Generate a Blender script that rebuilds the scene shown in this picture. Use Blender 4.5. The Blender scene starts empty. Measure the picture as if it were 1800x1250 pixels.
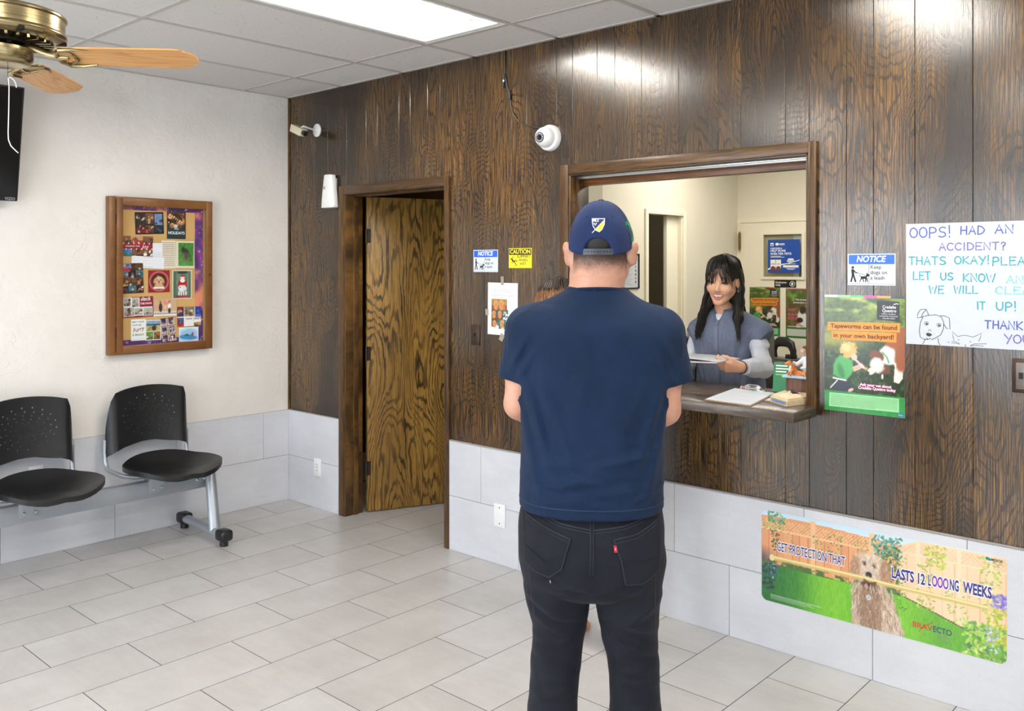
import bpy, bmesh, math, random
import numpy as np
from mathutils import Vector, Matrix
from mathutils.bvhtree import BVHTree
from mathutils.geometry import delaunay_2d_cdt

random.seed(7)
SC = bpy.context.scene
COL = SC.collection

# ---------------------------------------------------------------- camera
cam_d = bpy.data.cameras.new('camera')
cam_d.sensor_width = 36.0
cam_d.lens = 36.0 * 1557.0 / 1800.0
cam_d.shift_y = -(625.0 - 467.5) / 1800.0
cam_d.clip_start = 0.05
cam_o = bpy.data.objects.new('camera', cam_d)
COL.objects.link(cam_o)
cam_o.location = (5.204, -3.460, 1.592)
cam_o.rotation_euler = (math.pi / 2, 0, math.radians(42.24))
SC.camera = cam_o

# ---------------------------------------------------------------- colour management, world
SC.view_settings.view_transform = 'Standard'
SC.view_settings.look = 'None'
SC.view_settings.gamma = 1.0
SC.view_settings.use_curve_mapping = False
SC.view_settings.exposure = -0.20
SC.cycles.max_bounces = 8
SC.cycles.diffuse_bounces = 5
SC.cycles.sample_clamp_indirect = 8.0
world = bpy.data.worlds.new('daylight')
SC.world = world
world.use_nodes = True
wb = world.node_tree.nodes['Background']
wb.inputs[0].default_value = (0.80, 0.90, 1.0, 1)
wb.inputs[1].default_value = 1.0


def area_light(name, loc, rot, sx, sy, power, col):
    d = bpy.data.lights.new(name, 'AREA')
    d.shape = 'RECTANGLE'
    d.size, d.size_y = sx, sy
    d.energy = power
    d.color = col
    o = bpy.data.objects.new(name, d)
    COL.objects.link(o)
    o.location = loc
    o.rotation_euler = rot
    return o


# daylight that falls in through the three shop windows of the front wall (behind the camera)
WIN_FRONT = [(0.45, 2.35), (2.65, 4.55), (4.85, 6.75)]
for (a, b), pw in zip(WIN_FRONT, (112.0, 96.0, 14.0)):
    area_light('window_daylight', ((a + b) / 2, -6.12, 1.40), (math.pi / 2, 0, 0), b - a, 1.85, pw, (0.84, 0.92, 1.0))
# ... and through the two windows of the right wall
for a, b in ((-5.4, -3.9), (-3.6, -2.1)):
    area_light('window_daylight', (7.30, (a + b) / 2, 1.40), (math.pi / 2, 0, math.pi / 2), b - a, 1.85, 14.0, (0.88, 0.94, 1.0))
area_light('store_room_fill', (0.5, 2.6, 2.68), (0, 0, 0), 0.4, 0.4, 2.2, (1.0, 0.94, 0.84))  # added fill that lifts the dark doorway, no lamp known in there
# ceiling lights of the reception office and the corridor
area_light('office_ceiling_light', (3.6, 1.9, 2.70), (0, 0, 0), 1.2, 0.6, 38.0, (1.0, 0.95, 0.86))
area_light('office_ceiling_light', (2.0, 3.0, 2.70), (0, 0, 0), 1.2, 0.6, 32.0, (1.0, 0.95, 0.86))
area_light('corridor_ceiling_light', (0.3, 0.75, 2.60), (0, 0, 0), 0.5, 0.3, 1.5, (1.0, 0.85, 0.65))

# ================================================================ helpers
def srgb(r, g, b):
    out = []
    for v in (r, g, b):
        v /= 255.0
        out.append(v / 12.92 if v <= 0.04045 else ((v + 0.055) / 1.055) ** 2.4)
    return tuple(out)


class NT:
    """small wrapper for building node materials"""
    def __init__(self, name):
        self.m = bpy.data.materials.new(name)
        self.m.use_nodes = True
        self.t = self.m.node_tree
        self.p = self.t.nodes['Principled BSDF']

    def n(self, typ, **kw):
        nd = self.t.nodes.new(typ)
        for k, v in kw.items():
            setattr(nd, k, v)
        return nd

    def l(self, a, b):
        self.t.links.new(a, b)

    def val(self, sock, v):
        if hasattr(v, 'links'):
            self.l(v, sock)
        else:
            sock.default_value = v

    def math(self, op, a, b=0.0, c=0.0, clamp=False):
        nd = self.n('ShaderNodeMath', operation=op, use_clamp=clamp)
        for i, v in enumerate((a, b, c)):
            self.val(nd.inputs[i], v)
        return nd.outputs[0]

    def vmath(self, op, a, b):
        nd = self.n('ShaderNodeVectorMath', operation=op)
        self.val(nd.inputs[0], a)
        self.val(nd.inputs[1], b)
        return nd.outputs[0]

    def coord(self, which='Object'):
        return self.n('ShaderNodeTexCoord').outputs[which]

    def noise(self, vec, scale=1.0, detail=2.0, rough=0.5, dist=0.0):
        nd = self.n('ShaderNodeTexNoise')
        self.l(vec, nd.inputs['Vector'])
        nd.inputs['Scale'].default_value = scale
        nd.inputs['Detail'].default_value = detail
        nd.inputs['Roughness'].default_value = rough
        nd.inputs['Distortion'].default_value = dist
        return nd.outputs[0]

    def ramp(self, fac, stops, interp='LINEAR'):
        nd = self.n('ShaderNodeValToRGB')
        nd.color_ramp.interpolation = interp
        els = nd.color_ramp.elements
        while len(els) < len(stops):
            els.new(0.5)
        for e, (pos, c) in zip(els, stops):
            e.position = pos
            e.color = (*c, 1) if len(c) == 3 else c
        self.l(fac, nd.inputs[0])
        return nd.outputs[0]

    def mix(self, fac, a, b, blend='MIX'):
        nd = self.n('ShaderNodeMix', data_type='RGBA', blend_type=blend)
        self.val(nd.inputs[0], fac)
        for s, v in ((nd.inputs[6], a), (nd.inputs[7], b)):
            if hasattr(v, 'links'):
                self.l(v, s)
            else:
                s.default_value = (*v, 1) if len(v) == 3 else v
        return nd.outputs[2]

    def bump(self, h, strength=0.3, dist=0.01):
        nd = self.n('ShaderNodeBump')
        nd.inputs['Strength'].default_value = strength
        nd.inputs['Distance'].default_value = dist
        self.l(h, nd.inputs['Height'])
        self.l(nd.outputs[0], self.p.inputs['Normal'])

    def base(self, v):
        if hasattr(v, 'links'):
            self.l(v, self.p.inputs['Base Color'])
        else:
            self.p.inputs['Base Color'].default_value = (*v, 1)

    def set(self, **kw):
        for k, v in kw.items():
            self.val(self.p.inputs[k.replace('_', ' ')], v)


_mats = {}


def flat(name, rgb, rough=0.5, metal=0.0, var=0.06, scale=40.0, bump=0.0, spec=0.5, coat=0.0):
    """plain material with a little procedural mottling; rgb is 0..255 sRGB"""
    if name in _mats:
        return _mats[name]
    t = NT(name)
    c = srgb(*rgb)
    nz = t.noise(t.coord(), scale, 3.0, 0.6)
    lo = tuple(x * (1 - var) for x in c)
    hi = tuple(min(1.0, x * (1 + var)) for x in c)
    t.base(t.ramp(nz, [(0.3, lo), (0.7, hi)]))
    t.set(Roughness=rough, Metallic=metal)
    t.p.inputs['Specular IOR Level'].default_value = spec
    if coat:
        t.p.inputs['Coat Weight'].default_value = coat
        t.p.inputs['Coat Roughness'].default_value = 0.12
    if bump:
        t.bump(nz, bump, 0.004)
    _mats[name] = t.m
    return t.m


def emit(name, rgb, strength):
    if name in _mats:
        return _mats[name]
    t = NT(name)
    t.base(srgb(*rgb))
    t.p.inputs['Emission Color'].default_value = (*srgb(*rgb), 1)
    t.p.inputs['Emission Strength'].default_value = strength
    _mats[name] = t.m
    return t.m


class MB:
    """collects geometry (several materials) and links it as ONE mesh object"""
    def __init__(self):
        self.v, self.f, self.mi, self.mats, self.sm = [], [], [], [], []

    def mat(self, m):
        if m not in self.mats:
            self.mats.append(m)
        return self.mats.index(m)

    def add(self, verts, faces, m, smooth=False, M=None):
        o = len(self.v)
        i = self.mat(m)
        for p in verts:
            p = Vector(p)
            self.v.append(tuple(M @ p) if M is not None else tuple(p))
        for fc in faces:
            self.f.append([o + k for k in fc])
            self.mi.append(i)
            self.sm.append(smooth)
        return self

    def box(self, lo, hi, m, bev=0.0, M=None, seg=2):
        lo, hi = Vector(lo), Vector(hi)
        if bev <= 0:
            x0, y0, z0 = lo
            x1, y1, z1 = hi
            vs = [(x0, y0, z0), (x1, y0, z0), (x1, y1, z0), (x0, y1, z0), (x0, y0, z1), (x1, y0, z1), (x1, y1, z1), (x0, y1, z1)]
            fs = [(0, 3, 2, 1), (4, 5, 6, 7), (0, 1, 5, 4), (1, 2, 6, 5), (2, 3, 7, 6), (3, 0, 4, 7)]
            return self.add(vs, fs, m, False, M)
        b = bmesh.new()
        bmesh.ops.create_cube(b, size=1.0)
        d = hi - lo
        for v in b.verts:
            v.co = Vector((v.co.x * d.x, v.co.y * d.y, v.co.z * d.z)) + (lo + hi) / 2
        bmesh.ops.bevel(b, geom=b.edges[:], offset=min(bev, min(d) * 0.45), segments=seg, affect='EDGES', profile=0.5)
        return self.bm(b, m, True, M)

    def bm(self, b, m, smooth=True, M=None):
        b.verts.index_update()
        vs = [tuple(v.co) for v in b.verts]
        fs = [[v.index for v in f.verts] for f in b.faces]
        b.free()
        return self.add(vs, fs, m, smooth, M)

    def tube(self, pts, r, m, n=10, caps=True, M=None, closed=False, flatten=None):
        """tube along pts; r a number or a list; flatten=(sx) squeezes across"""
        P = [Vector(p) for p in pts]
        R = [r] * len(P) if not hasattr(r, '__len__') else list(r)
        vs, fs = [], []
        up = Vector((0, 0, 1))
        T0 = (P[1] - P[0]).normalized()
        if abs(T0.dot(up)) > 0.95:
            up = Vector((1, 0, 0))
        a = up.cross(T0).normalized()
        for i, p in enumerate(P):
            if closed:
                T = (P[(i + 1) % len(P)] - P[i - 1]).normalized()
            else:
                T = (P[min(i + 1, len(P) - 1)] - P[max(i - 1, 0)]).normalized()
            a = (a - T * a.dot(T)).normalized()
            b = T.cross(a)
            for k in range(n):
                th = 2 * math.pi * k / n
                s = flatten if flatten else 1.0
                vs.append(p + a * (math.cos(th) * R[i]) + b * (math.sin(th) * R[i] * s))
        rows = len(P)
        for i in range(rows if closed else rows - 1):
            j = (i + 1) % rows
            for k in range(n):
                k2 = (k + 1) % n
                fs.append((i * n + k, i * n + k2, j * n + k2, j * n + k))
        if caps and not closed:
            fs.append(tuple(reversed(range(n))))
            fs.append(tuple((rows - 1) * n + k for k in range(n)))
        return self.add(vs, fs, m, True, M)

    def lathe(self, prof, m, n=32, M=None, smooth=True):
        """prof: [(radius, z)...] about z"""
        vs, fs = [], []
        for r, z in prof:
            for k in range(n):
                th = 2 * math.pi * k / n
                vs.append((r * math.cos(th), r * math.sin(th), z))
        for i in range(len(prof) - 1):
            for k in range(n):
                k2 = (k + 1) % n
                fs.append((i * n + k, i * n + k2, (i + 1) * n + k2, (i + 1) * n + k))
        if prof[0][0] > 1e-5:
            fs.append(tuple(reversed(range(n))))
        if prof[-1][0] > 1e-5:
            fs.append(tuple((len(prof) - 1) * n + k for k in range(n)))
        return self.add(vs, fs, m, smooth, M)

    def prism(self, poly, z0, z1, m, M=None, smooth=False):
        """extrude a 2-D outline (x, y) from z0 to z1"""
        n = len(poly)
        vs = [(x, y, z0) for x, y in poly] + [(x, y, z1) for x, y in poly]
        fs = [tuple(reversed(range(n))), tuple(range(n, 2 * n))]
        fs += [(k, (k + 1) % n, n + (k + 1) % n, n + k) for k in range(n)]
        return self.add(vs, fs, m, smooth, M)

    def build(self, name, parent=None, loc=None, rot=None, merge=False, attr=None):
        me = bpy.data.meshes.new(name)
        me.from_pydata(self.v, [], self.f)
        for m in self.mats:
            me.materials.append(m)
        me.polygons.foreach_set('material_index', self.mi)
        me.polygons.foreach_set('use_smooth', self.sm)
        if any(self.sm):
            try:
                me.set_sharp_from_angle(angle=math.radians(42))
            except Exception:
                pass
        if attr:
            for an, vals in attr.items():
                a = me.attributes.new(an, 'FLOAT', 'FACE')
                a.data.foreach_set('value', vals)
        me.update()
        o = bpy.data.objects.new(name, me)
        COL.objects.link(o)
        if parent is not None:
            o.parent = parent
        if loc is not None:
            o.location = loc
        if rot is not None:
            o.rotation_euler = rot
        return o


def tag(o, label, cat, group=None, kind=None):
    if label:
        o['label'] = label
    if cat:
        o['category'] = cat
    if group:
        o['group'] = group
    if kind:
        o['kind'] = kind
    return o


def thing(name, label, cat, loc=(0, 0, 0), rz=0.0, group=None):
    o = bpy.data.objects.new(name, None)
    o.empty_display_size = 0.05
    COL.objects.link(o)
    o.location = loc
    o.rotation_euler = (0, 0, rz)
    return tag(o, label, cat, group)


def struct(o, label=None, cat=None):
    o['kind'] = 'structure'
    if label:
        o['label'] = label
    if cat:
        o['category'] = cat
    return o


# ---------------------------------------------------------------- lettering
_tc = {}


def text_geo(s, size=1.0, bold=0.0, align='CENTER', shear=0.0, sx=1.0, spacing=1.0):
    """flat lettering in the XY plane as (verts, faces)"""
    key = (s, size, bold, align, shear, sx, spacing)
    if key in _tc:
        return _tc[key]
    cu = bpy.data.curves.new('lettering', 'FONT')
    cu.body = s
    cu.size = size
    cu.align_x = align
    cu.align_y = 'CENTER'
    cu.offset = bold * size
    cu.shear = shear
    cu.space_character = spacing
    cu.resolution_u = 3
    cu.fill_mode = 'FRONT'
    o = bpy.data.objects.new('lettering', cu)
    COL.objects.link(o)
    dg = bpy.context.evaluated_depsgraph_get()
    me = o.evaluated_get(dg).to_mesh()
    vs = [(v.co.x * sx, v.co.y, 0.0) for v in me.vertices]
    fs = [tuple(p.vertices) for p in me.polygons]
    o.evaluated_get(dg).to_mesh_clear()
    bpy.data.objects.remove(o)
    bpy.data.curves.remove(cu)
    _tc[key] = (vs, fs)
    return vs, fs


def put_text(mb, s, x, y, size, m, z=0.0006, width=None, rot=0.0, **kw):
    """write s centred at (x, y) of a sheet; width forces the line's width by squeezing it"""
    vs, fs = text_geo(s, size, **kw)
    if not vs:
        return
    k = 1.0
    xs = [v[0] for v in vs]
    if width:
        k = width / max(1e-6, max(xs) - min(xs))
    cx = (max(xs) + min(xs)) / 2 if kw.get('align', 'CENTER') == 'CENTER' else 0.0
    c, sn = math.cos(rot), math.sin(rot)
    out = []
    for vx, vy, _ in vs:
        px, py = (vx - cx) * k, vy
        out.append((x + px * c - py * sn, y + px * sn + py * c, z))
    mb.add(out, fs, m)


def ribbon(mb, pts, w, m, z=0.0006):
    """a flat pen stroke in the XY plane, rounded joins approximated by overlap"""
    P = [Vector((p[0], p[1])) for p in pts]
    vs, fs = [], []
    n = len(P)
    for i in range(n):
        a = P[max(i - 1, 0)]
        b = P[min(i + 1, n - 1)]
        t = (b - a)
        if t.length < 1e-9:
            t = Vector((1, 0))
        t.normalize()
        nn = Vector((-t.y, t.x)) * w / 2
        vs += [(P[i].x + nn.x, P[i].y + nn.y, z), (P[i].x - nn.x, P[i].y - nn.y, z)]
    for i in range(n - 1):
        fs.append((2 * i, 2 * i + 1, 2 * i + 3, 2 * i + 2))
    mb.add(vs, fs, m)


def disc(mb, x, y, rx, ry, m, z=0.0005, n=20):
    vs = [(x + rx * math.cos(2 * math.pi * k / n), y + ry * math.sin(2 * math.pi * k / n), z) for k in range(n)]
    mb.add(vs, [tuple(range(n))], m)


def polyz(mb, pts, m, z=0.0005):
    mb.add([(p[0], p[1], z) for p in pts], [tuple(range(len(pts)))], m)


# frame of a sheet hanging on a wall: sheet x runs to the right, y up, z out of the wall
def on_back_wall(x, z, y=0.0):       # wall plane y = 0, facing -y
    return Matrix(((1, 0, 0, x), (0, 0, -1, y), (0, 1, 0, z), (0, 0, 0, 1)))


def on_left_wall(y, z, x=0.0):       # wall plane x = 0, facing +x
    return Matrix(((0, 0, 1, x), (1, 0, 0, y), (0, 1, 0, z), (0, 0, 0, 1)))


# ---------------------------------------------------------------- printed pictures: vertex colours of a fine grid
def vnoise(x, y, seed=0):
    xi, yi = np.floor(x).astype(np.int64), np.floor(y).astype(np.int64)
    fx, fy = x - xi, y - yi
    fx, fy = fx * fx * (3 - 2 * fx), fy * fy * (3 - 2 * fy)

    def h(a, b):
        n = (a * 374761393 + b * 668265263 + seed * 974634777) & 0x7fffffff
        n = ((n ^ (n >> 13)) * 1274126177) & 0x7fffffff
        return ((n ^ (n >> 16)) & 0xffff) / 65535.0
    return (h(xi, yi) * (1 - fx) + h(xi + 1, yi) * fx) * (1 - fy) + (h(xi, yi + 1) * (1 - fx) + h(xi + 1, yi + 1) * fx) * fy


def fbm(x, y, seed=0, oct=4):
    s, a, t = 0.0, 1.0, 0.0
    for o in range(oct):
        s = s + vnoise(x * 2 ** o, y * 2 ** o, seed + o) * a
        t += a
        a *= 0.5
    return s / t


class Pic:
    """printed picture: u to the right and v up in metres, colours 0..255 sRGB"""
    def __init__(self, w, h, nx, ny, rgb=(255, 255, 255)):
        self.w, self.h, self.nx, self.ny = w, h, nx, ny
        self.U, self.V = np.meshgrid(np.linspace(0, w, nx + 1), np.linspace(0, h, ny + 1))
        self.c = np.zeros(self.U.shape + (3,)) + np.array(rgb, float)

    def put(self, mask, rgb, soft=None):
        k = np.clip(mask.astype(float), 0, 1)[..., None]
        self.c = self.c * (1 - k) + np.asarray(rgb, float) * k

    def ell(self, x, y, rx, ry, rgb, rot=0.0, soft=0.25, wob=0.0, seed=1):
        c, s = math.cos(rot), math.sin(rot)
        dx, dy = self.U - x, self.V - y
        a, b = (dx * c + dy * s) / rx, (-dx * s + dy * c) / ry
        d = np.sqrt(a * a + b * b)
        if wob:
            d = d + (fbm(self.U / rx * 3, self.V / ry * 3, seed, 3) - 0.5) * wob
        self.put((1 - d) / soft + 0.5, rgb)

    def poly(self, pts, rgb):
        ins = np.zeros(self.U.shape, bool)
        n = len(pts)
        for i in range(n):
            x0, y0 = pts[i]
            x1, y1 = pts[(i + 1) % n]
            if y0 == y1:
                continue
            cond = ((y0 > self.V) != (y1 > self.V)) & (self.U < (x1 - x0) * (self.V - y0) / (y1 - y0) + x0)
            ins ^= cond
        self.put(ins, rgb)

    def line(self, pts, w, rgb, soft=0.5):
        d = np.full(self.U.shape, 1e9)
        for (x0, y0), (x1, y1) in zip(pts[:-1], pts[1:]):
            L = (x1 - x0) ** 2 + (y1 - y0) ** 2 + 1e-12
            t = np.clip(((self.U - x0) * (x1 - x0) + (self.V - y0) * (y1 - y0)) / L, 0, 1)
            d = np.minimum(d, np.hypot(self.U - x0 - t * (x1 - x0), self.V - y0 - t * (y1 - y0)))
        self.put((w / 2 - d) / (w * soft) + 0.5, rgb)

    def tone(self, amt, fx, fy, seed=3, mask=None, oct=3):
        n = (fbm(self.U * fx, self.V * fy, seed, oct) - 0.5) * 2 * amt
        if mask is not None:
            n = n * mask
        self.c = np.clip(self.c + n[..., None], 0, 255)

    def into(self, mb, m, z=0.0, keep=None, M=None):
        """append the grid to a mesh builder; returns nothing, colours go to mb.cols"""
        nx, ny = self.nx, self.ny
        o = len(mb.v)
        vs = np.stack([self.U, self.V, np.full_like(self.U, z)], -1).reshape(-1, 3)
        idx = np.arange((nx + 1) * (ny + 1)).reshape(ny + 1, nx + 1)
        q = np.stack([idx[:-1, :-1], idx[:-1, 1:], idx[1:, 1:], idx[1:, :-1]], -1).reshape(-1, 4)
        if keep is not None:
            cu = (self.U[:-1, :-1] + self.U[1:, 1:]) / 2
            cv = (self.V[:-1, :-1] + self.V[1:, 1:]) / 2
            q = q[keep(cu, cv).reshape(-1)]
        i = mb.mat(m)
        mb.v += [tuple(p) for p in vs.tolist()]
        mb.f += (q + o).tolist()
        mb.mi += [i] * len(q)
        mb.sm += [False] * len(q)
        if not hasattr(mb, 'cols'):
            mb.cols = []
        mb.cols.append((o, self.c.reshape(-1, 3).copy()))


def finish_print(o, mb):
    """store the printed colours of a Pic on the built mesh"""
    me = o.data
    a = me.color_attributes.new('print', 'FLOAT_COLOR', 'POINT')
    arr = np.ones((len(me.vertices), 4), np.float32)
    for off, c in mb.cols:
        v = np.clip(c, 0, 255) / 255.0
        lin = np.where(v <= 0.04045, v / 12.92, ((v + 0.055) / 1.055) ** 2.4)
        arr[off:off + len(c), :3] = lin
    a.data.foreach_set('color', arr.ravel())
    return o


def print_mat(name, rough=0.35, spec=0.5):
    t = NT(name)
    at = t.n('ShaderNodeAttribute', attribute_name='print')
    nz = t.noise(t.coord(), 400.0, 2.0)
    t.base(t.mix(0.06, at.outputs['Color'], t.ramp(nz, [(0.3, (0.5, 0.5, 0.5)), (0.7, (1, 1, 1))]), 'MULTIPLY'))
    t.set(Roughness=rough)
    t.p.inputs['Specular IOR Level'].default_value = spec
    return t.m


PRINT = print_mat('printed_picture')
PRINT_GLOSS = print_mat('glossy_printed_picture', 0.22)

# ================================================================ materials of the shell
def wood_mat(name, dark, mid, gold, line=(0.012, 0.007, 0.004), rings=26.0, sx=5.2, sz=0.62, rough=0.3, axis='z', use_pid=True, linew=0.30, linestr=0.85, goldamt=0.5, seedoff=0.0, coat=0.0, spec=0.42):
    """stained veneer: contour lines of stretched noise give the cathedral figure, plus fibres"""
    t = NT(name)
    co = t.coord()
    if axis == 'x':
        sp = t.n('ShaderNodeSeparateXYZ')
        t.l(co, sp.inputs[0])
        cb = t.n('ShaderNodeCombineXYZ')
        t.l(sp.outputs[2], cb.inputs[0])
        t.l(sp.outputs[1], cb.inputs[1])
        t.l(sp.outputs[0], cb.inputs[2])
        co = cb.outputs[0]
    pid = None
    if use_pid:
        pid = t.n('ShaderNodeAttribute', attribute_name='pid').outputs['Fac']
        cb = t.n('ShaderNodeCombineXYZ')
        t.l(t.math('MULTIPLY', pid, 37.0), cb.inputs[0])
        t.l(t.math('MULTIPLY', pid, 19.0), cb.inputs[2])
        co = t.vmath('ADD', co, cb.outputs[0])
    if seedoff:
        co = t.vmath('ADD', co, (seedoff, seedoff * 0.3, seedoff * 0.7))
    big = t.noise(t.vmath('MULTIPLY', co, (sx, 1.0, sz)), 1.0, 1.5, 0.45, 0.15)
    wob = t.noise(t.vmath('MULTIPLY', co, (38.0, 1.0, 6.0)), 1.0, 2.0, 0.5)
    ph = t.math('MULTIPLY_ADD', big, rings, t.math('MULTIPLY', wob, 1.7))
    fr = t.math('FRACT', ph)
    tri = t.math('ABSOLUTE', t.math('SUBTRACT', fr, 0.5))            # 0 at the line
    lines = t.ramp(tri, [(0.0, (1, 1, 1)), (linew * 0.6, (0.85, 0.85, 0.85)), (linew, (0, 0, 0))])
    brk = t.noise(t.vmath('MULTIPLY', co, (14.0, 1.0, 2.2)), 1.0, 2.0)
    lines = t.math('MULTIPLY', lines, t.ramp(brk, [(0.30, (0.25,) * 3), (0.62, (1,) * 3)]))
    fib = t.noise(t.vmath('MULTIPLY', co, (260.0, 4.0, 5.0)), 1.0, 3.0, 0.65)
    fib2 = t.noise(t.vmath('MULTIPLY', co, (900.0, 4.0, 38.0)), 1.0, 2.0, 0.6)
    clouds = t.noise(t.vmath('MULTIPLY', co, (3.2, 1.0, 0.8)), 1.0, 3.0, 0.5)
    g = t.math('MULTIPLY', t.ramp(clouds, [(0.36, (0, 0, 0)), (0.68, (1, 1, 1))]), t.ramp(fib, [(0.42, (0, 0, 0)), (0.62, (1, 1, 1))]))
    if pid is not None:
        g = t.math('MULTIPLY', g, t.math('MULTIPLY_ADD', t.math('FRACT', t.math('MULTIPLY', pid, 157.31)), 0.5, 0.70))
    c = t.mix(t.ramp(fib, [(0.3, (0,) * 3), (0.7, (1,) * 3)]), dark, mid)
    c = t.mix(t.math('MULTIPLY', g, goldamt * 1.6, clamp=True), c, gold)
    c = t.mix(t.math('MULTIPLY', lines, linestr), c, line)
    c = t.mix(t.ramp(fib2, [(0.55, (0,) * 3), (0.75, (0.55,) * 3)]), c, line)
    t.base(c)
    t.set(Roughness=t.ramp(fib, [(0.2, (rough + 0.10,) * 3), (0.8, (rough - 0.04,) * 3)]))
    if coat:
        t.p.inputs['Coat Weight'].default_value = coat
        t.p.inputs['Coat Roughness'].default_value = 0.15
    t.p.inputs['Specular IOR Level'].default_value = spec
    h = t.math('SUBTRACT', t.math('MULTIPLY', fib2, 0.5), t.math('MULTIPLY', lines, 0.6))
    t.bump(h, 0.16, 0.0009)
    return t.m


W_PANEL = wood_mat('dark_stained_wood_panel', (0.009, 0.0058, 0.0038), (0.042, 0.0240, 0.0115), (0.290, 0.145, 0.036), line=(0.006, 0.004, 0.003), rings=58.0, sx=3.2, sz=1.10, rough=0.17, spec=0.75, linew=0.17, linestr=0.72, goldamt=0.56)
W_DOOR = wood_mat('golden_brown_wood_door', (0.130, 0.070, 0.014), (0.290, 0.155, 0.030), (0.420, 0.235, 0.050), rings=38, sx=2.9, sz=0.72, rough=0.34, use_pid=False, linew=0.22, linestr=0.95, goldamt=0.75, seedoff=3.7)
W_TRIM = wood_mat('brown_wood_trim', (0.036, 0.0175, 0.0070), (0.115, 0.056, 0.0175), (0.235, 0.120, 0.032), rings=14, sx=16, sz=0.8, rough=0.28, use_pid=False, linestr=0.6, seedoff=9.1)
W_TRIM_X = wood_mat('brown_wood_trim_level', (0.036, 0.0175, 0.0070), (0.115, 0.056, 0.0175), (0.235, 0.120, 0.032), rings=14, sx=16, sz=0.8, rough=0.28, axis='x', use_pid=False, linestr=0.6, seedoff=5.3)
W_COUNTER = wood_mat('greyish_brown_laminate', (0.070, 0.050, 0.038), (0.120, 0.090, 0.070), (0.165, 0.125, 0.095), rings=8, sx=9, sz=0.5, rough=0.22, axis='x', use_pid=False, linestr=0.35, seedoff=2.2)
W_OAK = wood_mat('orange_oak_frame', (0.150, 0.058, 0.015), (0.215, 0.088, 0.024), (0.270, 0.122, 0.036), line=(0.12, 0.045, 0.014), rings=7, sx=26, sz=1.2, rough=0.38, use_pid=False, linestr=0.35, seedoff=6.2)
W_OAK_X = wood_mat('orange_oak_frame_level', (0.150, 0.058, 0.015), (0.215, 0.088, 0.024), (0.270, 0.122, 0.036), line=(0.12, 0.045, 0.014), rings=7, sx=26, sz=1.2, rough=0.38, axis='x', use_pid=False, linestr=0.35, seedoff=1.2)


def tile_mat(name, ca, cb_, rough=0.3):
    t = NT(name)
    co = t.coord()
    pid = t.n('ShaderNodeAttribute', attribute_name='pid').outputs['Fac']
    cbn = t.n('ShaderNodeCombineXYZ')
    t.l(t.math('MULTIPLY', pid, 53.0), cbn.inputs[0])
    t.l(t.math('MULTIPLY', pid, 31.0), cbn.inputs[1])
    co = t.vmath('ADD', co, cbn.outputs[0])
    a = t.noise(co, 3.2, 4.0, 0.62)
    b = t.noise(t.vmath('MULTIPLY', co, (5.0, 30.0, 5.0)), 1.0, 4.0, 0.6)
    f = t.noise(co, 150.0, 2.0, 0.7)
    k = t.math('MULTIPLY_ADD', a, 0.55, t.math('MULTIPLY_ADD', b, 0.2, t.math('MULTIPLY', f, 0.25)))
    k = t.math('ADD', k, t.math('MULTIPLY_ADD', t.math('FRACT', t.math('MULTIPLY', pid, 5.77)), 0.12, -0.06))
    t.base(t.ramp(k, [(0.34, ca), (0.62, cb_)]))
    t.set(Roughness=rough + 0.02)
    t.bump(f, 0.05, 0.001)
    return t.m


T_FLOOR = tile_mat('beige_grey_porcelain_tile', srgb(181, 178, 175), srgb(200, 198, 196), 0.30)
T_WALL = tile_mat('pale_grey_wall_tile', srgb(202, 203, 209), srgb(217, 218, 223), 0.34)
GROUT = flat('dark_grout', (62, 58, 58), 0.85, var=0.15)
GROUT_LT = flat('grey_caulk', (160, 157, 155), 0.8)


def stucco_mat():
    t = NT('cream_skip_trowel_plaster')
    co = t.coord()
    a = t.noise(co, 2.0, 4.0, 0.6)
    n1 = t.noise(co, 7.0, 5.0, 0.62, 1.2)
    ridge = t.ramp(t.math('ABSOLUTE', t.math('SUBTRACT', n1, 0.5)), [(0.0, (1, 1, 1)), (0.035, (0, 0, 0))])
    msk = t.ramp(t.noise(co, 3.1, 3.0, 0.5), [(0.50, (0, 0, 0)), (0.62, (1, 1, 1))])
    ridge = t.math('MULTIPLY', ridge, msk)
    fine = t.noise(co, 46.0, 4.0, 0.6)
    lump = t.noise(co, 11.0, 3.0, 0.5, 0.6)
    t.base(t.ramp(a, [(0.3, srgb(228, 223, 216)), (0.7, srgb(239, 235, 229))]))
    t.set(Roughness=0.62)
    h = t.math('ADD', t.math('MULTIPLY', lump, 0.9), t.math('ADD', t.math('MULTIPLY', ridge, 0.55), t.math('MULTIPLY', fine, 0.12)))
    t.bump(h, 0.36, 0.012)
    return t.m


STUCCO = stucco_mat()
CREAM = flat('cream_office_paint', (232, 226, 208), 0.55, var=0.02, scale=6)
CREAM_TRIM = flat('cream_gloss_trim', (238, 232, 212), 0.4, var=0.02)
WHITE_PAINT = flat('white_paint', (232, 232, 228), 0.5, var=0.02)


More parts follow.
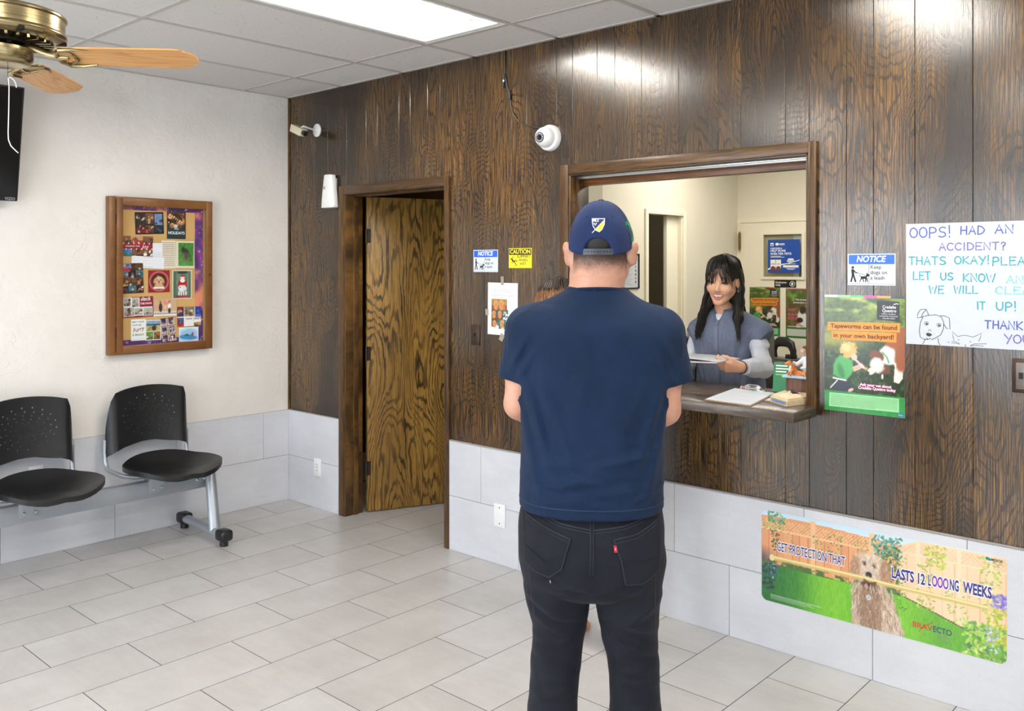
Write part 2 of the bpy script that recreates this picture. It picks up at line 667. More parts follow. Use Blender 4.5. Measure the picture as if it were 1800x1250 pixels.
def ceil_mat():
    t = NT('fissured_acoustic_tile')
    co = t.coord()
    pid = t.n('ShaderNodeAttribute', attribute_name='pid').outputs['Fac']
    cbn = t.n('ShaderNodeCombineXYZ')
    t.l(t.math('MULTIPLY', pid, 17.0), cbn.inputs[0])
    co = t.vmath('ADD', co, cbn.outputs[0])
    v = t.noise(co, 105.0, 2.0, 0.55)
    pit = t.ramp(v, [(0.66, (0, 0, 0)), (0.72, (1, 1, 1))])
    v2 = t.noise(co, 55.0, 3.0, 0.6, 0.5)
    pit2 = t.ramp(v2, [(0.66, (0, 0, 0)), (0.70, (1, 1, 1))])
    k = t.math('MAXIMUM', pit, pit2)
    tint = t.mix(t.math('FRACT', t.math('MULTIPLY', pid, 3.9)), srgb(216, 211, 207), srgb(222, 220, 218))
    t.base(t.mix(t.math('MULTIPLY', k, 0.42), tint, srgb(120, 112, 106)))
    t.set(Roughness=0.9)
    t.bump(t.math('SUBTRACT', t.noise(co, 220.0, 2.0), k), 0.35, 0.003)
    return t.m


CEIL = ceil_mat()
TBAR = flat('ceiling_grid_bar', (190, 184, 180), 0.5, var=0.05)
TUBE = emit('fluorescent_tube', (255, 250, 242), 44.0)
FIX_WHITE = flat('white_enamel_reflector', (248, 248, 246), 0.3, var=0.01)

H = 2.74
YF = -6.0          # front wall
XR = 7.2           # right wall

# ================================================================ floor
mb = MB()
pids = []
mb.box((-0.02, YF - 0.2, -0.06), (XR + 0.1, 4.6, -0.0015), GROUT)
pids += [0.0] * 6
g = 0.0016
k = -1
x0 = 0.270 - 0.3055 * 2
row = -2
while x0 < XR:
    xa, xb = max(x0, 0.0) + g, min(x0 + 0.3055, XR) - g
    if xb - xa > 0.01:
        off = -0.565 if row % 2 == 0 else -0.26
        y = off - 0.61 * 10
        while y < 4.5:
            ya, yb = max(y, YF) + g, min(y + 0.61, 4.5) - g
            if yb - ya > 0.01:
                pv = random.random()
                mb.add([(xa, ya, 0), (xb, ya, 0), (xb, yb, 0), (xa, yb, 0)], [(0, 1, 2, 3)], T_FLOOR)
                pids.append(pv)
            y += 0.61
    x0 += 0.3055
    row += 1
struct(mb.build('floor', attr={'pid': pids}), 'pale beige grey porcelain tiles laid in a running bond with thin dark joints', 'floor')

# ================================================================ ceiling with its light openings
FIX = [(1.785, -1.58), (3.57, -1.58), (5.355, -1.58), (1.785, -4.02), (3.57, -4.02), (5.355, -4.02)]  # all after the first two are unseen, added to light the room
mb = MB()
pids = []
xs = [0.0] + [0.595 * i for i in range(1, 13)]
xs = [x for x in xs if x < XR] + [XR]
ys = [0.0, -0.36, -1.58, -2.80, -4.02, -5.24, YF]
for i in range(len(xs) - 1):
    for j in range(len(ys) - 1):
        if any(abs(xs[i] - fx) < 0.02 and abs(ys[j + 1] - fy) < 0.02 for fx, fy in FIX):
            continue
        a, b, c, d = xs[i], xs[i + 1], ys[j + 1], ys[j]
        mb.add([(a, c, H), (a, d, H), (b, d, H), (b, c, H)], [(0, 1, 2, 3)], CEIL)
        pids.append(random.random())
n0 = len(mb.f)
for x in xs[1:-1]:
    mb.box((x - 0.012, YF, H - 0.004), (x + 0.012, 0, H + 0.03), TBAR)
for y in ys[1:-1]:
    mb.box((0, y - 0.012, H - 0.0035), (XR, y + 0.012, H + 0.03), TBAR)
mb.box((0, -0.022, H - 0.004), (XR, 0, H + 0.02), TBAR)
mb.box((0, YF, H - 0.004), (0.022, 0, H + 0.02), TBAR)
pids += [0.0] * (len(mb.f) - n0)
struct(mb.build('ceiling', attr={'pid': pids}), 'suspended ceiling of speckled white acoustic panels in a thin grid', 'ceiling')
mb = MB()
mb.box((-0.3, YF - 0.3, H + 0.35), (XR + 0.3, 4.7, H + 0.40), WHITE_PAINT)
struct(mb.build('roof'))


def troffer(fx, fy, label):
    t = thing('ceiling_light', label, 'ceiling light', (fx + 0.2975, fy + 0.61, H), 0, 'fluorescent ceiling lights')
    w, l = 0.2835, 0.596
    b = MB()
    # sloped enamel reflector
    r0 = [(-w, -l, 0), (w, -l, 0), (w, l, 0), (-w, l, 0)]
    r1 = [(-w + 0.03, -l + 0.03, 0.0), (w - 0.03, -l + 0.03, 0.0), (w - 0.03, l - 0.03, 0.0), (-w + 0.03, l - 0.03, 0.0)]
    r2 = [(-w + 0.10, -l + 0.035, 0.11), (w - 0.10, -l + 0.035, 0.11), (w - 0.10, l - 0.035, 0.11), (-w + 0.10, l - 0.035, 0.11)]
    vs = r0 + r1 + r2
    fs = []
    for a in (0, 4):
        for q in range(4):
            q2 = (q + 1) % 4
            fs.append((a + q, a + 4 + q, a + 4 + q2, a + q2))
    fs.append((8, 11, 10, 9))
    b.add(vs, fs, FIX_WHITE)
    b.build('reflector_housing', t)
    for q in (-1, 0, 1):
        b = MB()
        b.tube([(q * 0.105, -0.545, 0.050), (q * 0.105, 0.545, 0.050)], 0.0165, TUBE, 12)
        o = b.build('fluorescent_tube', t)
        for s in (-1, 1):
            e = MB()
            e.box((q * 0.105 - 0.012, s * 0.548 - 0.006, 0.030), (q * 0.105 + 0.012, s * 0.548 + 0.006, 0.108), FIX_WHITE)
            e.tube([(q * 0.105, s * 0.520, 0.050), (q * 0.105, s * 0.546, 0.050)], 0.0178, FIX_WHITE, 12)
            e.build('lamp_holder', o)
    return t


FIXL = ['white recessed fluorescent ceiling light with bare tubes above the wood wall near the ceiling fan',
        'recessed fluorescent ceiling light above the wood wall over the dog banner',
        'added unseen fluorescent ceiling light at the right end of the wood wall',
        'added unseen fluorescent ceiling light beside the front windows left of the fan',
        'added unseen fluorescent ceiling light above the camera side of the room',
        'added unseen fluorescent ceiling light in the right corner by the windows']
for (fx, fy), lb in zip(FIX, FIXL):
    troffer(fx, fy, lb)

# ================================================================ left wall (plaster above tile)
mb = MB()
mb.box((-0.12, YF, 0.0), (0.0, 0.0, H + 0.3), STUCCO)
struct(mb.build('wall_left'), 'cream hand-trowelled plaster wall', 'wall')


def tile_wall(name, label, rects, M, th=0.012):
    """wainscot tiles: rects of (a0, a1, z0, z1) on a wall frame"""
    b = MB()
    pd = []
    a0 = min(r[0] for r in rects)
    a1 = max(r[1] for r in rects)
    for (a, c, z0, z1) in rects:
        b.box((a + 0.0012, z0 + 0.0012, 0.0), (c - 0.0012, z1 - 0.0012, th), T_WALL)
        pd += [random.random()] * 6
    for (a, c, z0, z1) in rects:
        b.add([(a, z0, th - 0.003), (c, z0, th - 0.003), (c, z1, th - 0.003), (a, z1, th - 0.003)], [(0, 1, 2, 3)], GROUT)
        pd.append(0.0)
    o = b.build(name, attr={'pid': pd})
    o.matrix_world = M
    return struct(o, label, 'wall tiles')


def course(a0, a1, z0, z1, joint, step=0.608):
    cuts = [a0]
    j = joint + step * math.floor((a0 - joint) / step)
    while j < a1:
        if j > a0 + 0.02 and j < a1 - 0.02:
            cuts.append(j)
        j += step
    cuts.append(a1)
    return [(p, q, z0, z1) for p, q in zip(cuts[:-1], cuts[1:])]


tile_wall('trim_1', 'pale grey tile wainscot under the cream plaster wall',
          course(YF, -0.012, 0.0, 0.306, -0.582) + course(YF, -0.012, 0.306, 0.613, -0.205), on_left_wall(0, 0))
tile_wall('trim_2', 'pale grey tile wainscot between the room corner and the door', [(0.0, 0.585, 0.0, 0.306), (0.0, 0.585, 0.306, 0.613)], on_back_wall(0, 0))
tile_wall('trim_3', 'pale grey tile wainscot under the wood wall from the door to the right',
          course(1.596, XR, 0.0, 0.304, 3.335) + course(1.596, XR, 0.304, 0.610, 3.061), on_back_wall(0, 0))

# ================================================================ back wall: wood panels with door and service window
per = [0.0, 0.151, 0.256, 0.408, 0.607, 0.804, 0.913, 1.115]
gx = sorted(x for x in (2.469 + 1.217 * s + p for s in range(-3, 5) for p in per) if 0.03 < x < XR - 0.03)
DOOR_X0, DOOR_X1, DOOR_Z = 0.635, 1.566, 2.045
WIN_X0, WIN_X1, WIN_Z0, WIN_Z1 = 2.455, 3.690, 0.985, 2.045
mb = MB()
pids = []


def panel(x0, x1, z0, z1, pv, gl, gr):
    e = 0.0019
    a = x0 + (e if gl else 0)
    b_ = x1 - (e if gr else 0)
    vs = [(x0, 0.0022, z0), (a, 0, z0), (b_, 0, z0), (x1, 0.0022, z0), (x0, 0.0022, z1), (a, 0, z1), (b_, 0, z1), (x1, 0.0022, z1)]
    fs = [(1, 2, 6, 5)]
    if gl:
        fs.append((0, 1, 5, 4))
    if gr:
        fs.append((2, 3, 7, 6))
    mb.add(vs, fs, W_PANEL)
    pids.extend([pv] * len(fs))


bx = [0.0] + gx + [XR]
sheet_pid = [random.random() for _ in range(12)]
for i in range(len(bx) - 1):
    pv = sheet_pid[int(math.floor((bx[i] + 0.02 - 2.469) / 1.217)) + 4] + 0.004 * random.random()
    a, b_ = bx[i], bx[i + 1]
    cuts = sorted({a, b_} | {c for c in (DOOR_X0, DOOR_X1, WIN_X0, WIN_X1) if a < c < b_})
    for p, q in zip(cuts[:-1], cuts[1:]):
        mid = (p + q) / 2
        gl, gr = p == a and i > 0, q == b_ and i < len(bx) - 2
        if DOOR_X0 < mid < DOOR_X1:
            panel(p, q, DOOR_Z, H + 0.01, pv, gl, gr)
        elif WIN_X0 < mid < WIN_X1:
            panel(p, q, 0.60, WIN_Z0, pv, gl, gr)
            panel(p, q, WIN_Z1, H + 0.01, pv, gl, gr)
        else:
            panel(p, q, 0.60, H + 0.01, pv, gl, gr)
# body of the wall behind the panels
n0 = len(mb.f)
B = CREAM
for lo, hi in [((0, 0.004, 0), (DOOR_X0, 0.12, H + 0.3)), ((DOOR_X0, 0.004, DOOR_Z), (DOOR_X1, 0.12, H + 0.3)), ((DOOR_X1, 0.004, 0), (WIN_X0, 0.12, H + 0.3)),
               ((WIN_X0, 0.004, 0), (WIN_X1, 0.12, WIN_Z0)), ((WIN_X0, 0.004, WIN_Z1), (WIN_X1, 0.12, H + 0.3)), ((WIN_X1, 0.004, 0), (XR, 0.12, H + 0.3))]:
    mb.box(lo, hi, B)
pids += [0.5] * (len(mb.f) - n0)
struct(mb.build('wall_back', attr={'pid': pids}), 'dark brown grooved wood panel wall', 'wall')

# corner bead and thin cap strip above the tiles
mb = MB()
mb.box((0.0, -0.010, 0.613), (0.018, 0.0, H), W_TRIM, 0.003)
struct(mb.build('trim_4'))
mb = MB()
for a, b_ in ((0.0, 0.585), (1.596, XR)):
    mb.box((a, -0.0135, 0.6105), (b_, 0.0, 0.6150), GROUT_LT)
struct(mb.build('trim_5'))

# door frame
mb = MB()
mb.box((0.580, -0.018, 0.0), (0.635, 0.0, 2.100), W_TRIM, 0.004)
mb.box((0.627, -0.012, 0.0), (0.647, 0.125, 2.060), W_TRIM, 0.003)      # jamb
mb.box((0.640, 0.050, 0.0), (0.656, 0.085, 2.050), W_TRIM, 0.002)       # stop
mb.box((1.560, -0.018, 0.0), (1.596, 0.0, 2.100), W_TRIM, 0.004)
mb.box((1.553, -0.012, 0.0), (1.570, 0.125, 2.060), W_TRIM, 0.003)
mb.box((0.635, -0.018, 2.045), (1.560, 0.0, 2.100), W_TRIM_X, 0.004)
mb.box((0.640, -0.012, 2.042), (1.560, 0.125, 2.062), W_TRIM_X, 0.003)
mb.box((0.640, 0.050, 2.030), (1.560, 0.085, 2.045), W_TRIM_X, 0.002)
struct(mb.build('trim_6'), 'brown wood casing and jamb of the open door', 'door frame')

# door leaf, opened into the corridor
dr = struct(thing('door_1', None, None, (0.6330, 0.150, 0.006), math.radians(67)), 'golden brown veneered door standing open into the corridor', 'door')
mb = MB()
mb.box((0.008, -0.040, 0.0), (0.900, 0.0, 2.030), W_DOOR, 0.002)
mb.build('door_leaf', dr)
BRASS = flat('aged_brass', (150, 122, 62), 0.32, 1.0, var=0.12)
STEEL = flat('brushed_steel', (178, 178, 176), 0.28, 1.0, var=0.06)
DARKBR = flat('dark_bronze', (58, 46, 38), 0.4, 0.6, var=0.1)
for z in (0.28, 1.02, 1.78):
    mb = MB()
    mb.tube([(0.0, -0.046, z - 0.045), (0.0, -0.046, z + 0.045)], 0.006, DARKBR, 10)
    mb.box((0.0, -0.043, z - 0.045), (0.030, -0.0405, z + 0.045), DARKBR)
    mb.build('hinge', dr)
for sgn in (-1, 1):
    mb = MB()
    M = Matrix.Translation((0.835, -0.040 if sgn < 0 else 0.0, 0.95)) @ Matrix.Rotation(math.radians(90) * (1 if sgn < 0 else -1), 4, 'X')
    mb.lathe([(0.030, 0.0), (0.030, 0.006), (0.012, 0.010), (0.011, 0.030), (0.024, 0.040), (0.027, 0.052), (0.020, 0.062), (0.0, 0.065)], BRASS, 20, M)
    mb.build('door_knob', dr)

# service window frame
mb = MB()
mb.box((2.400, -0.020, 1.00), (2.455, 0.0, 2.094), W_TRIM, 0.004)
mb.box((3.690, -0.020, 1.00), (3.722, 0.0, 2.094), W_TRIM, 0.004)
mb.box((2.455, -0.020, 2.045), (3.690, 0.0, 2.094), W_TRIM_X, 0.004)
mb.box((2.447, -0.014, 1.02), (2.467, 0.135, 2.055), W_TRIM, 0.002)
mb.box((2.452, 0.030, 1.02), (2.475, 0.050, 2.050), W_TRIM, 0.002)
mb.box((3.678, -0.014, 1.02), (3.698, 0.135, 2.055), W_TRIM, 0.002)
mb.box((2.455, -0.014, 2.038), (3.690, 0.135, 2.058), W_TRIM_X, 0.002)
struct(mb.build('window_1'), 'wood framed reception service window without glass', 'window')
mb = MB()
mb.box((2.469, 0.020, 2.0310), (3.676, 0.088, 2.0375), STEEL, 0.001)
mb.box((2.469, 0.040, 2.026), (3.676, 0.043, 2.032), STEEL)
mb.box((2.469, 0.064, 2.026), (3.676, 0.067, 2.032), STEEL)
struct(mb.build('trim_7'), 'grey metal sliding glass track under the window head', 'track')

mb = MB()
mb.box((2.469, 0.088, 1.996), (3.676, 0.132, 2.0375), wood_mat('reddish_wood_stop', (0.10, 0.034, 0.010), (0.24, 0.092, 0.026), (0.34, 0.150, 0.045), rings=10, sx=18, sz=0.6, axis='x', use_pid=False, linestr=0.4, seedoff=4.4), 0.002)
struct(mb.build('trim_10'), 'reddish wood stop behind the window track', 'trim')
# ================================================================ front and right walls (behind the camera)
mb = MB()
zs0, zs1 = 0.45, 2.35
px = [-0.12] + [v for w in WIN_FRONT for v in w] + [XR + 0.12]
for i in range(0, len(px), 2):
    mb.box((px[i], YF - 0.15, 0), (px[i + 1], YF, H + 0.3), WHITE_PAINT)
for a, b_ in WIN_FRONT:
    mb.box((a, YF - 0.15, 0), (b_, YF, zs0), WHITE_PAINT)
    mb.box((a, YF - 0.15, zs1), (b_, YF, H + 0.3), WHITE_PAINT)
struct(mb.build('wall_front'), 'white front wall with three shop windows', 'wall')
ALU = flat('dark_aluminium', (70, 70, 72), 0.4, 0.7)
for i, (a, b_) in enumerate(WIN_FRONT):
    mb = MB()
    for lo, hi in [((a, YF - 0.09, zs0), (a + 0.05, YF - 0.03, zs1)), ((b_ - 0.05, YF - 0.09, zs0), (b_, YF - 0.03, zs1)), ((a, YF - 0.09, zs0), (b_, YF - 0.03, zs0 + 0.05)),
                   ((a, YF - 0.09, zs1 - 0.05), (b_, YF - 0.03, zs1)), (((a + b_) / 2 - 0.025, YF - 0.09, zs0), ((a + b_) / 2 + 0.025, YF - 0.03, zs1))]:
        mb.box(lo, hi, ALU)
    struct(mb.build('window_%d' % (i + 2)))
mb = MB()
WIN_RIGHT = [(-5.4, -3.9), (-3.6, -2.1)]
py = [YF] + [v for w in WIN_RIGHT for v in w] + [4.6]
for i in range(0, len(py), 2):
    mb.box((XR, py[i], 0), (XR + 0.12, py[i + 1], H + 0.3), WHITE_PAINT)
for a, b_ in WIN_RIGHT:
    mb.box((XR, a, 0), (XR + 0.12, b_, zs0), WHITE_PAINT)
    mb.box((XR, a, zs1), (XR + 0.12, b_, H + 0.3), WHITE_PAINT)
struct(mb.build('wall_right'))
for i, (a, b_) in enumerate(WIN_RIGHT):
    mb = MB()
    for lo, hi in [((XR + 0.03, a, zs0), (XR + 0.08, a + 0.05, zs1)), ((XR + 0.03, b_ - 0.05, zs0), (XR + 0.08, b_, zs1)), ((XR + 0.03, a, zs0), (XR + 0.08, b_, zs0 + 0.05)), ((XR + 0.03, a, zs1 - 0.05), (XR + 0.08, b_, zs1))]:
        mb.box(lo, hi, ALU)
    struct(mb.build('window_%d' % (i + 5)))

# ================================================================ reception office and corridor behind the wood wall
mb = MB()
mb.box((1.60, 0.12, 0), (1.65, 1.30, H), CREAM)                       # partition beside the corridor
mb.box((0.94, 1.30, 0), (1.65, 1.36, H), CREAM)
mb.box((0.94, 1.36, 0), (1.06, 2.785, H), CREAM)
mb.box((0.94, 2.785, 2.035), (1.06, 3.340, H), CREAM)
mb.box((0.94, 3.340, 0), (1.06, 4.35, H), CREAM)
struct(mb.build('office_left_wall'), 'cream wall at the left of the reception office', 'wall')
mb = MB()
mb.box((0.94, 4.35, 0), (XR, 4.47, H), CREAM)
struct(mb.build('office_back_wall'), 'cream wall at the back of the reception office', 'wall')
mb = MB()
mb.box((-1.2, 0.12, H), (XR, 4.6, H + 0.04), WHITE_PAINT)
struct(mb.build('office_ceiling'))
mb = MB()
CORR = flat('brown_corridor_panel', (74, 52, 36), 0.5, var=0.2, scale=20)
mb.box((-1.2, 0.12, 0), (-1.1, 1.30, H), CORR)
mb.box((-1.2, 1.285, 0), (1.60, 1.30, H), CORR)
mb.box((-1.1, 0.121, 0), (0.62, 0.128, H), CORR)
mb.box((0.62, 0.121, 2.075), (1.60, 0.128, H), CORR)
struct(mb.build('corridor_wall'))
mb = MB()
mb.box((-1.2, 0.12, -0.06), (0.0, 1.36, -0.002), T_FLOOR)
struct(mb.build('corridor_floor'))
# store room seen through the sliding doorway
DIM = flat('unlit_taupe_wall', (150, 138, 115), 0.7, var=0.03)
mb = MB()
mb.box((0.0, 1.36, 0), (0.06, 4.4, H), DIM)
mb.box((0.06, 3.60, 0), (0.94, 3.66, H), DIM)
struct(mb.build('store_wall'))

# sliding doorway in the left office wall
mb = MB()
mb.box((1.06, 2.745, 0), (1.078, 2.785, 2.072), CREAM_TRIM, 0.003)
mb.box((1.06, 3.340, 0), (1.078, 3.385, 2.072), CREAM_TRIM, 0.003)
mb.box((1.06, 2.785, 2.030), (1.078, 3.340, 2.072), CREAM_TRIM, 0.003)
mb.box((0.95, 3.322, 0), (1.06, 3.340, 2.035), CREAM_TRIM)
mb.box((0.95, 2.785, 0), (1.06, 2.797, 2.035), CREAM_TRIM)
struct(mb.build('trim_8'), 'cream casing of the sliding doorway in the office', 'door frame')
mb = MB()
mb.box((0.985, 3.150, 0.01), (1.022, 3.322, 2.030), CREAM_TRIM, 0.002)
struct(mb.build('door_2'), 'cream sliding door half closed in the dark doorway', 'door')

# office back door with its glass light
dr = struct(thing('door_3', None, None, (1.110, 4.349, 0.0)), 'cream office back door with a small window and posters', 'door')
mb = MB()
mb.box((0.0, -0.030, 0.01), (0.236, 0.0, 2.00), CREAM_TRIM)
mb.box((0.620, -0.030, 0.01), (0.90, 0.0, 2.00), CREAM_TRIM)
mb.box((0.236, -0.030, 0.01), (0.620, 0.0, 1.487), CREAM_TRIM)
mb.box((0.236, -0.030, 1.890), (0.620, 0.0, 2.00), CREAM_TRIM)
mb.build('door_leaf', dr)
mb = MB()
for lo, hi in [((0.212, -0.045, 1.466), (0.240, -0.030, 1.907)), ((0.615, -0.045, 1.466), (0.643, -0.030, 1.907)), ((0.240, -0.045, 1.466), (0.615, -0.030, 1.491)), ((0.240, -0.045, 1.885), (0.615, -0.030, 1.907))]:
    mb.box(lo, hi, CREAM_TRIM)
mb.build('window_molding', dr)
t = NT('clear_glass')
t.base((0.9, 0.93, 0.92))
t.set(Roughness=0.02)
t.p.inputs['Transmission Weight'].default_value = 1.0
t.p.inputs['IOR'].default_value = 1.15
GLASS = t.m
mb = MB()
mb.box((0.238, -0.020, 1.489), (0.618, -0.015, 1.887), GLASS)
mb.build('glass_pane', dr)
mb = MB()
mb.box((0.238, -0.006, 1.489), (0.520, -0.002, 1.887), flat('tan_blind_behind_glass', (205, 190, 152), 0.6, var=0.04))
mb.box((0.520, -0.006, 1.489), (0.618, -0.002, 1.887), flat('pale_room_behind_glass', (228, 226, 216), 0.6, var=0.03))
mb.box((0.575, -0.009, 1.489), (0.618, -0.006, 1.60), flat('grey_box_behind_glass', (120, 122, 118), 0.6, var=0.1))
mb.build('window_blind', dr)
for z in (1.83, 0.25):
    mb = MB()
    mb.tube([(-0.008, -0.040, z - 0.075), (-0.008, -0.040, z + 0.075)], 0.013, BRASS, 12)
    mb.tube([(-0.008, -0.040, z - 0.09), (-0.008, -0.040, z + 0.09)], 0.008, BRASS, 8)
    mb.build('hinge', dr)
mb = MB()
mb.box((1.062, 4.335, 0), (1.104, 4.350, 2.006), CREAM_TRIM)
mb.box((1.062, 4.333, 2.006), (2.06, 4.350, 2.05), CREAM_TRIM)
mb.box((2.015, 4.335, 0), (2.06, 4.350, 2.006), CREAM_TRIM)
struct(mb.build('trim_9'), 'cream casing around the office back door', 'door frame')

# ================================================================ common materials
BLACKP = flat('black_plastic', (26, 26, 28), 0.38, var=0.10)
BLACKG = flat('glossy_black_screen', (7, 7, 9), 0.12, var=0.05)
WHITEP = flat('white_plastic', (238, 238, 236), 0.35, var=0.015)
IVORY = flat('ivory_plastic', (226, 216, 186), 0.4, var=0.03)
CHAIRP = flat('black_textured_plastic', (19, 19, 21), 0.33, var=0.12, scale=400, bump=0.25)
SILVER = flat('silver_powder_coat', (172, 178, 186), 0.36, 0.55, var=0.04, scale=200)
CHROME = flat('chrome', (210, 210, 212), 0.15, 1.0, var=0.02)
PAPER = flat('white_paper', (206, 211, 220), 0.7, var=0.01)
VINYL = flat('white_sign_vinyl', (212, 217, 224), 0.35, var=0.01)
INK = flat('black_ink', (22, 22, 24), 0.6)
INK_GREY = flat('grey_ink', (120, 122, 126), 0.6)
BLUE_S = flat('sign_blue', (22, 92, 200), 0.35, var=0.02)
YELL_S = flat('sign_yellow', (240, 226, 40), 0.35, var=0.02)
TAPE = flat('dull_clear_tape', (150, 140, 126), 0.3, var=0.05)
WHITE_INK = flat('white_ink', (245, 246, 248), 0.5, var=0.01)
BRASS_A = None


def brass_mat():
    t = NT('antique_brass')
    co = t.coord()
    nz = t.noise(t.vmath('MULTIPLY', co, (3.0, 3.0, 220.0)), 1.0, 2.0)
    t.base(t.ramp(nz, [(0.3, srgb(138, 122, 88)), (0.7, srgb(182, 166, 126))]))
    t.set(Roughness=0.24, Metallic=1.0)
    return t.m


ABRASS = brass_mat()
DARKIRON = flat('dark_flywheel', (38, 34, 30), 0.5, 0.5, var=0.15)


def blade_mat():
    t = NT('honey_oak_blade')
    co = t.coord()
    n1 = t.noise(t.vmath('MULTIPLY', co, (5.0, 120.0, 5.0)), 1.0, 3.0)
    n2 = t.noise(t.vmath('MULTIPLY', co, (1.6, 13.0, 1.0)), 1.0, 2.0)
    ln = t.ramp(t.math('FRACT', t.math('MULTIPLY', n2, 12.0)), [(0.0, (0.55,) * 3), (0.14, (0,) * 3), (0.86, (0,) * 3), (1.0, (0.55,) * 3)])
    c = t.ramp(n1, [(0.3, srgb(196, 140, 82)), (0.7, srgb(222, 170, 108))])
    t.base(t.mix(ln, c, srgb(160, 104, 56)))
    t.set(Roughness=0.4)
    return t.m


OAKB = blade_mat()

# ================================================================ ceiling fan
FX, FY = 2.013, -2.440
fan = thing('ceiling_fan', 'antique brass ceiling fan with four light oak blades hanging before the cream wall', 'ceiling fan', (FX, FY, 0))
mb = MB()
mb.lathe([(0.0, 2.74), (0.072, 2.739), (0.070, 2.70), (0.045, 2.668), (0.018, 2.660)], ABRASS, 32)
mb.build('canopy', fan)
mb = MB()
mb.tube([(0, 0, 2.40), (0, 0, 2.68)], 0.014, ABRASS, 16)
mb.lathe([(0.020, 2.445), (0.036, 2.442), (0.036, 2.425), (0.055, 2.418)], ABRASS, 24)
mb.build('downrod', fan)
mb = MB()
mb.lathe([(0.050, 2.434), (0.12, 2.432), (0.178, 2.426), (0.192, 2.421), (0.1985, 2.414), (0.1985, 2.409), (0.192, 2.406), (0.192, 2.362), (0.1975, 2.357), (0.1985, 2.350), (0.194, 2.343), (0.180, 2.338)], ABRASS, 64)
mb.lathe([(0.181, 2.340), (0.090, 2.326)], DARKIRON, 48)
mb.build('motor_housing', fan)
mb = MB()
for k in range(30):
    a = 2 * math.pi * k / 30
    M = Matrix.Rotation(a, 4, 'Z')
    mb.box((0.092, -0.0042, 2.3215), (0.158, 0.0042, 2.331), ABRASS, M=M)
    if k % 6 == 0:
        mb.box((0.160, -0.009, 2.333), (0.196, 0.009, 2.352), DARKIRON, 0.002, M=M)
mb.lathe([(0.182, 2.3385), (0.170, 2.3340), (0.156, 2.3320), (0.152, 2.3360)], ABRASS, 48)
mb.build('vent_grille', fan)
mb = MB()
mb.lathe([(0.0, 2.331), (0.098, 2.330), (0.098, 2.318), (0.060, 2.312), (0.055, 2.300)], DARKIRON, 32)
for k in range(8):
    M = Matrix.Rotation(math.pi * k / 4, 4, 'Z')
    mb.box((0.062, -0.008, 2.309), (0.086, 0.008, 2.320), DARKIRON, 0.002, M=M)
mb.build('flywheel', fan)
mb = MB()
mb.lathe([(0.060, 2.312), (0.092, 2.309), (0.0985, 2.303), (0.0985, 2.272), (0.094, 2.262), (0.082, 2.254), (0.055, 2.250), (0.0, 2.249)], ABRASS, 48)
mb.build('switch_housing', fan)
mb = MB()
aa = math.atan2(-0.74 - 0.0, 0.70)  # reverse switch faces the camera side
M = Matrix.Rotation(math.radians(-31), 4, 'Z')
mb.lathe([(0.010, 0.0), (0.009, 0.006), (0.004, 0.007), (0.004, 0.012), (0.0, 0.013)], DARKIRON, 14, M @ Matrix.Translation((0.098, 0, 2.288)) @ Matrix.Rotation(math.pi / 2, 4, 'Y'))
mb.build('reverse_switch', fan)
blade_poly = [(0.190, -0.050), (0.215, -0.061), (0.40, -0.066), (0.560, -0.068), (0.580, -0.064), (0.618, -0.036), (0.626, -0.026), (0.628, 0.0), (0.626, 0.026), (0.618, 0.036), (0.580, 0.064), (0.560, 0.068), (0.40, 0.066), (0.215, 0.061), (0.190, 0.050)]
for k, pitch in enumerate((-13.0, -12.0, -13.0, -12.0)):
    ang = math.radians(48.5 + 91.0 * (k == 1) + 180 * (k == 2) + 271 * (k == 3))
    M0 = Matrix.Rotation(ang, 4, 'Z')
    iron = MB()
    pts = [(0.070, 0, 2.316), (0.110, 0, 2.306), (0.150, 0, 2.290), (0.185, 0, 2.283), (0.215, 0, 2.281)]
    iron.tube(pts, [0.011, 0.010, 0.009, 0.009, 0.007], ABRASS, 10, M=M0, flatten=1.5)
    P = M0 @ Matrix.Translation((0, 0, 2.284)) @ Matrix.Rotation(math.radians(pitch), 4, 'X')
    # scrolled claw of the blade iron, under the blade
    for s in (-1, 1):
        iron.tube([(0.178, s * 0.004, -0.004), (0.186, s * 0.030, -0.006), (0.205, s * 0.056, -0.007), (0.245, s * 0.060, -0.006), (0.290, s * 0.050, -0.005)], [0.007, 0.0085, 0.008, 0.006, 0.003], ABRASS, 8, M=P)
        iron.tube([(0.205, s * 0.050, -0.006), (0.222, s * 0.034, -0.006), (0.232, s * 0.030, -0.006), (0.240, s * 0.014, -0.006), (0.236, 0.0, -0.006)], [0.005, 0.006, 0.005, 0.006, 0.005], ABRASS, 8, M=P)
    ib = iron.build('blade_iron', fan)
    b = MB()
    b.prism(blade_poly, -0.0025, 0.0030, OAKB)
    bo = b.build('blade', fan)
    bo.matrix_local = P
mb = MB()
cx_, cy_ = 0.0193, 0.0175
for i in range(22):
    z = 2.250 - i * 0.0032
    mb.lathe([(0.0, z + 0.0016), (0.0015, z), (0.0, z - 0.0016)], DARKIRON, 6, Matrix.Translation((cx_, cy_, 0)))
mb.tube([(cx_, cy_, 2.252), (cx_, cy_, 2.180)], 0.0007, DARKIRON, 5)
mb.build('pull_chain', fan)
mb = MB()
Rv, Fv = Vector((0.7403, 0.6723, 0)), Vector((-0.6723, 0.7403, 0))
base = Vector((cx_, cy_, 0))
pts = [base + Rv * a + Vector((0, 0, z)) for a, z in [(0.028, 2.176), (0.026, 2.190), (0.018, 2.203), (0.008, 2.210), (0.001, 2.207), (0.004, 2.180), (0.003, 2.10), (0.001, 2.03), (0.002, 2.005), (0.010, 1.985), (0.025, 1.970), (0.034, 1.962)]]
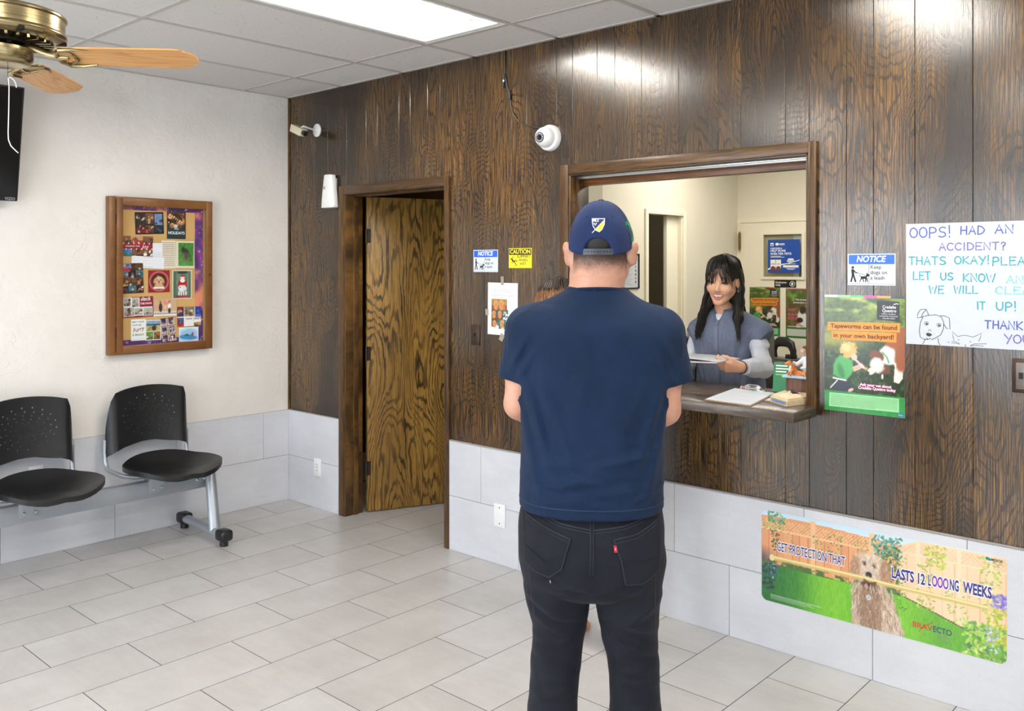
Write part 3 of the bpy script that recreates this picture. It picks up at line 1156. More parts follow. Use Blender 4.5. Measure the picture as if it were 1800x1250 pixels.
mb.tube(pts, 0.0016, WHITEP, 7)
mb.build('pull_cord', fan)

# ================================================================ television
tv = thing('television', 'black flat television tilted forward on the cream wall behind the fan', 'television', (0.0, -1.74, 1.94))
TM = Matrix.Translation((0.062, 0, 0)) @ Matrix.Rotation(math.radians(10.0), 4, 'Y')
mb = MB()
mb.box((0.0, -1.0, 0.0), (0.030, 0.0, 0.60), BLACKP, 0.005, M=TM)
mb.build('casing', tv)
mb = MB()
mb.box((0.0285, -0.988, 0.024), (0.0315, -0.010, 0.590), BLACKG, M=TM)
mb.build('screen', tv)
mb = MB()
put_text(mb, 'VIZIO', 0, 0, 0.020, flat('silver_lettering', (205, 208, 212), 0.3, 0.4), bold=0.01, width=0.050)
o = mb.build('maker_lettering', tv)
o.matrix_local = TM @ Matrix.Translation((0.0318, -0.040, 0.0125)) @ Matrix(((0, 0, 1, 0), (1, 0, 0, 0), (0, 1, 0, 0), (0, 0, 0, 1)))
mb = MB()
mb.box((0.001, -0.62, 0.14), (0.012, -0.38, 0.46), DARKBR)
mb.box((0.010, -0.56, 0.22), (0.085, -0.53, 0.40), DARKBR)
mb.box((0.010, -0.47, 0.22), (0.085, -0.44, 0.40), DARKBR)
mb.build('wall_bracket', tv)

# ================================================================ bulletin board and its cards
BY0, BY1, BZ0, BZ1 = -1.240, -0.595, 1.073, 1.997
bd = thing('bulletin_board', 'orange oak framed display case with cork back on the cream wall', 'bulletin board', (0.0, (BY0 + BY1) / 2, BZ0))
bd_m = Matrix.Translation((0.0, -(BY0 + BY1) / 2, -BZ0))
mb = MB()
D = 0.052
for lo, hi, m in [((0.001, BY0, BZ0), (D, BY0 + 0.036, BZ1), W_OAK), ((0.001, BY1 - 0.020, BZ0), (D, BY1, BZ1), W_OAK),
                  ((0.001, BY0 + 0.034, BZ1 - 0.020), (D, BY1 - 0.018, BZ1), W_OAK), ((0.001, BY0 + 0.034, BZ0), (D, BY1 - 0.018, BZ0 + 0.020), W_OAK)]:
    mb.box(lo, hi, m, 0.002, M=bd_m)
mb.build('case_frame', bd)
CORK = flat('tan_cork', (205, 166, 104), 0.85, var=0.14, scale=260, bump=0.2)
mb = MB()
mb.box((0.001, BY0 + 0.03, BZ0 + 0.015), (0.008, BY1 - 0.015, BZ1 - 0.015), CORK, M=bd_m)
mb.build('cork_panel', bd)
# galaxy border paper
gal = MB()
IY0, IY1, IZ0, IZ1 = -1.178, -0.637, 1.123, 1.947
pc = Pic(IY1 - IY0, IZ1 - IZ0, 70, 106, (84, 52, 112))
n1 = fbm(pc.U * 9, pc.V * 9, 5, 4)
n2 = fbm(pc.U * 14 + 3, pc.V * 14, 9, 4)
pc.put((n1 - 0.47) * 5, (142, 70, 140))
pc.put((n2 - 0.56) * 6, (60, 50, 120))
pc.put((fbm(pc.U * 7, pc.V * 7, 21, 4) - 0.58) * 7, (222, 140, 110))
pc.put((fbm(pc.U * 120, pc.V * 120, 2, 1) - 0.86) * 9, (235, 215, 240))
w_, h_ = pc.w, pc.h
pc.into(gal, PRINT, keep=lambda u, v: (u > w_ - 0.052) | (v > h_ - 0.026) | (u < 0.012) | (v < 0.030))
o = gal.build('border_paper', bd)
finish_print(o, gal)
o.matrix_local = bd_m @ on_left_wall(IY0, IZ0, 0.0095)
# hinged door frame in front
dfr = MB()
DX0, DX1 = 0.046, 0.060
fy0, fy1 = BY0 + 0.040, BY1 - 0.004
for lo, hi, m in [((DX0, fy0, BZ0 + 0.006), (DX1, fy0 + 0.038, BZ1 - 0.006), W_OAK), ((DX0, fy1 - 0.042, BZ0 + 0.006), (DX1, fy1, BZ1 - 0.006), W_OAK),
                  ((DX0, fy0 + 0.036, BZ1 - 0.050), (DX1, fy1 - 0.040, BZ1 - 0.006), W_OAK), ((DX0, fy0 + 0.036, BZ0 + 0.006), (DX1, fy1 - 0.040, BZ0 + 0.050), W_OAK)]:
    dfr.box(lo, hi, m, 0.003, M=bd_m)
do = dfr.build('door', bd)
for z in (1.115 + 0.06, 1.115 + 0.72):
    mb = MB()
    mb.tube([(0.055, fy0 - 0.002, z), (0.055, fy0 - 0.002, z + 0.06)], 0.004, DARKBR, 8, M=bd_m)
    mb.build('hinge', do)
mb = MB()
mb.lathe([(0.006, 0.0), (0.006, 0.004), (0.0, 0.005)], DARKBR, 12, bd_m @ Matrix.Translation((DX1 - 0.0005, fy1 - 0.021, 1.537)) @ Matrix.Rotation(math.pi / 2, 4, 'Y'))
mb.build('lock', do)
rng = np.random.RandomState(11)


def blobs(pc, x0, y0, x1, y1, pal, n=14, seed=0):
    """a small photograph: ground, backdrop and a few figures"""
    r = np.random.RandomState(seed)
    inside = (pc.U >= x0) & (pc.U <= x1) & (pc.V >= y0) & (pc.V <= y1)
    w, h = x1 - x0, y1 - y0
    keep = pc.c.copy()
    pc.put(inside, pal[0])
    pc.put(inside & (pc.V < y0 + h * r.uniform(0.25, 0.5)), pal[1])
    for k in range(n):
        c = np.array(pal[r.randint(len(pal))], float) * r.uniform(0.7, 1.2)
        pc.ell(x0 + w * r.uniform(0.1, 0.9), y0 + h * r.uniform(0.05, 0.8), w * r.uniform(0.06, 0.2), h * r.uniform(0.06, 0.22), np.clip(c, 0, 255), r.uniform(0, 3), 0.4, 0.5, k)
    pc.tone(22, 90, 90, seed, inside.astype(float))
    m = inside[..., None]
    pc.c = np.where(m, pc.c, keep)


_card_n = [0]


def card(yc, zc, w, h, painter, label, rot=0.0, extra=None, res=0.0028):
    pc = Pic(w, h, max(6, int(w / res)), max(6, int(h / res)), (245, 244, 240))
    painter(pc)
    b = MB()
    pc.into(b, PRINT, 0.0)
    n = len(b.v)
    # paper edge and back
    b.add([(0, 0, -0.0008), (w, 0, -0.0008), (w, h, -0.0008), (0, h, -0.0008), (0, 0, 0), (w, 0, 0), (w, h, 0), (0, h, 0)], [(0, 3, 2, 1), (0, 1, 5, 4), (1, 2, 6, 5), (2, 3, 7, 6), (3, 0, 4, 7)], PAPER)
    if extra:
        extra(b)
    o = b.build('card')
    finish_print(o, b)
    _card_n[0] += 1
    o.matrix_world = Matrix.Translation((0.0112 + 0.0006 * (_card_n[0] % 5), yc, zc)) @ Matrix.Rotation(rot, 4, 'X') @ Matrix(((0, 0, 1, 0), (1, 0, 0, -w / 2), (0, 1, 0, -h / 2), (0, 0, 0, 1)))
    return tag(o, label, 'greeting card', 'cards pinned in the display case')


FUR = [(120, 84, 56), (70, 58, 50), (190, 150, 110), (225, 215, 200), (40, 36, 36), (150, 40, 40)]
GRN = [(96, 140, 70), (70, 110, 56), (120, 160, 90), (150, 120, 90), (90, 70, 60), (200, 190, 170)]
DRK = [(28, 28, 30), (40, 38, 40), (90, 80, 72), (170, 140, 120), (140, 36, 36), (210, 200, 190)]
WARM = [(96, 56, 36), (60, 44, 36), (190, 120, 60), (230, 180, 120), (40, 30, 28), (140, 100, 70)]


def p_black(pc):
    pc.c[:] = (24, 24, 26)
    w, h = pc.w, pc.h
    blobs(pc, .006, h * .52, w * .34, h - .006, DRK, 8, 1)
    blobs(pc, w * .36, h * .45, w * .66, h - .006, FUR, 8, 2)
    blobs(pc, w * .68, .010, w - .006, h - .010, [(110, 140, 180), (40, 44, 48), (60, 70, 84), (190, 200, 215)], 5, 3)
    blobs(pc, .006, .008, w * .34, h * .49, [(60, 34, 30), (120, 30, 30), (190, 60, 50), (220, 180, 160)], 8, 4)
    blobs(pc, w * .36, .006, w * .66, h * .40, FUR, 8, 5)


def p_hol(pc):
    w, h = pc.w, pc.h
    pc.c[:] = (38, 56, 60)
    blobs(pc, .004, h * .42, w - .004, h - .004, WARM, 16, 6)
    for k in range(12):
        pc.ell(w * (0.1 + 0.8 * ((k * 37) % 100) / 100), h * (0.6 + 0.35 * ((k * 61) % 100) / 100), .004, .004, (255, 214, 150))
    for k in range(3):
        pc.ell(w * (.28 + .2 * k), h * .46, .014, .012, [(150, 110, 80), (220, 210, 200), (90, 70, 60)][k], 0, .5, .4, k)


def x_hol(b):
    put_text(b, 'HOLIDAYS', 0.062, 0.036, 0.024, WHITE_INK, bold=0.02, width=0.105)
    put_text(b, 'happy', 0.062, 0.062, 0.013, WHITE_INK, shear=0.3)


def p_joy(pc):
    w, h = pc.w, pc.h
    blobs(pc, 0, h * .62, w * .28, h, FUR, 7, 7)
    blobs(pc, w * .28, h * .62, w * .66, h, [(200, 150, 110), (150, 60, 50), (225, 190, 150), (110, 70, 50)], 7, 8)
    blobs(pc, w * .66, h * .62, w, h, FUR, 7, 9)
    pc.put((pc.V > h * .36) & (pc.V < h * .64), (150, 28, 36))
    blobs(pc, 0, 0, w * .30, h * .36, [(70, 130, 200), (60, 110, 90), (110, 150, 200)], 5, 10)
    blobs(pc, w * .30, 0, w * .62, h * .36, FUR, 7, 11)
    blobs(pc, w * .62, 0, w, h * .36, FUR, 7, 12)
    for k in range(12):
        pc.ell(w * (k + .5) / 12, h * (.36 if k % 2 else .64), .004, .004, (240, 235, 235))


def x_joy(b):
    put_text(b, 'UNLEASH THE', 0.062, 0.060, 0.012, WHITE_INK, bold=0.01, width=0.085)
    put_text(b, 'Joy', 0.138, 0.058, 0.032, WHITE_INK, shear=0.35)


def lines_on(pc, rgb, n, x0=.08, x1=.92, y0=.12, y1=.92, wid=.0012, seed=0):
    r = np.random.RandomState(seed)
    for k in range(n):
        y = pc.h * (y1 - (y1 - y0) * k / max(1, n - 1))
        x = pc.w * x0
        while x < pc.w * x1:
            L = r.uniform(.004, .014)
            pc.line([(x, y), (min(x + L, pc.w * x1), y + r.uniform(-.0006, .0006))], wid, rgb, 1.0)
            x += L + .003


def p_letter(pc):
    pc.c[:] = (238, 240, 246)
    lines_on(pc, (170, 174, 190), 7, seed=1, y0=.45)


def p_letter2(pc):
    pc.c[:] = (240, 242, 247)
    lines_on(pc, (176, 180, 196), 4, seed=2, x0=.35)
    pc.ell(pc.w * .78, pc.h * .25, .012, .004, (196, 150, 200))


def p_hand(pc):
    pc.c[:] = (228, 218, 196)
    lines_on(pc, (96, 86, 80), 13, seed=3, wid=.0020)


def p_grass(pc):
    w, h = pc.w, pc.h
    pc.c[:] = (226, 222, 200)
    blobs(pc, .016, .014, w - .004, h - .010, [(70, 130, 56), (76, 140, 60), (60, 112, 48)], 6, 15)
    for a in ((.5, .62), (.42, .66), (.58, .6)):
        pc.ell(w * a[0], h * a[1], .012, .020, (60, 54, 52), .3, .4, .5, 2)
    for k in range(4):
        pc.line([(w * (.42 + .07 * k), h * .55), (w * (.40 + .09 * k), h * .25)], .006, (120, 92, 74))
    pc.ell(w * .56, h * .46, .012, .024, (86, 66, 84), 0, .5, .5, 6)


def p_coll(pc):
    w, h = pc.w, pc.h
    k = 0
    for j in range(4):
        for i in range(3):
            blobs(pc, w * i / 3, h * j / 4, w * (i + 1) / 3, h * (j + 1) / 4, [DRK, FUR, [(60, 120, 130), (40, 60, 66), (200, 180, 150), (150, 60, 50)], WARM][(i * 2 + j * 3) % 4], 7, 20 + k)
            k += 1
    blobs(pc, 0, h * .72, w * .46, h, [(90, 140, 190), (180, 50, 60), (224, 180, 150), (60, 30, 34)], 8, 44)


def p_red(pc):
    w, h = pc.w, pc.h
    pc.c[:] = (140, 34, 40)
    pc.ell(w / 2, h / 2, w * .46, h * .46, (196, 112, 112), 0, .03)
    pc.ell(w / 2, h / 2, w * .40, h * .40, (150, 44, 48), 0, .03)
    pc.ell(w / 2, h / 2, w * .35, h * .35, (70, 44, 36), 0, .05)
    pc.ell(w * .5, h * .52, w * .19, h * .22, (214, 178, 136), 0, .3, .4, 3)
    pc.ell(w * .5, h * .30, w * .22, h * .13, (206, 168, 126), 0, .3, .4, 5)
    for s in (-1, 1):
        pc.ell(w * (.5 + s * .19), h * .52, w * .06, h * .13, (196, 152, 108), s * .3, .3, .3, 4)
        pc.ell(w * (.5 + s * .075), h * .56, .0035, .0035, (30, 24, 22))
    pc.ell(w * .5, h * .48, .0055, .0045, (30, 24, 22))
    pc.ell(w * .5, h * .44, .004, .005, (190, 80, 80))
    pc.put((abs(pc.U - w * .5) < w * .26) & (abs(pc.V - h * .2) < .005), (240, 235, 230))


def p_santa(pc):
    w, h = pc.w, pc.h
    pc.c[:] = (110, 130, 110)
    pc.put((pc.V < h * .12), (150, 60, 56))
    pc.tone(26, 60, 30, 4)
    pc.put((pc.U < w * .2) | (pc.U > w * .86), (84, 110, 84))
    pc.ell(w * .52, h * .93, w * .3, h * .05, (50, 66, 54), 0, .4, .8, 2)
    pc.ell(w * .52, h * .50, w * .24, h * .22, (178, 32, 38), 0, .15)
    pc.ell(w * .52, h * .70, w * .10, h * .08, (226, 186, 164), 0, .2)
    pc.ell(w * .52, h * .64, w * .13, h * .07, (242, 240, 238), 0, .2, .3, 3)
    pc.ell(w * .52, h * .78, w * .12, h * .05, (184, 34, 40), 0, .2)
    pc.ell(w * .52, h * .745, w * .13, h * .022, (244, 242, 240), 0, .3)
    pc.ell(w * .45, h * .36, w * .15, h * .12, (238, 238, 240), .3, .2, .5, 6)
    pc.ell(w * .62, h * .38, w * .10, h * .10, (230, 230, 234), .3, .2, .5, 7)
    for a in (.34, .46, .58, .70):
        pc.ell(w * a, h * .2, w * .035, h * .09, (244, 244, 246), 0, .3)
    pc.ell(w * .40, h * .40, .004, .004, (30, 30, 34))
    pc.put((abs(pc.U - w * .5) > w * .46) | (abs(pc.V - h * .5) > h * .475), (236, 232, 228))


def p_deck(pc):
    w, h = pc.w, pc.h
    pc.c[:] = (134, 28, 44)
    for x0, y0, x1, y1, s in ((.02, .56, .26, .96, 50), (.30, .52, .52, .94, 51), (.04, .08, .36, .50, 52), (.38, .12, .64, .46, 53), (.67, .08, .96, .46, 54)):
        pc.put((pc.U > w * (x0 - .02)) & (pc.U < w * (x1 + .02)) & (pc.V > h * (y0 - .03)) & (pc.V < h * (y1 + .03)), (240, 236, 234))
        blobs(pc, w * x0, h * y0, w * x1, h * y1, [(176, 180, 170), (150, 140, 130), (110, 80, 60), (60, 54, 50), (210, 196, 176)], 8, s)


def x_deck(b):
    put_text(b, 'deck', 0.139, 0.108, 0.034, WHITE_INK, shear=0.25, width=0.062, bold=0.01)
    put_text(b, 'THE PAWS', 0.139, 0.080, 0.016, WHITE_INK, bold=0.02, width=0.070)


def p_couple(pc):
    w, h = pc.w, pc.h
    pc.c[:] = (206, 170, 136)
    pc.put(pc.V < h * .30, (222, 206, 190))
    pc.put(pc.V < h * .10, (240, 240, 240))
    for k in range(14):
        pc.ell(w * k / 13, h * .14, .004, .004, (130, 130, 140))
    pc.ell(w * .30, h * .50, w * .075, h * .26, (66, 50, 44), 0, .2)
    pc.ell(w * .30, h * .82, w * .035, h * .07, (120, 84, 66), 0, .3)
    pc.ell(w * .68, h * .60, w * .075, h * .16, (238, 236, 234), 0, .2)
    pc.ell(w * .68, h * .30, w * .055, h * .16, (50, 50, 60), 0, .2)
    pc.ell(w * .68, h * .84, w * .035, h * .07, (90, 66, 54), 0, .3)
    for k, c in enumerate([(232, 150, 130), (236, 120, 90), (226, 170, 160), (214, 130, 130)]):
        pc.ell(w * (.46 + .06 * k), h * (.84 - .05 * (k % 2)), .008, .010, c, 0, .2)
    pc.ell(w * .5, h * .5, w * .05, h * .12, (226, 190, 180), 0, .6)


def p_ny(pc):
    w, h = pc.w, pc.h
    pc.c[:] = (244, 243, 240)
    blobs(pc, 0, h * .5, w * .27, h, [(120, 40, 40), (40, 60, 110), (220, 180, 150), (60, 40, 40)], 8, 60)
    blobs(pc, w * .29, h * .5, w * .72, h, [(130, 116, 96), (170, 150, 120), (90, 80, 66), (214, 200, 180)], 9, 61)
    blobs(pc, w * .74, h * .46, w, h, [(40, 60, 140), (90, 120, 190), (30, 40, 90)], 6, 62)
    blobs(pc, 0, 0, w * .27, h * .46, [(90, 110, 150), (170, 50, 50), (60, 60, 80)], 8, 63)
    blobs(pc, w * .68, 0, w, h * .2, [(200, 160, 90), (120, 80, 50), (80, 90, 110)], 6, 64)


def x_ny(b):
    put_text(b, 'new years', 0.108, 0.048, 0.022, flat('dark_red_ink', (150, 30, 44), 0.5), shear=0.3, width=0.108, bold=0.01)


def p_furry(pc):
    pc.c[:] = (244, 246, 244)
    lines_on(pc, (200, 206, 200), 3, y0=.04, y1=.12)


def x_furry(b):
    G_, R_, T_ = flat('green_ink', (60, 140, 96), 0.5), flat('dark_red_ink', (150, 30, 44), 0.5), flat('teal_ink', (60, 130, 150), 0.5)
    put_text(b, 'MAY YOUR', 0.044, 0.111, 0.013, T_, width=0.070, bold=0.02)
    put_text(b, 'DAYS BE', 0.036, 0.092, 0.013, G_, width=0.052, bold=0.02)
    put_text(b, 'Furry', 0.046, 0.066, 0.034, R_, shear=0.25, width=0.070, rot=0.2, bold=0.01)
    put_text(b, '& BRIGHT', 0.044, 0.034, 0.018, G_, width=0.072, bold=0.02)


def p_land(pc):
    w, h = pc.w, pc.h
    pc.c[:] = (240, 240, 236)
    blobs(pc, .003, h * .46, w - .003, h - .003, [(120, 160, 200), (190, 170, 100), (150, 130, 80)], 4, 70)
    pc.put((pc.V > h * .74) & (pc.V < h * .80) & (pc.U > .003) & (pc.U < w - .003), (60, 84, 70))
    pc.ell(w * .55, h * .60, .013, .015, (56, 50, 48), 0, .3, .5, 3)
    blobs(pc, .003, .003, w * .48, h * .44, GRN, 7, 71)
    blobs(pc, w * .51, .003, w - .003, h * .44, [(150, 110, 70), (110, 80, 50), (190, 160, 120), (90, 60, 44)], 8, 72)


def p_strip(seed):
    def f(pc):
        w, h = pc.w, pc.h
        pc.c[:] = (104, 30, 56)
        for k in range(3):
            pc.put((pc.U > .002) & (pc.U < w - .002) & (pc.V > h * (k + .07) / 3) & (pc.V < h * (k + .93) / 3), (236, 232, 232))
            blobs(pc, .005, h * (k + .1) / 3, w - .005, h * (k + .9) / 3, [(70, 60, 90), (200, 170, 150), (150, 110, 80), (40, 34, 36), (226, 210, 200)], 8, seed + k)
    return f


def p_sled(pc):
    w, h = pc.w, pc.h
    pc.c[:] = (222, 236, 246)
    pc.ell(w * .5, h * .5, w * .46, h * .42, (150, 200, 232), 0, .5, .3, 4)
    pc.ell(w * .45, h * .30, w * .5, h * .16, (60, 140, 196), -.1, .4, .3, 5)
    pc.line([(w * .25, h * .42), (w * .6, h * .42), (w * .66, h * .5)], .004, (70, 60, 70))
    pc.ell(w * .7, h * .5, .006, .012, (176, 40, 44), 0, .3)
    pc.ell(w * .4, h * .46, .012, .006, (90, 80, 80), 0, .3)
    pc.put((abs(pc.U - w * .5) > w * .47) | (abs(pc.V - h * .5) > h * .46), (240, 244, 248))


card(-0.983, 1.849, 0.176, 0.132, p_black, 'black collage card with a castle photo at the top of the case', 0.045)
card(-0.814, 1.842, 0.122, 0.168, p_hol, 'dark green holidays card with glowing lights at the upper right', 0.0, x_hol)
card(-0.993, 1.613, 0.200, 0.070, p_letter2, 'folded white letter lying below the red joy card', -0.05)
card(-0.934, 1.655, 0.060, 0.150, p_letter, 'narrow white printed letter between the joy card and the cream note', 0.0)
card(-1.054, 1.709, 0.188, 0.120, p_joy, 'red joy card with rows of pet photos at the upper left', 0.0, x_joy)
card(-0.862, 1.662, 0.088, 0.172, p_hand, 'cream handwritten note beside the grass photo', 0.02)
card(-0.757, 1.662, 0.120, 0.166, p_grass, 'photo of a dog on green grass with a cream margin', 0.0)
card(-1.088, 1.519, 0.134, 0.178, p_coll, 'tall dark collage of small photos at the left edge of the case', 0.03)
card(-0.925, 1.499, 0.134, 0.133, p_red, 'square red card with a golden dog in a circle', 0.0)
card(-0.776, 1.477, 0.124, 0.176, p_santa, 'photo of a person in a red santa suit with white dogs', 0.0)
card(-1.052, 1.347, 0.183, 0.122, p_deck, 'dark red paws card with five white-edged photos', 0.02, x_deck)
card(-0.885, 1.339, 0.146, 0.103, p_couple, 'tan photo card of two standing people with balloons', 0.0)
card(-0.730, 1.278, 0.158, 0.122, p_ny, 'white new years card with five small photos at the right', 0.0, x_ny)
card(-1.052, 1.211, 0.088, 0.127, p_furry, 'white card reading furry and bright at the bottom left', 0.0, x_furry)
card(-0.959, 1.205, 0.096, 0.122, p_land, 'card with three outdoor dog photos next to the white furry card', 0.0)
card(-0.889, 1.200, 0.040, 0.148, p_strip(80), 'purple strip of three photos tilted, the left one of the two', 0.13)
card(-0.842, 1.203, 0.042, 0.150, p_strip(90), 'purple strip of three photos tilted, the right one of the two', 0.13)
card(-0.733, 1.167, 0.128, 0.088, p_sled, 'pale blue snow card with a sled at the bottom right', 0.0)

# ================================================================ beam seating
seatg = thing('beam_seating', 'grey steel beam bench with black perforated plastic seats along the cream wall', 'bench', (0.30, -1.08, 0.0))
SO = Matrix.Translation((-0.30, 1.08, 0.0))
mb = MB()
mb.box((0.325, -2.95, 0.292), (0.372, -0.795, 0.388), SILVER, 0.006, M=SO)
for z in (0.355, 0.325):
    pass
beam = mb.build('beam', seatg)
for y in (-0.868, -0.822, -2.92, -2.87):
    mb = MB()
    mb.lathe([(0.008, 0.0), (0.008, 0.003), (0.005, 0.006), (0.0, 0.007)], CHROME, 12, SO @ Matrix.Translation((0.371, y, 0.345)) @ Matrix.Rotation(math.pi / 2, 4, 'Y'))
    mb.build('bolt', beam)


def end_leg(y):
    mb = MB()
    # slanted oval upright from the foot to the beam end
    mb.tube([(0.500, y - 0.028, 0.055), (0.440, y - 0.010, 0.215), (0.372, y + 0.010, 0.400)], [0.034, 0.032, 0.031], SILVER, 18, M=SO, flatten=0.72)
    mb.tube([(0.372, y + 0.010, 0.398), (0.371, y + 0.0105, 0.407)], [0.033, 0.030], BLACKP, 18, M=SO, flatten=0.75)
    lg = mb.build('leg', seatg)
    mb = MB()
    mb.tube([(0.120, y - 0.010, 0.060), (0.600, y - 0.032, 0.060)], 0.031, SILVER, 18, M=SO, flatten=0.8)
    mb.build('foot_bar', lg)
    for x, yy in ((0.105, y - 0.009), (0.605, y - 0.032)):
        mb = MB()
        mb.box((x - 0.045, yy - 0.037, 0.030), (x + 0.045, yy + 0.037, 0.094), BLACKP, 0.018, M=SO, seg=3)
        mb.tube([(x, yy, 0.0), (x, yy, 0.034)], 0.024, BLACKP, 16, M=SO)
        mb.build('foot_cap', lg)


end_leg(-0.800)
end_leg(-2.900)

# perforated back: flat pattern (u across, v up) triangulated with its holes, then bent
ring = []
holes = []
for ri, (rx, ry, n, rad) in enumerate([(0.020, 0.014, 5, 0.0022), (0.046, 0.032, 9, 0.0026), (0.072, 0.051, 12, 0.0030), (0.099, 0.070, 14, 0.0034), (0.126, 0.090, 17, 0.0038), (0.152, 0.112, 18, 0.0043)]):
    for k in range(n):
        th = 2 * math.pi * (k + 0.5 * (ri % 2)) / n + 0.1
        holes.append((rx * math.cos(th), 0.225 + ry * math.sin(th), rad))


def back_outline():
    pts = []
    for i in range(13):                       # arched bottom, left to right
        u = -0.252 + 0.504 * i / 12
        pts.append((u, 0.010 + 0.062 * (1 - (u / 0.252) ** 2) ** 0.8 if abs(u) < 0.2519 else 0.006))
    for i in range(1, 9):                     # right side
        s = i / 9
        pts.append((0.252 + 0.010 * math.sin(s * 2.2) - 0.042 * s ** 1.7, 0.006 + 0.355 * s))
    for i in range(0, 13):                    # crowned top
        u = 0.205 - 0.410 * i / 12
        pts.append((u, 0.368 + 0.026 * (1 - (u / 0.205) ** 2)))
    for i in range(8, 0, -1):
        s = i / 9
        pts.append((-(0.252 + 0.010 * math.sin(s * 2.2) - 0.042 * s ** 1.7), 0.006 + 0.355 * s))
    return pts


def make_back():
    out = back_outline()
    verts = [Vector(p) for p in out]
    n = len(out)
    faces = [list(range(n))]
    hv = []
    for (u, v, r) in holes:
        a = len(verts)
        verts += [Vector((u + r * math.cos(2 * math.pi * k / 8), v + r * math.sin(2 * math.pi * k / 8))) for k in range(8)]
        hv.append(list(range(a, a + 8)))
    for i in range(-12, 13):
        for j in range(1, 19):
            u, v = i * 0.021, j * 0.021
            if all((u - a) ** 2 + (v - b) ** 2 > (r + 0.003) ** 2 for a, b, r in holes):
                verts.append(Vector((u, v)))
    edges = [(i, (i + 1) % n) for i in range(n)] + [(h[k], h[(k + 1) % 8]) for h in hv for k in range(8)]
    vo, eo, fo, ov, oe, of = delaunay_2d_cdt(verts, edges, [], 1, 1e-6)
    tri = []
    for f in fo:
        c = sum((vo[i] for i in f), Vector((0, 0))) / len(f)
        if any((c.x - a) ** 2 + (c.y - b) ** 2 < (r * 0.93) ** 2 for a, b, r in holes):
            continue
        tri.append(list(f))

    def bend(u, v):
        e = max(0.0, abs(u) - 0.190)
        x = 0.010 + 0.85 * min(abs(u), 0.190) ** 2 + 0.25 * (v - 0.16) ** 2 - 0.08 * v + 0.32 * e - 17.0 * e * e
        return (x, math.copysign(abs(u) - 1.6 * e * e, u), v)
    b = bmesh.new()
    bv = [b.verts.new(bend(p.x, p.y)) for p in vo]
    for f in tri:
        try:
            b.faces.new([bv[i] for i in f])
        except ValueError:
            pass
    bmesh.ops.recalc_face_normals(b, faces=b.faces[:])
    th = 0.009
    geom = bmesh.ops.solidify(b, geom=b.faces[:], thickness=th)
    return b


back_bm = make_back()
back_src = MB().bm(back_bm, CHAIRP, True)


def make_seat_src():
    """dished seat shell: superellipse outline, rolled front edge (+x is the front)"""
    nu, nv = 40, 14
    vs, fs = [], []

    def surf(r, th, under):
        c, s = math.cos(th), math.sin(th)
        e = 2.5
        k = (abs(c) ** e + abs(s) ** e) ** (-1 / e)
        x, y = 0.228 * k * c * r, 0.262 * k * s * r
        if c < 0:
            y *= 1 - 0.10 * c * c * r
        rim = r ** 4
        z = 0.020 * rim - 0.028 * (1 - r * r) ** 1.3 - 0.046 * max(0.0, (x - 0.10) / 0.13) ** 2 + 0.030 * max(0.0, (-x - 0.13) / 0.10) ** 1.6
        z += 0.008 * math.exp(-(y / 0.05) ** 2) * max(0, x) / 0.2
        if under:
            z -= 0.026 + 0.010 * (1 - r ** 3)
        return (x, y, z)
    for under in (False, True):
        for j in range(nv + 1):
            r = j / nv
            for i in range(nu):
                rr = r if not (under and j == nv) else 0.992
                vs.append(surf(max(r, 0.001), 2 * math.pi * i / nu, under))
    per = (nv + 1) * nu
    for side in (0, 1):
        for j in range(nv):
            for i in range(nu):
                i2 = (i + 1) % nu
                q = [side * per + j * nu + i, side * per + j * nu + i2, side * per + (j + 1) * nu + i2, side * per + (j + 1) * nu + i]
                fs.append(q[::-1] if side == 0 else q)
    for i in range(nu):
        i2 = (i + 1) % nu
        fs.append([nv * nu + i, per + nv * nu + i, per + nv * nu + i2, nv * nu + i2][::-1])
    fs = [list(reversed(f)) for f in fs]
    return MB().add(vs, fs, CHAIRP, True)


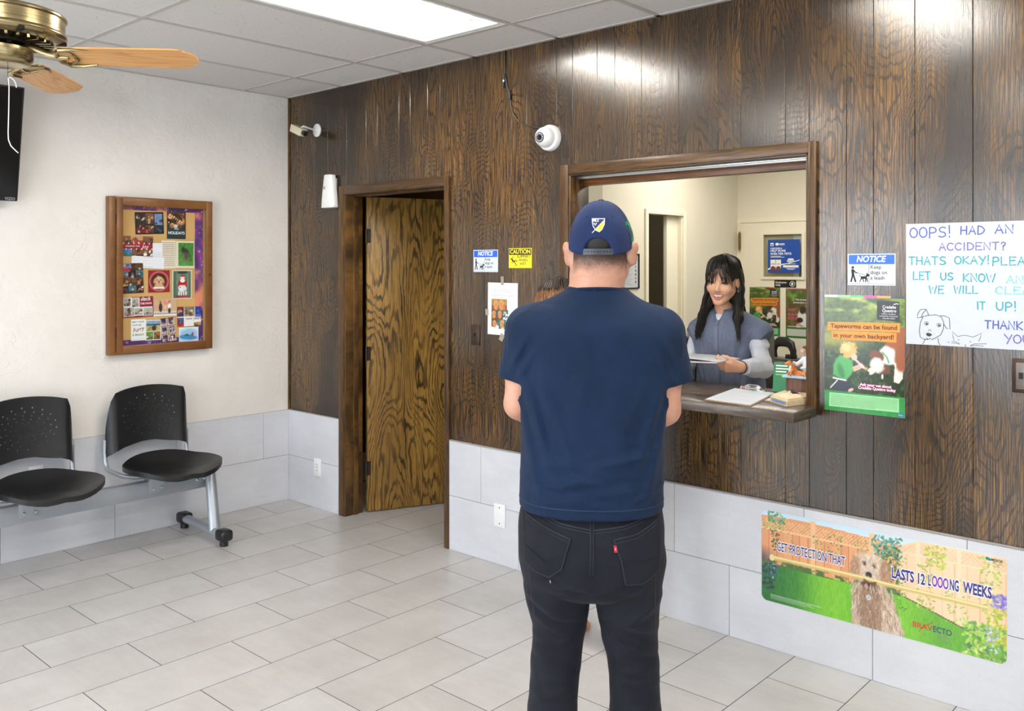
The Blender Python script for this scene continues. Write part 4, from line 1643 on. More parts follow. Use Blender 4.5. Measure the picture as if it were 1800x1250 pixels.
seat_src = make_seat_src()
first = {}
for i, yc in enumerate((-1.052, -1.722, -2.392)):
    def inst(key, build):
        if key in first:
            c = first[key].copy()
            c.parent = seatg
            COL.objects.link(c)
            first_loc = Vector(first[key].location)
            c.location = first_loc + Vector((0, yc + 1.052, 0))
            return c
        first[key] = build()
        return first[key]

    def b_back():
        o = back_src.build('backrest', seatg)
        o.location = Vector((0.118 - 0.30, -1.040 + 1.08, 0.498))
        return o

    def b_seat():
        o = seat_src.build('seat', seatg)
        o.location = Vector((0.395 - 0.30, -1.030 + 1.08, 0.462))
        return o

    def b_brk():
        m = MB()
        m.box((0.318, -1.16, 0.384), (0.378, -1.06, 0.400), SILVER, 0.002, M=SO)
        m.box((0.372, -1.16, 0.318), (0.377, -1.06, 0.398), SILVER, 0.001, M=SO)
        m.box((0.322, -1.15, 0.398), (0.374, -1.07, 0.410), SILVER, 0.002, M=SO)
        return m.build('seat_bracket', seatg)

    def b_tub():
        m = MB()
        for s in (-1, 1):
            yy = -1.040 + s * 0.245
            m.tube([(0.36, -1.04 + s * 0.10, 0.412), (0.33, -1.04 + s * 0.18, 0.414), (0.29, yy - s * .012, 0.422), (0.25, yy, 0.430), (0.16, yy, 0.432), (0.122, yy, 0.442), (0.106, yy, 0.475), (0.100, yy, 0.53), (0.098, yy, 0.60)], 0.0125, SILVER, 12, M=SO)
        m.tube([(0.36, -1.14, 0.412), (0.36, -0.94, 0.412)], 0.0125, SILVER, 12, M=SO)
        return m.build('support_tube', seatg)

    def b_bolt(k):
        def g():
            m = MB()
            m.lathe([(0.009, 0.0), (0.009, 0.004), (0.006, 0.008), (0.0, 0.009)], CHROME, 12, SO @ Matrix.Translation((0.377, -1.136 + 0.052 * k, 0.340)) @ Matrix.Rotation(math.pi / 2, 4, 'Y'))
            return m.build('bolt', seatg)
        return g
    inst('back', b_back)
    inst('seat', b_seat)
    inst('brk', b_brk)
    inst('tub', b_tub)
    inst('bolt0', b_bolt(0))
    inst('bolt1', b_bolt(1))

# ================================================================ wall plates
PLATE_W = flat('white_wall_plate', (240, 240, 240), 0.35, var=0.01)


def plate(name, M, w, h, mat, label, cat, parts=None, d=0.006):
    b = MB()
    b.box((-w / 2, -h / 2, 0.0), (w / 2, h / 2, d), mat, 0.0025)
    o = b.build(name)
    o.matrix_world = M
    tag(o, label, cat)
    if parts:
        parts(o)
    return o


def screws(o, zs, mat=DARKBR):
    for z in zs:
        b = MB()
        b.lathe([(0.0035, 0.0), (0.003, 0.0015), (0.0, 0.0018)], mat, 10, Matrix.Translation((0, z, 0.006)))
        b.build('screw', o)


def duplex(o):
    for s in (-1, 1):
        b = MB()
        b.box((-0.017, s * 0.0195 - 0.014, 0.004), (0.017, s * 0.0195 + 0.014, 0.0075), PLATE_W, 0.003)
        for sx in (-0.006, 0.006):
            b.box((sx - 0.0012, s * 0.0195 - 0.004, 0.0070), (sx + 0.0012, s * 0.0195 + 0.006, 0.0078), INK)
        b.build('socket', o)
    screws(o, (0,), STEEL)


plate('wall_outlet', on_left_wall(-1.622, 0.440, 0.0122), 0.075, 0.118, PLATE_W, 'white double outlet on the tiles behind the left black seat', 'outlet', duplex)
plate('wall_outlet', on_back_wall(0.352, 0.270, -0.0122), 0.074, 0.118, PLATE_W, 'white double outlet on the tiles left of the open door', 'outlet', duplex)
plate('blank_wall_plate', on_back_wall(1.988, 0.264, -0.0122), 0.082, 0.124, PLATE_W, 'white blank plate with two screws on the tiles right of the door', 'wall plate', lambda o: screws(o, (0.042, -0.042)))


def toggle(o):
    b = MB()
    b.box((-0.005, -0.012, 0.005), (0.005, 0.012, 0.0075), INK)
    b.box((-0.0035, -0.002, 0.006), (0.0035, 0.008, 0.016), INK, 0.001)
    b.build('toggle', o)
    screws(o, (0.030, -0.030), INK)


plate('light_switch', on_back_wall(1.793, 1.213), 0.066, 0.112, flat('dark_bronze_plate', (74, 60, 52), 0.32, 0.7, var=0.08), 'dark bronze light switch between the door and the white flyer', 'light switch', toggle, 0.006)


def rocker(o):
    b = MB()
    b.box((-0.030, -0.046, 0.005), (0.030, 0.046, 0.0085), flat('worn_bronze_face', (120, 112, 106), 0.35, 0.6, var=0.35, scale=900), 0.001)
    b.build('switch_face', o)
    for s in (-1, 1):
        b = MB()
        b.box((s * 0.014 - 0.007, -0.010, 0.008), (s * 0.014 + 0.007, 0.012, 0.0105), INK)
        b.build('toggle', o)


plate('light_switch', on_back_wall(4.462, 1.211), 0.086, 0.118, flat('dark_bronze_plate', (74, 60, 52), 0.32, 0.7), 'dark bronze light switch under the handwritten poster', 'light switch', rocker, 0.008)

# ================================================================ cameras, air freshener, loose connector
cam_t = thing('security_camera', 'ivory box security camera on a white arm in the corner above the wood wall', 'security camera', (0.328, 0.0, 2.486))
mb = MB()
mb.lathe([(0.043, 0.0), (0.043, 0.005), (0.036, 0.009), (0.016, 0.012), (0.013, 0.020)], WHITEP, 28, Matrix.Rotation(math.pi / 2, 4, 'X'))
for k in range(3):
    a = 2 * math.pi * k / 3 + 0.5
    mb.lathe([(0.004, 0.0), (0.0, 0.002)], STEEL, 8, Matrix.Rotation(math.pi / 2, 4, 'X') @ Matrix.Translation((0.030 * math.cos(a), 0.030 * math.sin(a), 0.0085)))
mb.build('mounting_base', cam_t)
cdir = Vector((0.93, -0.05, -0.34)).normalized()
mid = Vector((-0.012, -0.112, -0.012))
mb = MB()
mb.tube([(0, -0.015, 0), (-0.002, -0.060, 0.006), (-0.008, -0.104, 0.016), (-0.016, -0.112, 0.004)], 0.0065, WHITEP, 12)
mb.build('arm', cam_t)
zc = cdir
yc_ = Vector((0, 0, 1)).cross(zc).normalized()
xc_ = zc.cross(yc_)
MC = Matrix(((xc_.x, yc_.x, zc.x, mid.x), (xc_.y, yc_.y, zc.y, mid.y), (xc_.z, yc_.z, zc.z, mid.z), (0, 0, 0, 1)))
# box body axis z, slightly behind the mount
mb = MB()
mb.box((-0.034, -0.026, -0.105), (0.016, 0.026, 0.028), IVORY, 0.004, M=MC)
mb.build('camera_body', cam_t)
mb = MB()
mb.lathe([(0.018, 0.026), (0.018, 0.052), (0.015, 0.054), (0.013, 0.046), (0.0, 0.044)], BLACKP, 20, MC @ Matrix.Translation((-0.010, 0.0, 0)))
mb.build('lens', cam_t)

dome = thing('security_camera', 'white dome security camera above the reception window', 'security camera', (2.330, 0.0, 2.240))
mb = MB()
RX = Matrix.Rotation(math.pi / 2, 4, 'X')
mb.lathe([(0.066, 0.0), (0.066, 0.020), (0.062, 0.028), (0.050, 0.032)], WHITEP, 40, RX)
mb.build('mounting_base', dome)
fd = Vector((0.05, -1.0, -0.10)).normalized()
ya = Vector((0, 0, 1)).cross(fd).normalized()
xa_ = fd.cross(ya)
MD = Matrix(((xa_.x, ya.x, fd.x, 0), (xa_.y, ya.y, fd.y, -0.046), (xa_.z, ya.z, fd.z, 0.0), (0, 0, 0, 1)))
mb = MB()
prof = [(0.052 * math.cos(a), 0.052 * math.sin(a)) for a in np.linspace(-0.5, 0.95, 12)]
mb.lathe(prof + [(0.026, 0.046), (0.0, 0.046)], WHITEP, 36, MD)
mb.build('camera_ball', dome)
mb = MB()
mb.lathe([(0.0265, 0.0440), (0.0265, 0.0478), (0.021, 0.049), (0.0, 0.049)], BLACKP, 28, MD)
for k in range(12):
    a = 2 * math.pi * k / 12
    mb.lathe([(0.0035, 0.049), (0.0, 0.0505)], flat('infrared_led', (190, 190, 196), 0.3), 8, MD @ Matrix.Translation((0.019 * math.cos(a), 0.019 * math.sin(a), 0)))
mb.lathe([(0.012, 0.049), (0.011, 0.053), (0.0, 0.052)], BLACKG, 20, MD)
mb.build('lens', dome)
mb = MB()
put_text(mb, 'avi', 0, 0, 0.014, INK, bold=0.01)
o = mb.build('maker_lettering', dome)
o.matrix_local = Matrix.Translation((-0.018, -0.0835, -0.0355)) @ Matrix.Rotation(math.radians(58), 4, 'X')
mb = MB()
cab = [(2.016, -0.004, 2.735), (2.017, -0.005, 2.66), (2.020, -0.006, 2.600), (2.030, -0.007, 2.555), (2.048, -0.006, 2.500), (2.054, -0.006, 2.46), (2.070, -0.005, 2.400), (2.110, -0.005, 2.350), (2.170, -0.005, 2.320), (2.230, -0.005, 2.305), (2.280, -0.005, 2.295), (2.310, -0.006, 2.290)]
mb.tube(cab, 0.0028, BLACKP, 8)
cb = mb.build('camera_cable')
tag(cb, 'thin black cable running down the wood wall to the dome camera', 'cable')
mb = MB()
mb.tube([(2.014, -0.008, 2.612), (2.014, -0.009, 2.578)], [0.007, 0.0085], BLACKP, 12)
mb.tube([(2.012, -0.010, 2.572), (2.008, -0.011, 2.540)], 0.006, BLACKP, 10)
mb.tube([(2.012, -0.0095, 2.580), (2.012, -0.0095, 2.568)], 0.0078, CHROME, 12)
mb.build('connector', cb)
mb = MB()
mb.tube([(2.050, -0.008, 2.520), (2.054, -0.008, 2.470)], 0.008, BLACKP, 12)
mb.build('connector', cb)

fr = thing('air_freshener', 'white tapered air freshener dispenser beside the top of the door frame', 'air freshener', (0.512, 0.0, 1.965))
mb = MB()
prof = []
for i in range(9):
    s = i / 8
    prof.append((0.066 - 0.026 * s ** 1.3, 0.205 * s))
vs, fs = [], []
n = 28
for hw, z in [(0.060, 0.0)] + [(p[0], p[1] + 0.004) for p in prof] + [(0.034, 0.212)]:
    for k in range(n):
        th = 2 * math.pi * k / n
        c, s = math.cos(th), math.sin(th)
        e = 3.2
        kk = (abs(c) ** e + abs(s) ** e) ** (-1 / e)
        vs.append((hw * kk * c, -0.034 - 0.034 * kk * s * (hw / 0.066) ** 0.5, z))
for j in range(len(vs) // n - 1):
    for k in range(n):
        k2 = (k + 1) % n
        fs.append((j * n + k, (j + 1) * n + k, (j + 1) * n + k2, j * n + k2))
fs.append(tuple(range(n)))
fs.append(tuple(reversed(range(len(vs) - n, len(vs)))))
mb.add(vs, fs, WHITEP, True)
mb.build('cover', fr)
mb = MB()
mb.box((-0.012, -0.0745, 0.118), (-0.004, -0.0715, 0.136), INK_GREY, 0.001)
mb.build('spray_nozzle', fr)
mb = MB()
mb.box((-0.030, -0.004, 0.02), (0.030, 0.0, 0.19), WHITEP)
mb.build('back_plate', fr)

# ================================================================ notices on the wood wall


def dog_walker(b, x, y, s, m):
    """pictogram of a walker with a leashed dog; (x, y) lower left, s height"""
    disc(b, x + .16 * s, y + .93 * s, .085 * s, .085 * s, m)
    polyz(b, [(x + .06 * s, y + .82 * s), (x + .24 * s, y + .82 * s), (x + .26 * s, y + .42 * s), (x + .10 * s, y + .42 * s)], m)
    polyz(b, [(x + .10 * s, y + .44 * s), (x + .20 * s, y + .44 * s), (x + .10 * s, y), (x + .0 * s, y)], m)
    polyz(b, [(x + .16 * s, y + .44 * s), (x + .26 * s, y + .44 * s), (x + .40 * s, y + .0 * s), (x + .29 * s, y + .0 * s)], m)
    ribbon(b, [(x + .20 * s, y + .76 * s), (x + .38 * s, y + .58 * s), (x + .46 * s, y + .60 * s)], .07 * s, m)
    ribbon(b, [(x + .46 * s, y + .60 * s), (x + 1.08 * s, y + .40 * s)], .025 * s, m)
    polyz(b, [(x + .66 * s, y + .36 * s), (x + 1.06 * s, y + .38 * s), (x + 1.04 * s, y + .20 * s), (x + .84 * s, y + .22 * s), (x + .70 * s, y + .18 * s)], m)
    for q in ((.68, .58), (.76, .84), (.96, .94), (1.02, 1.06)):
        polyz(b, [(x + (q[0] + .0) * s, y + .26 * s), (x + (q[0] + .07) * s, y + .26 * s), (x + (q[1] + .05) * s, y), (x + q[1] * s, y)], m)
    polyz(b, [(x + .98 * s, y + .36 * s), (x + 1.06 * s, y + .56 * s), (x + 1.24 * s, y + .46 * s), (x + 1.22 * s, y + .40 * s), (x + 1.08 * s, y + .34 * s)], m)
    polyz(b, [(x + 1.04 * s, y + .52 * s), (x + 1.05 * s, y + .63 * s), (x + 1.12 * s, y + .54 * s)], m)
    ribbon(b, [(x + .68 * s, y + .34 * s), (x + .56 * s, y + .46 * s)], .035 * s, m)


def notice(name, M, w, h, label):
    b = MB()
    b.box((-w / 2, -h / 2, 0.0), (w / 2, h / 2, 0.0012), VINYL)
    o = b.build(name)
    o.matrix_world = M
    tag(o, label, 'sign', 'keep dogs on a leash signs')
    z = 0.0016
    b = MB()
    polyz(b, [(-w / 2 + .004, h / 2 - .004), (-w / 2 + .004, h / 2 - .33 * h), (w / 2 - .004, h / 2 - .33 * h), (w / 2 - .004, h / 2 - .004)][::1], BLUE_S, z)
    put_text(b, 'NOTICE', 0, h / 2 - .175 * h, h * .27, WHITE_INK, z + .0004, width=w * .62, bold=0.025, shear=0.22)
    b.build('sign_header', o)
    b = MB()
    dog_walker(b, -w / 2 + .055 * w, -h / 2 + .10 * h, h * .50, INK)
    for k in range(len(b.v)):
        b.v[k] = (b.v[k][0], b.v[k][1], z)
    b.build('dog_walker_symbol', o)
    b = MB()
    ribbon(b, [(-.045 * w, h / 2 - .33 * h), (-.045 * w, -h / 2 + .05 * h)], .0012, INK, z)
    ribbon(b, [(-w / 2 + .02 * w, -h / 2 + .05 * h), (w / 2 - .02 * w, -h / 2 + .05 * h)], .0008, INK, z)
    for k, s in enumerate(('Keep', 'dogs on', 'a leash')):
        put_text(b, s, -.02 * w, h * (.075 - .17 * k), h * .165, INK, z, align='LEFT', bold=0.008)
    b.build('lettering', o)
    return o


notice('notice_sign', on_back_wall(1.870, 1.619, -0.0003), 0.184, 0.120, 'small blue and white leash notice left of the yellow caution sign')
notice('notice_sign', on_back_wall(3.934, 1.578, -0.0003), 0.182, 0.122, 'blue and white leash notice above the tapeworm poster right of the window')

b = MB()
w, h = 0.160, 0.104
b.box((-w / 2, -h / 2, 0.0), (w / 2, h / 2, 0.0012), YELL_S)
o = b.build('caution_sign')
o.matrix_world = on_back_wall(2.121, 1.633, -0.0003)
tag(o, 'yellow and black slippery when wet caution sign on the wood wall', 'sign')
b = MB()
polyz(b, [(-w / 2 + .003, h / 2 - .003), (-w / 2 + .003, h / 2 - .34 * h), (w / 2 - .003, h / 2 - .34 * h), (w / 2 - .003, h / 2 - .003)], INK, .0016)
put_text(b, 'CAUTION', 0, h / 2 - .185 * h, h * .30, YELL_S, .002, width=w * .88, bold=0.025)
b.build('sign_header', o)
b = MB()
for k, (s, x) in enumerate((('SLIPPERY', .26 * w), ('WHEN', .20 * w), ('WET', .20 * w))):
    put_text(b, s, x * .62, h * (.075 - .185 * k), h * .185, INK, .0016, width=w * (.60 if k == 0 else .38 if k == 1 else .28), bold=0.012)
b.build('lettering', o)
b = MB()
x, y, s = -w / 2 + .012, -h / 2 + .010, .050
disc(b, x + .10 * s, y + .78 * s, .09 * s, .09 * s, INK, .0016)
ribbon(b, [(x + .18 * s, y + .72 * s), (x + .42 * s, y + .50 * s), (x + .62 * s, y + .44 * s)], .16 * s, INK, .0016)
ribbon(b, [(x + .46 * s, y + .48 * s), (x + .80 * s, y + .62 * s), (x + .95 * s, y + .44 * s)], .09 * s, INK, .0016)
ribbon(b, [(x + .56 * s, y + .44 * s), (x + .74 * s, y + .22 * s), (x + .88 * s, y + .02 * s)], .09 * s, INK, .0016)
ribbon(b, [(x + .26 * s, y + .66 * s), (x + .36 * s, y + .92 * s), (x + .28 * s, y + 1.06 * s)], .07 * s, INK, .0016)
ribbon(b, [(x + .30 * s, y + .60 * s), (x + .18 * s, y + .38 * s), (x + .38 * s, y + .32 * s)], .07 * s, INK, .0016)
ribbon(b, [(x + .50 * s, y + .0 * s), (x + .66 * s, y + .04 * s)], .05 * s, INK, .0016)
b.build('falling_figure_symbol', o)

# paper flyer
w, h = 0.216, 0.279
pc = Pic(w, h, 76, 98, (238, 241, 247))
r = np.random.RandomState(5)
for k in range(6):
    y = h - .030 - .0095 * k
    x = .030
    while x < (w - .030 if k < 5 else w * .6):
        L = r.uniform(.006, .016)
        pc.line([(x, y), (x + L, y)], .0022, (160, 164, 176), 1.0)
        x += L + .003
for (x0, y0, x1, y1, pal, sd) in [(.026, .135, .140, .192, [(150, 120, 60), (120, 60, 40), (190, 150, 80), (90, 90, 50), (200, 90, 60)], 1),
                                   (.026, .085, .066, .134, [(70, 60, 50), (110, 70, 50), (60, 80, 60)], 2), (.068, .085, .112, .134, [(60, 90, 100), (90, 70, 60), (80, 90, 70)], 3),
                                   (.112, .080, .150, .134, [(60, 100, 70), (220, 220, 226), (40, 60, 50), (190, 60, 60)], 4),
                                   (.026, .040, .076, .084, [(90, 60, 40), (216, 214, 216), (60, 80, 60)], 5), (.076, .034, .134, .084, [(70, 110, 90), (222, 222, 226), (110, 80, 60)], 6)]:
    blobs(pc, x0, y0, x1, y1, pal, 9, 100 + sd)
for (x, y, rr) in [(.046, .108, .014), (.089, .108, .014), (.050, .058, .013), (.104, .058, .014), (.06, .158, .018), (.098, .160, .018)]:
    pc.ell(x, y + rr * .5, rr, rr, (208, 150, 96), 0, .35, .4, 3)
    pc.ell(x, y - rr * .6, rr * .9, rr * .9, (196, 132, 78), 0, .35, .4, 4)
    for s in (-1, 1):
        pc.ell(x + s * rr * .4, y + rr * .7, .0018, .0018, (30, 24, 22))
    pc.ell(x, y + rr * .35, .0026, .002, (30, 24, 22))
b = MB()
pc.into(b, PRINT, 0.0008)
b.box((0, 0, 0), (w, h, 0.0007), PAPER)
o = b.build('flyer')
finish_print(o, b)
o.matrix_world = on_back_wall(1.886, 1.224, -0.001) @ Matrix.Rotation(math.radians(-0.6), 4, 'Z')
tag(o, 'white paper flyer with dog photos taped to the wood wall under the caution sign', 'flyer')
for x, y, rw, rh, rz in [(.105, .290, .022, .046, .05), (.104, -.012, .030, .040, -.5), (-.006, .118, .024, .034, .1), (.222, .118, .024, .034, 0)]:
    b = MB()
    c, s = math.cos(rz), math.sin(rz)
    b.add([(x + px * c - py * s, y + px * s + py * c, .0011) for px, py in ((-rw / 2, -rh / 2), (rw / 2, -rh / 2), (rw / 2, rh / 2), (-rw / 2, rh / 2))], [(0, 1, 2, 3)], TAPE)
    b.build('tape', o)

# ---------------------------------------------------------------- tapeworm poster (two copies in the place)
GREEN_D, ORANGE, MINT = flat('poster_green', (44, 128, 62), 0.3), flat('poster_orange', (232, 142, 44), 0.3), flat('poster_mint', (150, 212, 152), 0.3)
CHAR_, PINK = flat('poster_charcoal', (48, 52, 54), 0.3), flat('poster_pink', (222, 60, 150), 0.3)


def tape_poster(M, label, res, dw=0.309, dh=0.459):
    pc = Pic(dw, dh, int(dw / res), int(dh / res), (70, 90, 40))
    U, V = pc.U, pc.V
    n = fbm(U * 14, V * 22, 3, 4)
    pc.put((n - .45) * 4, (112, 132, 52))
    pc.put((fbm(U * 8, V * 20, 8, 3) - .56) * 6 * (V > .30), (178, 190, 96))
    pc.put(np.clip((.30 - V) / .05, 0, 1) * .92, (36, 52, 30))
    pc.tone(20, 120, 120, 5)
    pc.put((fbm(U * 60, V * 60, 6, 2) - .62) * 4 * (V < .25), (70, 96, 50))
    pc.put(np.clip((.06 - abs(V - .285)) / .05, 0, 1) * np.clip((.2 - U) / .1, 0, 1) * .6, (170, 160, 60))
    # dog
    pc.poly([(.2305, .2634), (.262, .322), (.309, .345), (.309, .194), (.300, .150), (.285, .1306), (.2669, .1352), (.273, .1977), (.2366, .2013)], (150, 86, 54))
    pc.poly([(.262, .215), (.300, .20), (.302, .15), (.287, .1286), (.268, .1332), (.272, .19)], (228, 220, 214))
    pc.ell(.246, .232, .032, .036, (232, 226, 220), .4, .25, .3, 2)
    pc.ell(.296, .225, .024, .05, (146, 84, 54), 0, .3, .3, 4)
    pc.ell(.205, .226, .029, .022, (112, 64, 44), -.5, .2, .3, 3)
    pc.ell(.238, .178, .018, .018, (104, 60, 44), .2, .2, .2, 5)
    pc.ell(.206, .192, .027, .030, (226, 218, 212), .3, .3, .3, 6)
    pc.ell(.184, .168, .015, .013, (222, 212, 206), .6, .3, .2, 7)
    pc.ell(.171, .160, .006, .006, (60, 40, 40))
    pc.line([(.226, .244), (.243, .225), (.250, .205)], .005, (48, 150, 84))
    pc.ell(.226, .150, .004, .010, (220, 210, 205))
    # child
    pc.poly([(.0629, .2207), (.1115, .2048), (.1147, .1634), (.0857, .1225), (.0333, .1439), (.0399, .1802)], (64, 148, 76))
    pc.ell(.075, .175, .038, .045, (70, 156, 82), .2, .2, .2, 3)
    pc.ell(.066, .160, .012, .03, (46, 118, 60), .3, .6)
    pc.poly([(.1115, .178), (.146, .196), (.160, .184), (.148, .176), (.118, .160)], (226, 170, 146))
    pc.line([(.126, .205), (.156, .178)], .008, (220, 200, 214))
    pc.ell(.164, .176, .006, .005, (220, 160, 80))
    pc.ell(.096, .246, .033, .031, (226, 168, 92), 0, .25, .6, 4)
    pc.ell(.087, .254, .018, .016, (240, 196, 128), 0, .5, .6, 5)
    pc.ell(.118, .218, .012, .014, (232, 184, 160), .2, .3)
    pc.poly([(.0366, .1215), (.0889, .1228), (.118, .094), (.100, .080), (.026, .082)], (40, 44, 58))
    pc.line([(.036, .130), (.085, .124)], .006, (230, 232, 236))
    pc.line([(.052, .122), (.024, .090)], .004, (230, 232, 236))
    pc.ell(.105, .088, .012, .006, (222, 170, 150), .5)
    # top colour bar, bottom panel
    for k, c in enumerate([(190, 224, 190), (140, 204, 130), (84, 176, 96), (222, 60, 150), (240, 150, 60), (60, 66, 70)]):
        pc.put((V > dh - .009) & (U >= dw * k / 6) & (U < dw * (k + 1) / 6), c)
    pc.put(V < .0790 - .002 * (U / dw), (48, 132, 66))
    pc.tone(8, 60, 60, 3, (V < .079).astype(float))
    b = MB()
    pc.into(b, PRINT_GLOSS, .0012)
    b.box((0, 0, 0), (dw, dh, .001), PAPER)
    polyz(b, [(.206, .4411), (.2895, .4380), (.2895, .3629), (.206, .3680)][::-1], CHAR_, .0016)
    put_text(b, 'Credelio', .252, .4165, .0165, WHITE_INK, .002, width=.050, bold=.01)
    put_text(b, 'Quattro', .252, .4025, .0165, WHITE_INK, .002, width=.052, bold=.01)
    for k, s in enumerate(('lotilaner, moxidectin,', 'praziquantel, and pyrantel', 'chewable tablets')):
        put_text(b, s, .250, .3905 - .0085 * k, .0075, WHITE_INK, .002, width=(.052, .066, .046)[k])
    ribbon(b, [(.268, .427), (.278, .430), (.286, .429)], .0028, WHITE_INK, .002)
    polyz(b, [(.0134, .3512), (.2909, .3575), (.2909, .3228), (.0101, .3184)][::-1], ORANGE, .0016)
    polyz(b, [(.0267, .3159), (.279, .3195), (.2778, .2837), (.0333, .2837)][::-1], ORANGE, .0016)
    BR_ = flat('poster_brown_ink', (62, 34, 22), 0.4)
    put_text(b, 'Tapeworms can be found', .153, .3372, .024, BR_, .002, width=.256, bold=.02, rot=.012)
    put_text(b, 'in your own backyard!', .153, .3005, .024, BR_, .002, width=.232, bold=.02, rot=.014)
    for dz, m, bd in ((.0016, PINK, .09), (.002, WHITE_INK, .018)):
        put_text(b, 'Ask your vet about', .200, .113, .0145, m, dz, width=.120, bold=bd)
        put_text(b, 'Credelio Quattro today', .205, .1005, .0145, m, dz, width=.142, bold=bd)
    polyz(b, [(.0201, .0711), (.2879, .0721), (.2879, .0195), (.0181, .0165)][::-1], MINT, .0016)
    GL = flat('poster_small_print', (92, 150, 100), 0.4)
    for k in range(9):
        y = .0655 - .0052 * k
        ribbon(b, [(.026, y), (.282 if k != 8 else .20, y)], .0014, GL, .002)
    polyz(b, [(.284, .0145), (.304, .0145), (.304, .006), (.284, .006)][::-1], BLUE_S, .0016)
    put_text(b, 'Elanco', .294, .0102, .0055, WHITE_INK, .002)
    o = b.build('poster')
    finish_print(o, b)
    o.matrix_world = M
    return tag(o, label, 'poster')


tape_poster(on_back_wall(3.750, 1.0185, -0.0005), 'green tapeworm poster of a child and a spotted dog on the wood wall', 0.0017)

# ---------------------------------------------------------------- handwritten poster
STROKES = {
    'O': [[(.5, 1), (.15, .85), (0, .5), (.12, .15), (.5, 0), (.88, .15), (1, .5), (.85, .85), (.5, 1)]],
    'P': [[(.1, 1), (.08, -.1)], [(.1, .95), (.6, 1), (.95, .78), (.8, .5), (.12, .42)]],
    'S': [[(.92, .9), (.5, 1), (.12, .8), (.3, .55), (.8, .42), (.92, .18), (.5, 0), (.05, .1)]],
    '!': [[(.5, 1.15), (.45, .35)], [(.45, .06), (.45, -.02)]],
    '?': [[(.1, .8), (.4, 1), (.85, .85), (.75, .6), (.45, .5), (.45, .3)], [(.45, .08), (.45, 0)]],
    'H': [[(.08, 1), (.05, 0)], [(.92, 1.02), (.92, 0)], [(.06, .5), (.92, .5)]],
    'A': [[(0, 0), (.5, 1), (1, 0)], [(.2, .38), (.82, .38)]],
    'D': [[(.08, 1), (.08, 0)], [(.05, 1), (.6, .92), (1, .5), (.65, .08), (.06, 0)]],
    'N': [[(.06, 0), (.06, 1), (.92, 0), (.95, 1.02)]],
    'C': [[(.95, .85), (.5, 1), (.08, .7), (.06, .3), (.5, 0), (.95, .15)]],
    'I': [[(.5, 1), (.48, 0)]],
    'E': [[(.95, .98), (.1, 1), (.08, 0), (.98, .03)], [(.1, .52), (.8, .54)]],
    'T': [[(0, 1), (1, 1)], [(.5, 1), (.48, 0)]],
    'K': [[(.08, 1), (.08, 0)], [(.9, .98), (.1, .45), (.98, 0)]],
    'Y': [[(0, 1), (.48, .5)], [(1, 1), (.35, -.12)]],
    'L': [[(.1, 1), (.06, 0), (.95, .02)]],
    'U': [[(.05, 1), (.06, .3), (.45, 0), (.9, .25), (.95, 1)]],
    'W': [[(0, 1), (.25, 0), (.5, .75), (.75, 0), (1, 1)]],
}
PEN_B, PEN_V, PEN_T = flat('blue_marker', (66, 84, 170), 0.5, var=0.25, scale=90), flat('violet_marker', (112, 106, 176), 0.5, var=0.25, scale=90), flat('teal_marker', (44, 158, 176), 0.5, var=0.25, scale=90)
PEN_T2 = flat('pale_teal_marker', (130, 196, 206), 0.5, var=0.25, scale=90)
PEN_K = flat('black_marker', (44, 46, 52), 0.5)
hw = thing('handwritten_poster', 'large white handwritten accident poster with a dog and cat drawing', 'poster', (4.063, -0.0006, 1.300))
b = MB()
b.box((0, 0, 0), (0.560, 0.449, 0.0012), PAPER)
sheet = b.build('paper_sheet', hw)
SH = on_back_wall(0, 0)
sheet.matrix_local = SH


def write(b, word, x0, x1, y0, y1, m, pw=.0044, seed=0, slope=0.0):
    r = random.Random(word + str(seed))
    wd = {'I': .35, '!': .3, 'W': 1.35, '?': .8}
    tot = sum(wd.get(c, 1.0) for c in word) + .28 * (len(word) - 1)
    k = (x1 - x0) / tot
    x = x0
    for c in word:
        w = wd.get(c, 1.0)
        for st in STROKES[c]:
            pts = [(x + p[0] * w * k, y0 + slope * (x - x0) + p[1] * (y1 - y0)) for p in st]
            if len(pts) > 3:
                q = []
                for a in range(len(pts) - 1):
                    p0, p1, p2, p3 = pts[max(a - 1, 0)], pts[a], pts[a + 1], pts[min(a + 2, len(pts) - 1)]
                    if c in 'OSCDPU?':
                        for t_ in (0, .33, .66):
                            q.append(tuple(.5 * (2 * p1[d] + (p2[d] - p0[d]) * t_ + (2 * p0[d] - 5 * p1[d] + 4 * p2[d] - p3[d]) * t_ * t_ + (3 * p1[d] - p0[d] - 3 * p2[d] + p3[d]) * t_ ** 3) for d in (0, 1)))
                    else:
                        q.append(p1)
                q.append(pts[-1])
                pts = q
            pts = [(px + r.uniform(-.0007, .0007), py + r.uniform(-.0007, .0007)) for px, py in pts]
            ribbon(b, pts, pw, m, .0016)
            for px, py in pts:
                disc(b, px, py, pw / 2, pw / 2, m, .00162, 8)
        x += (w + .28) * k


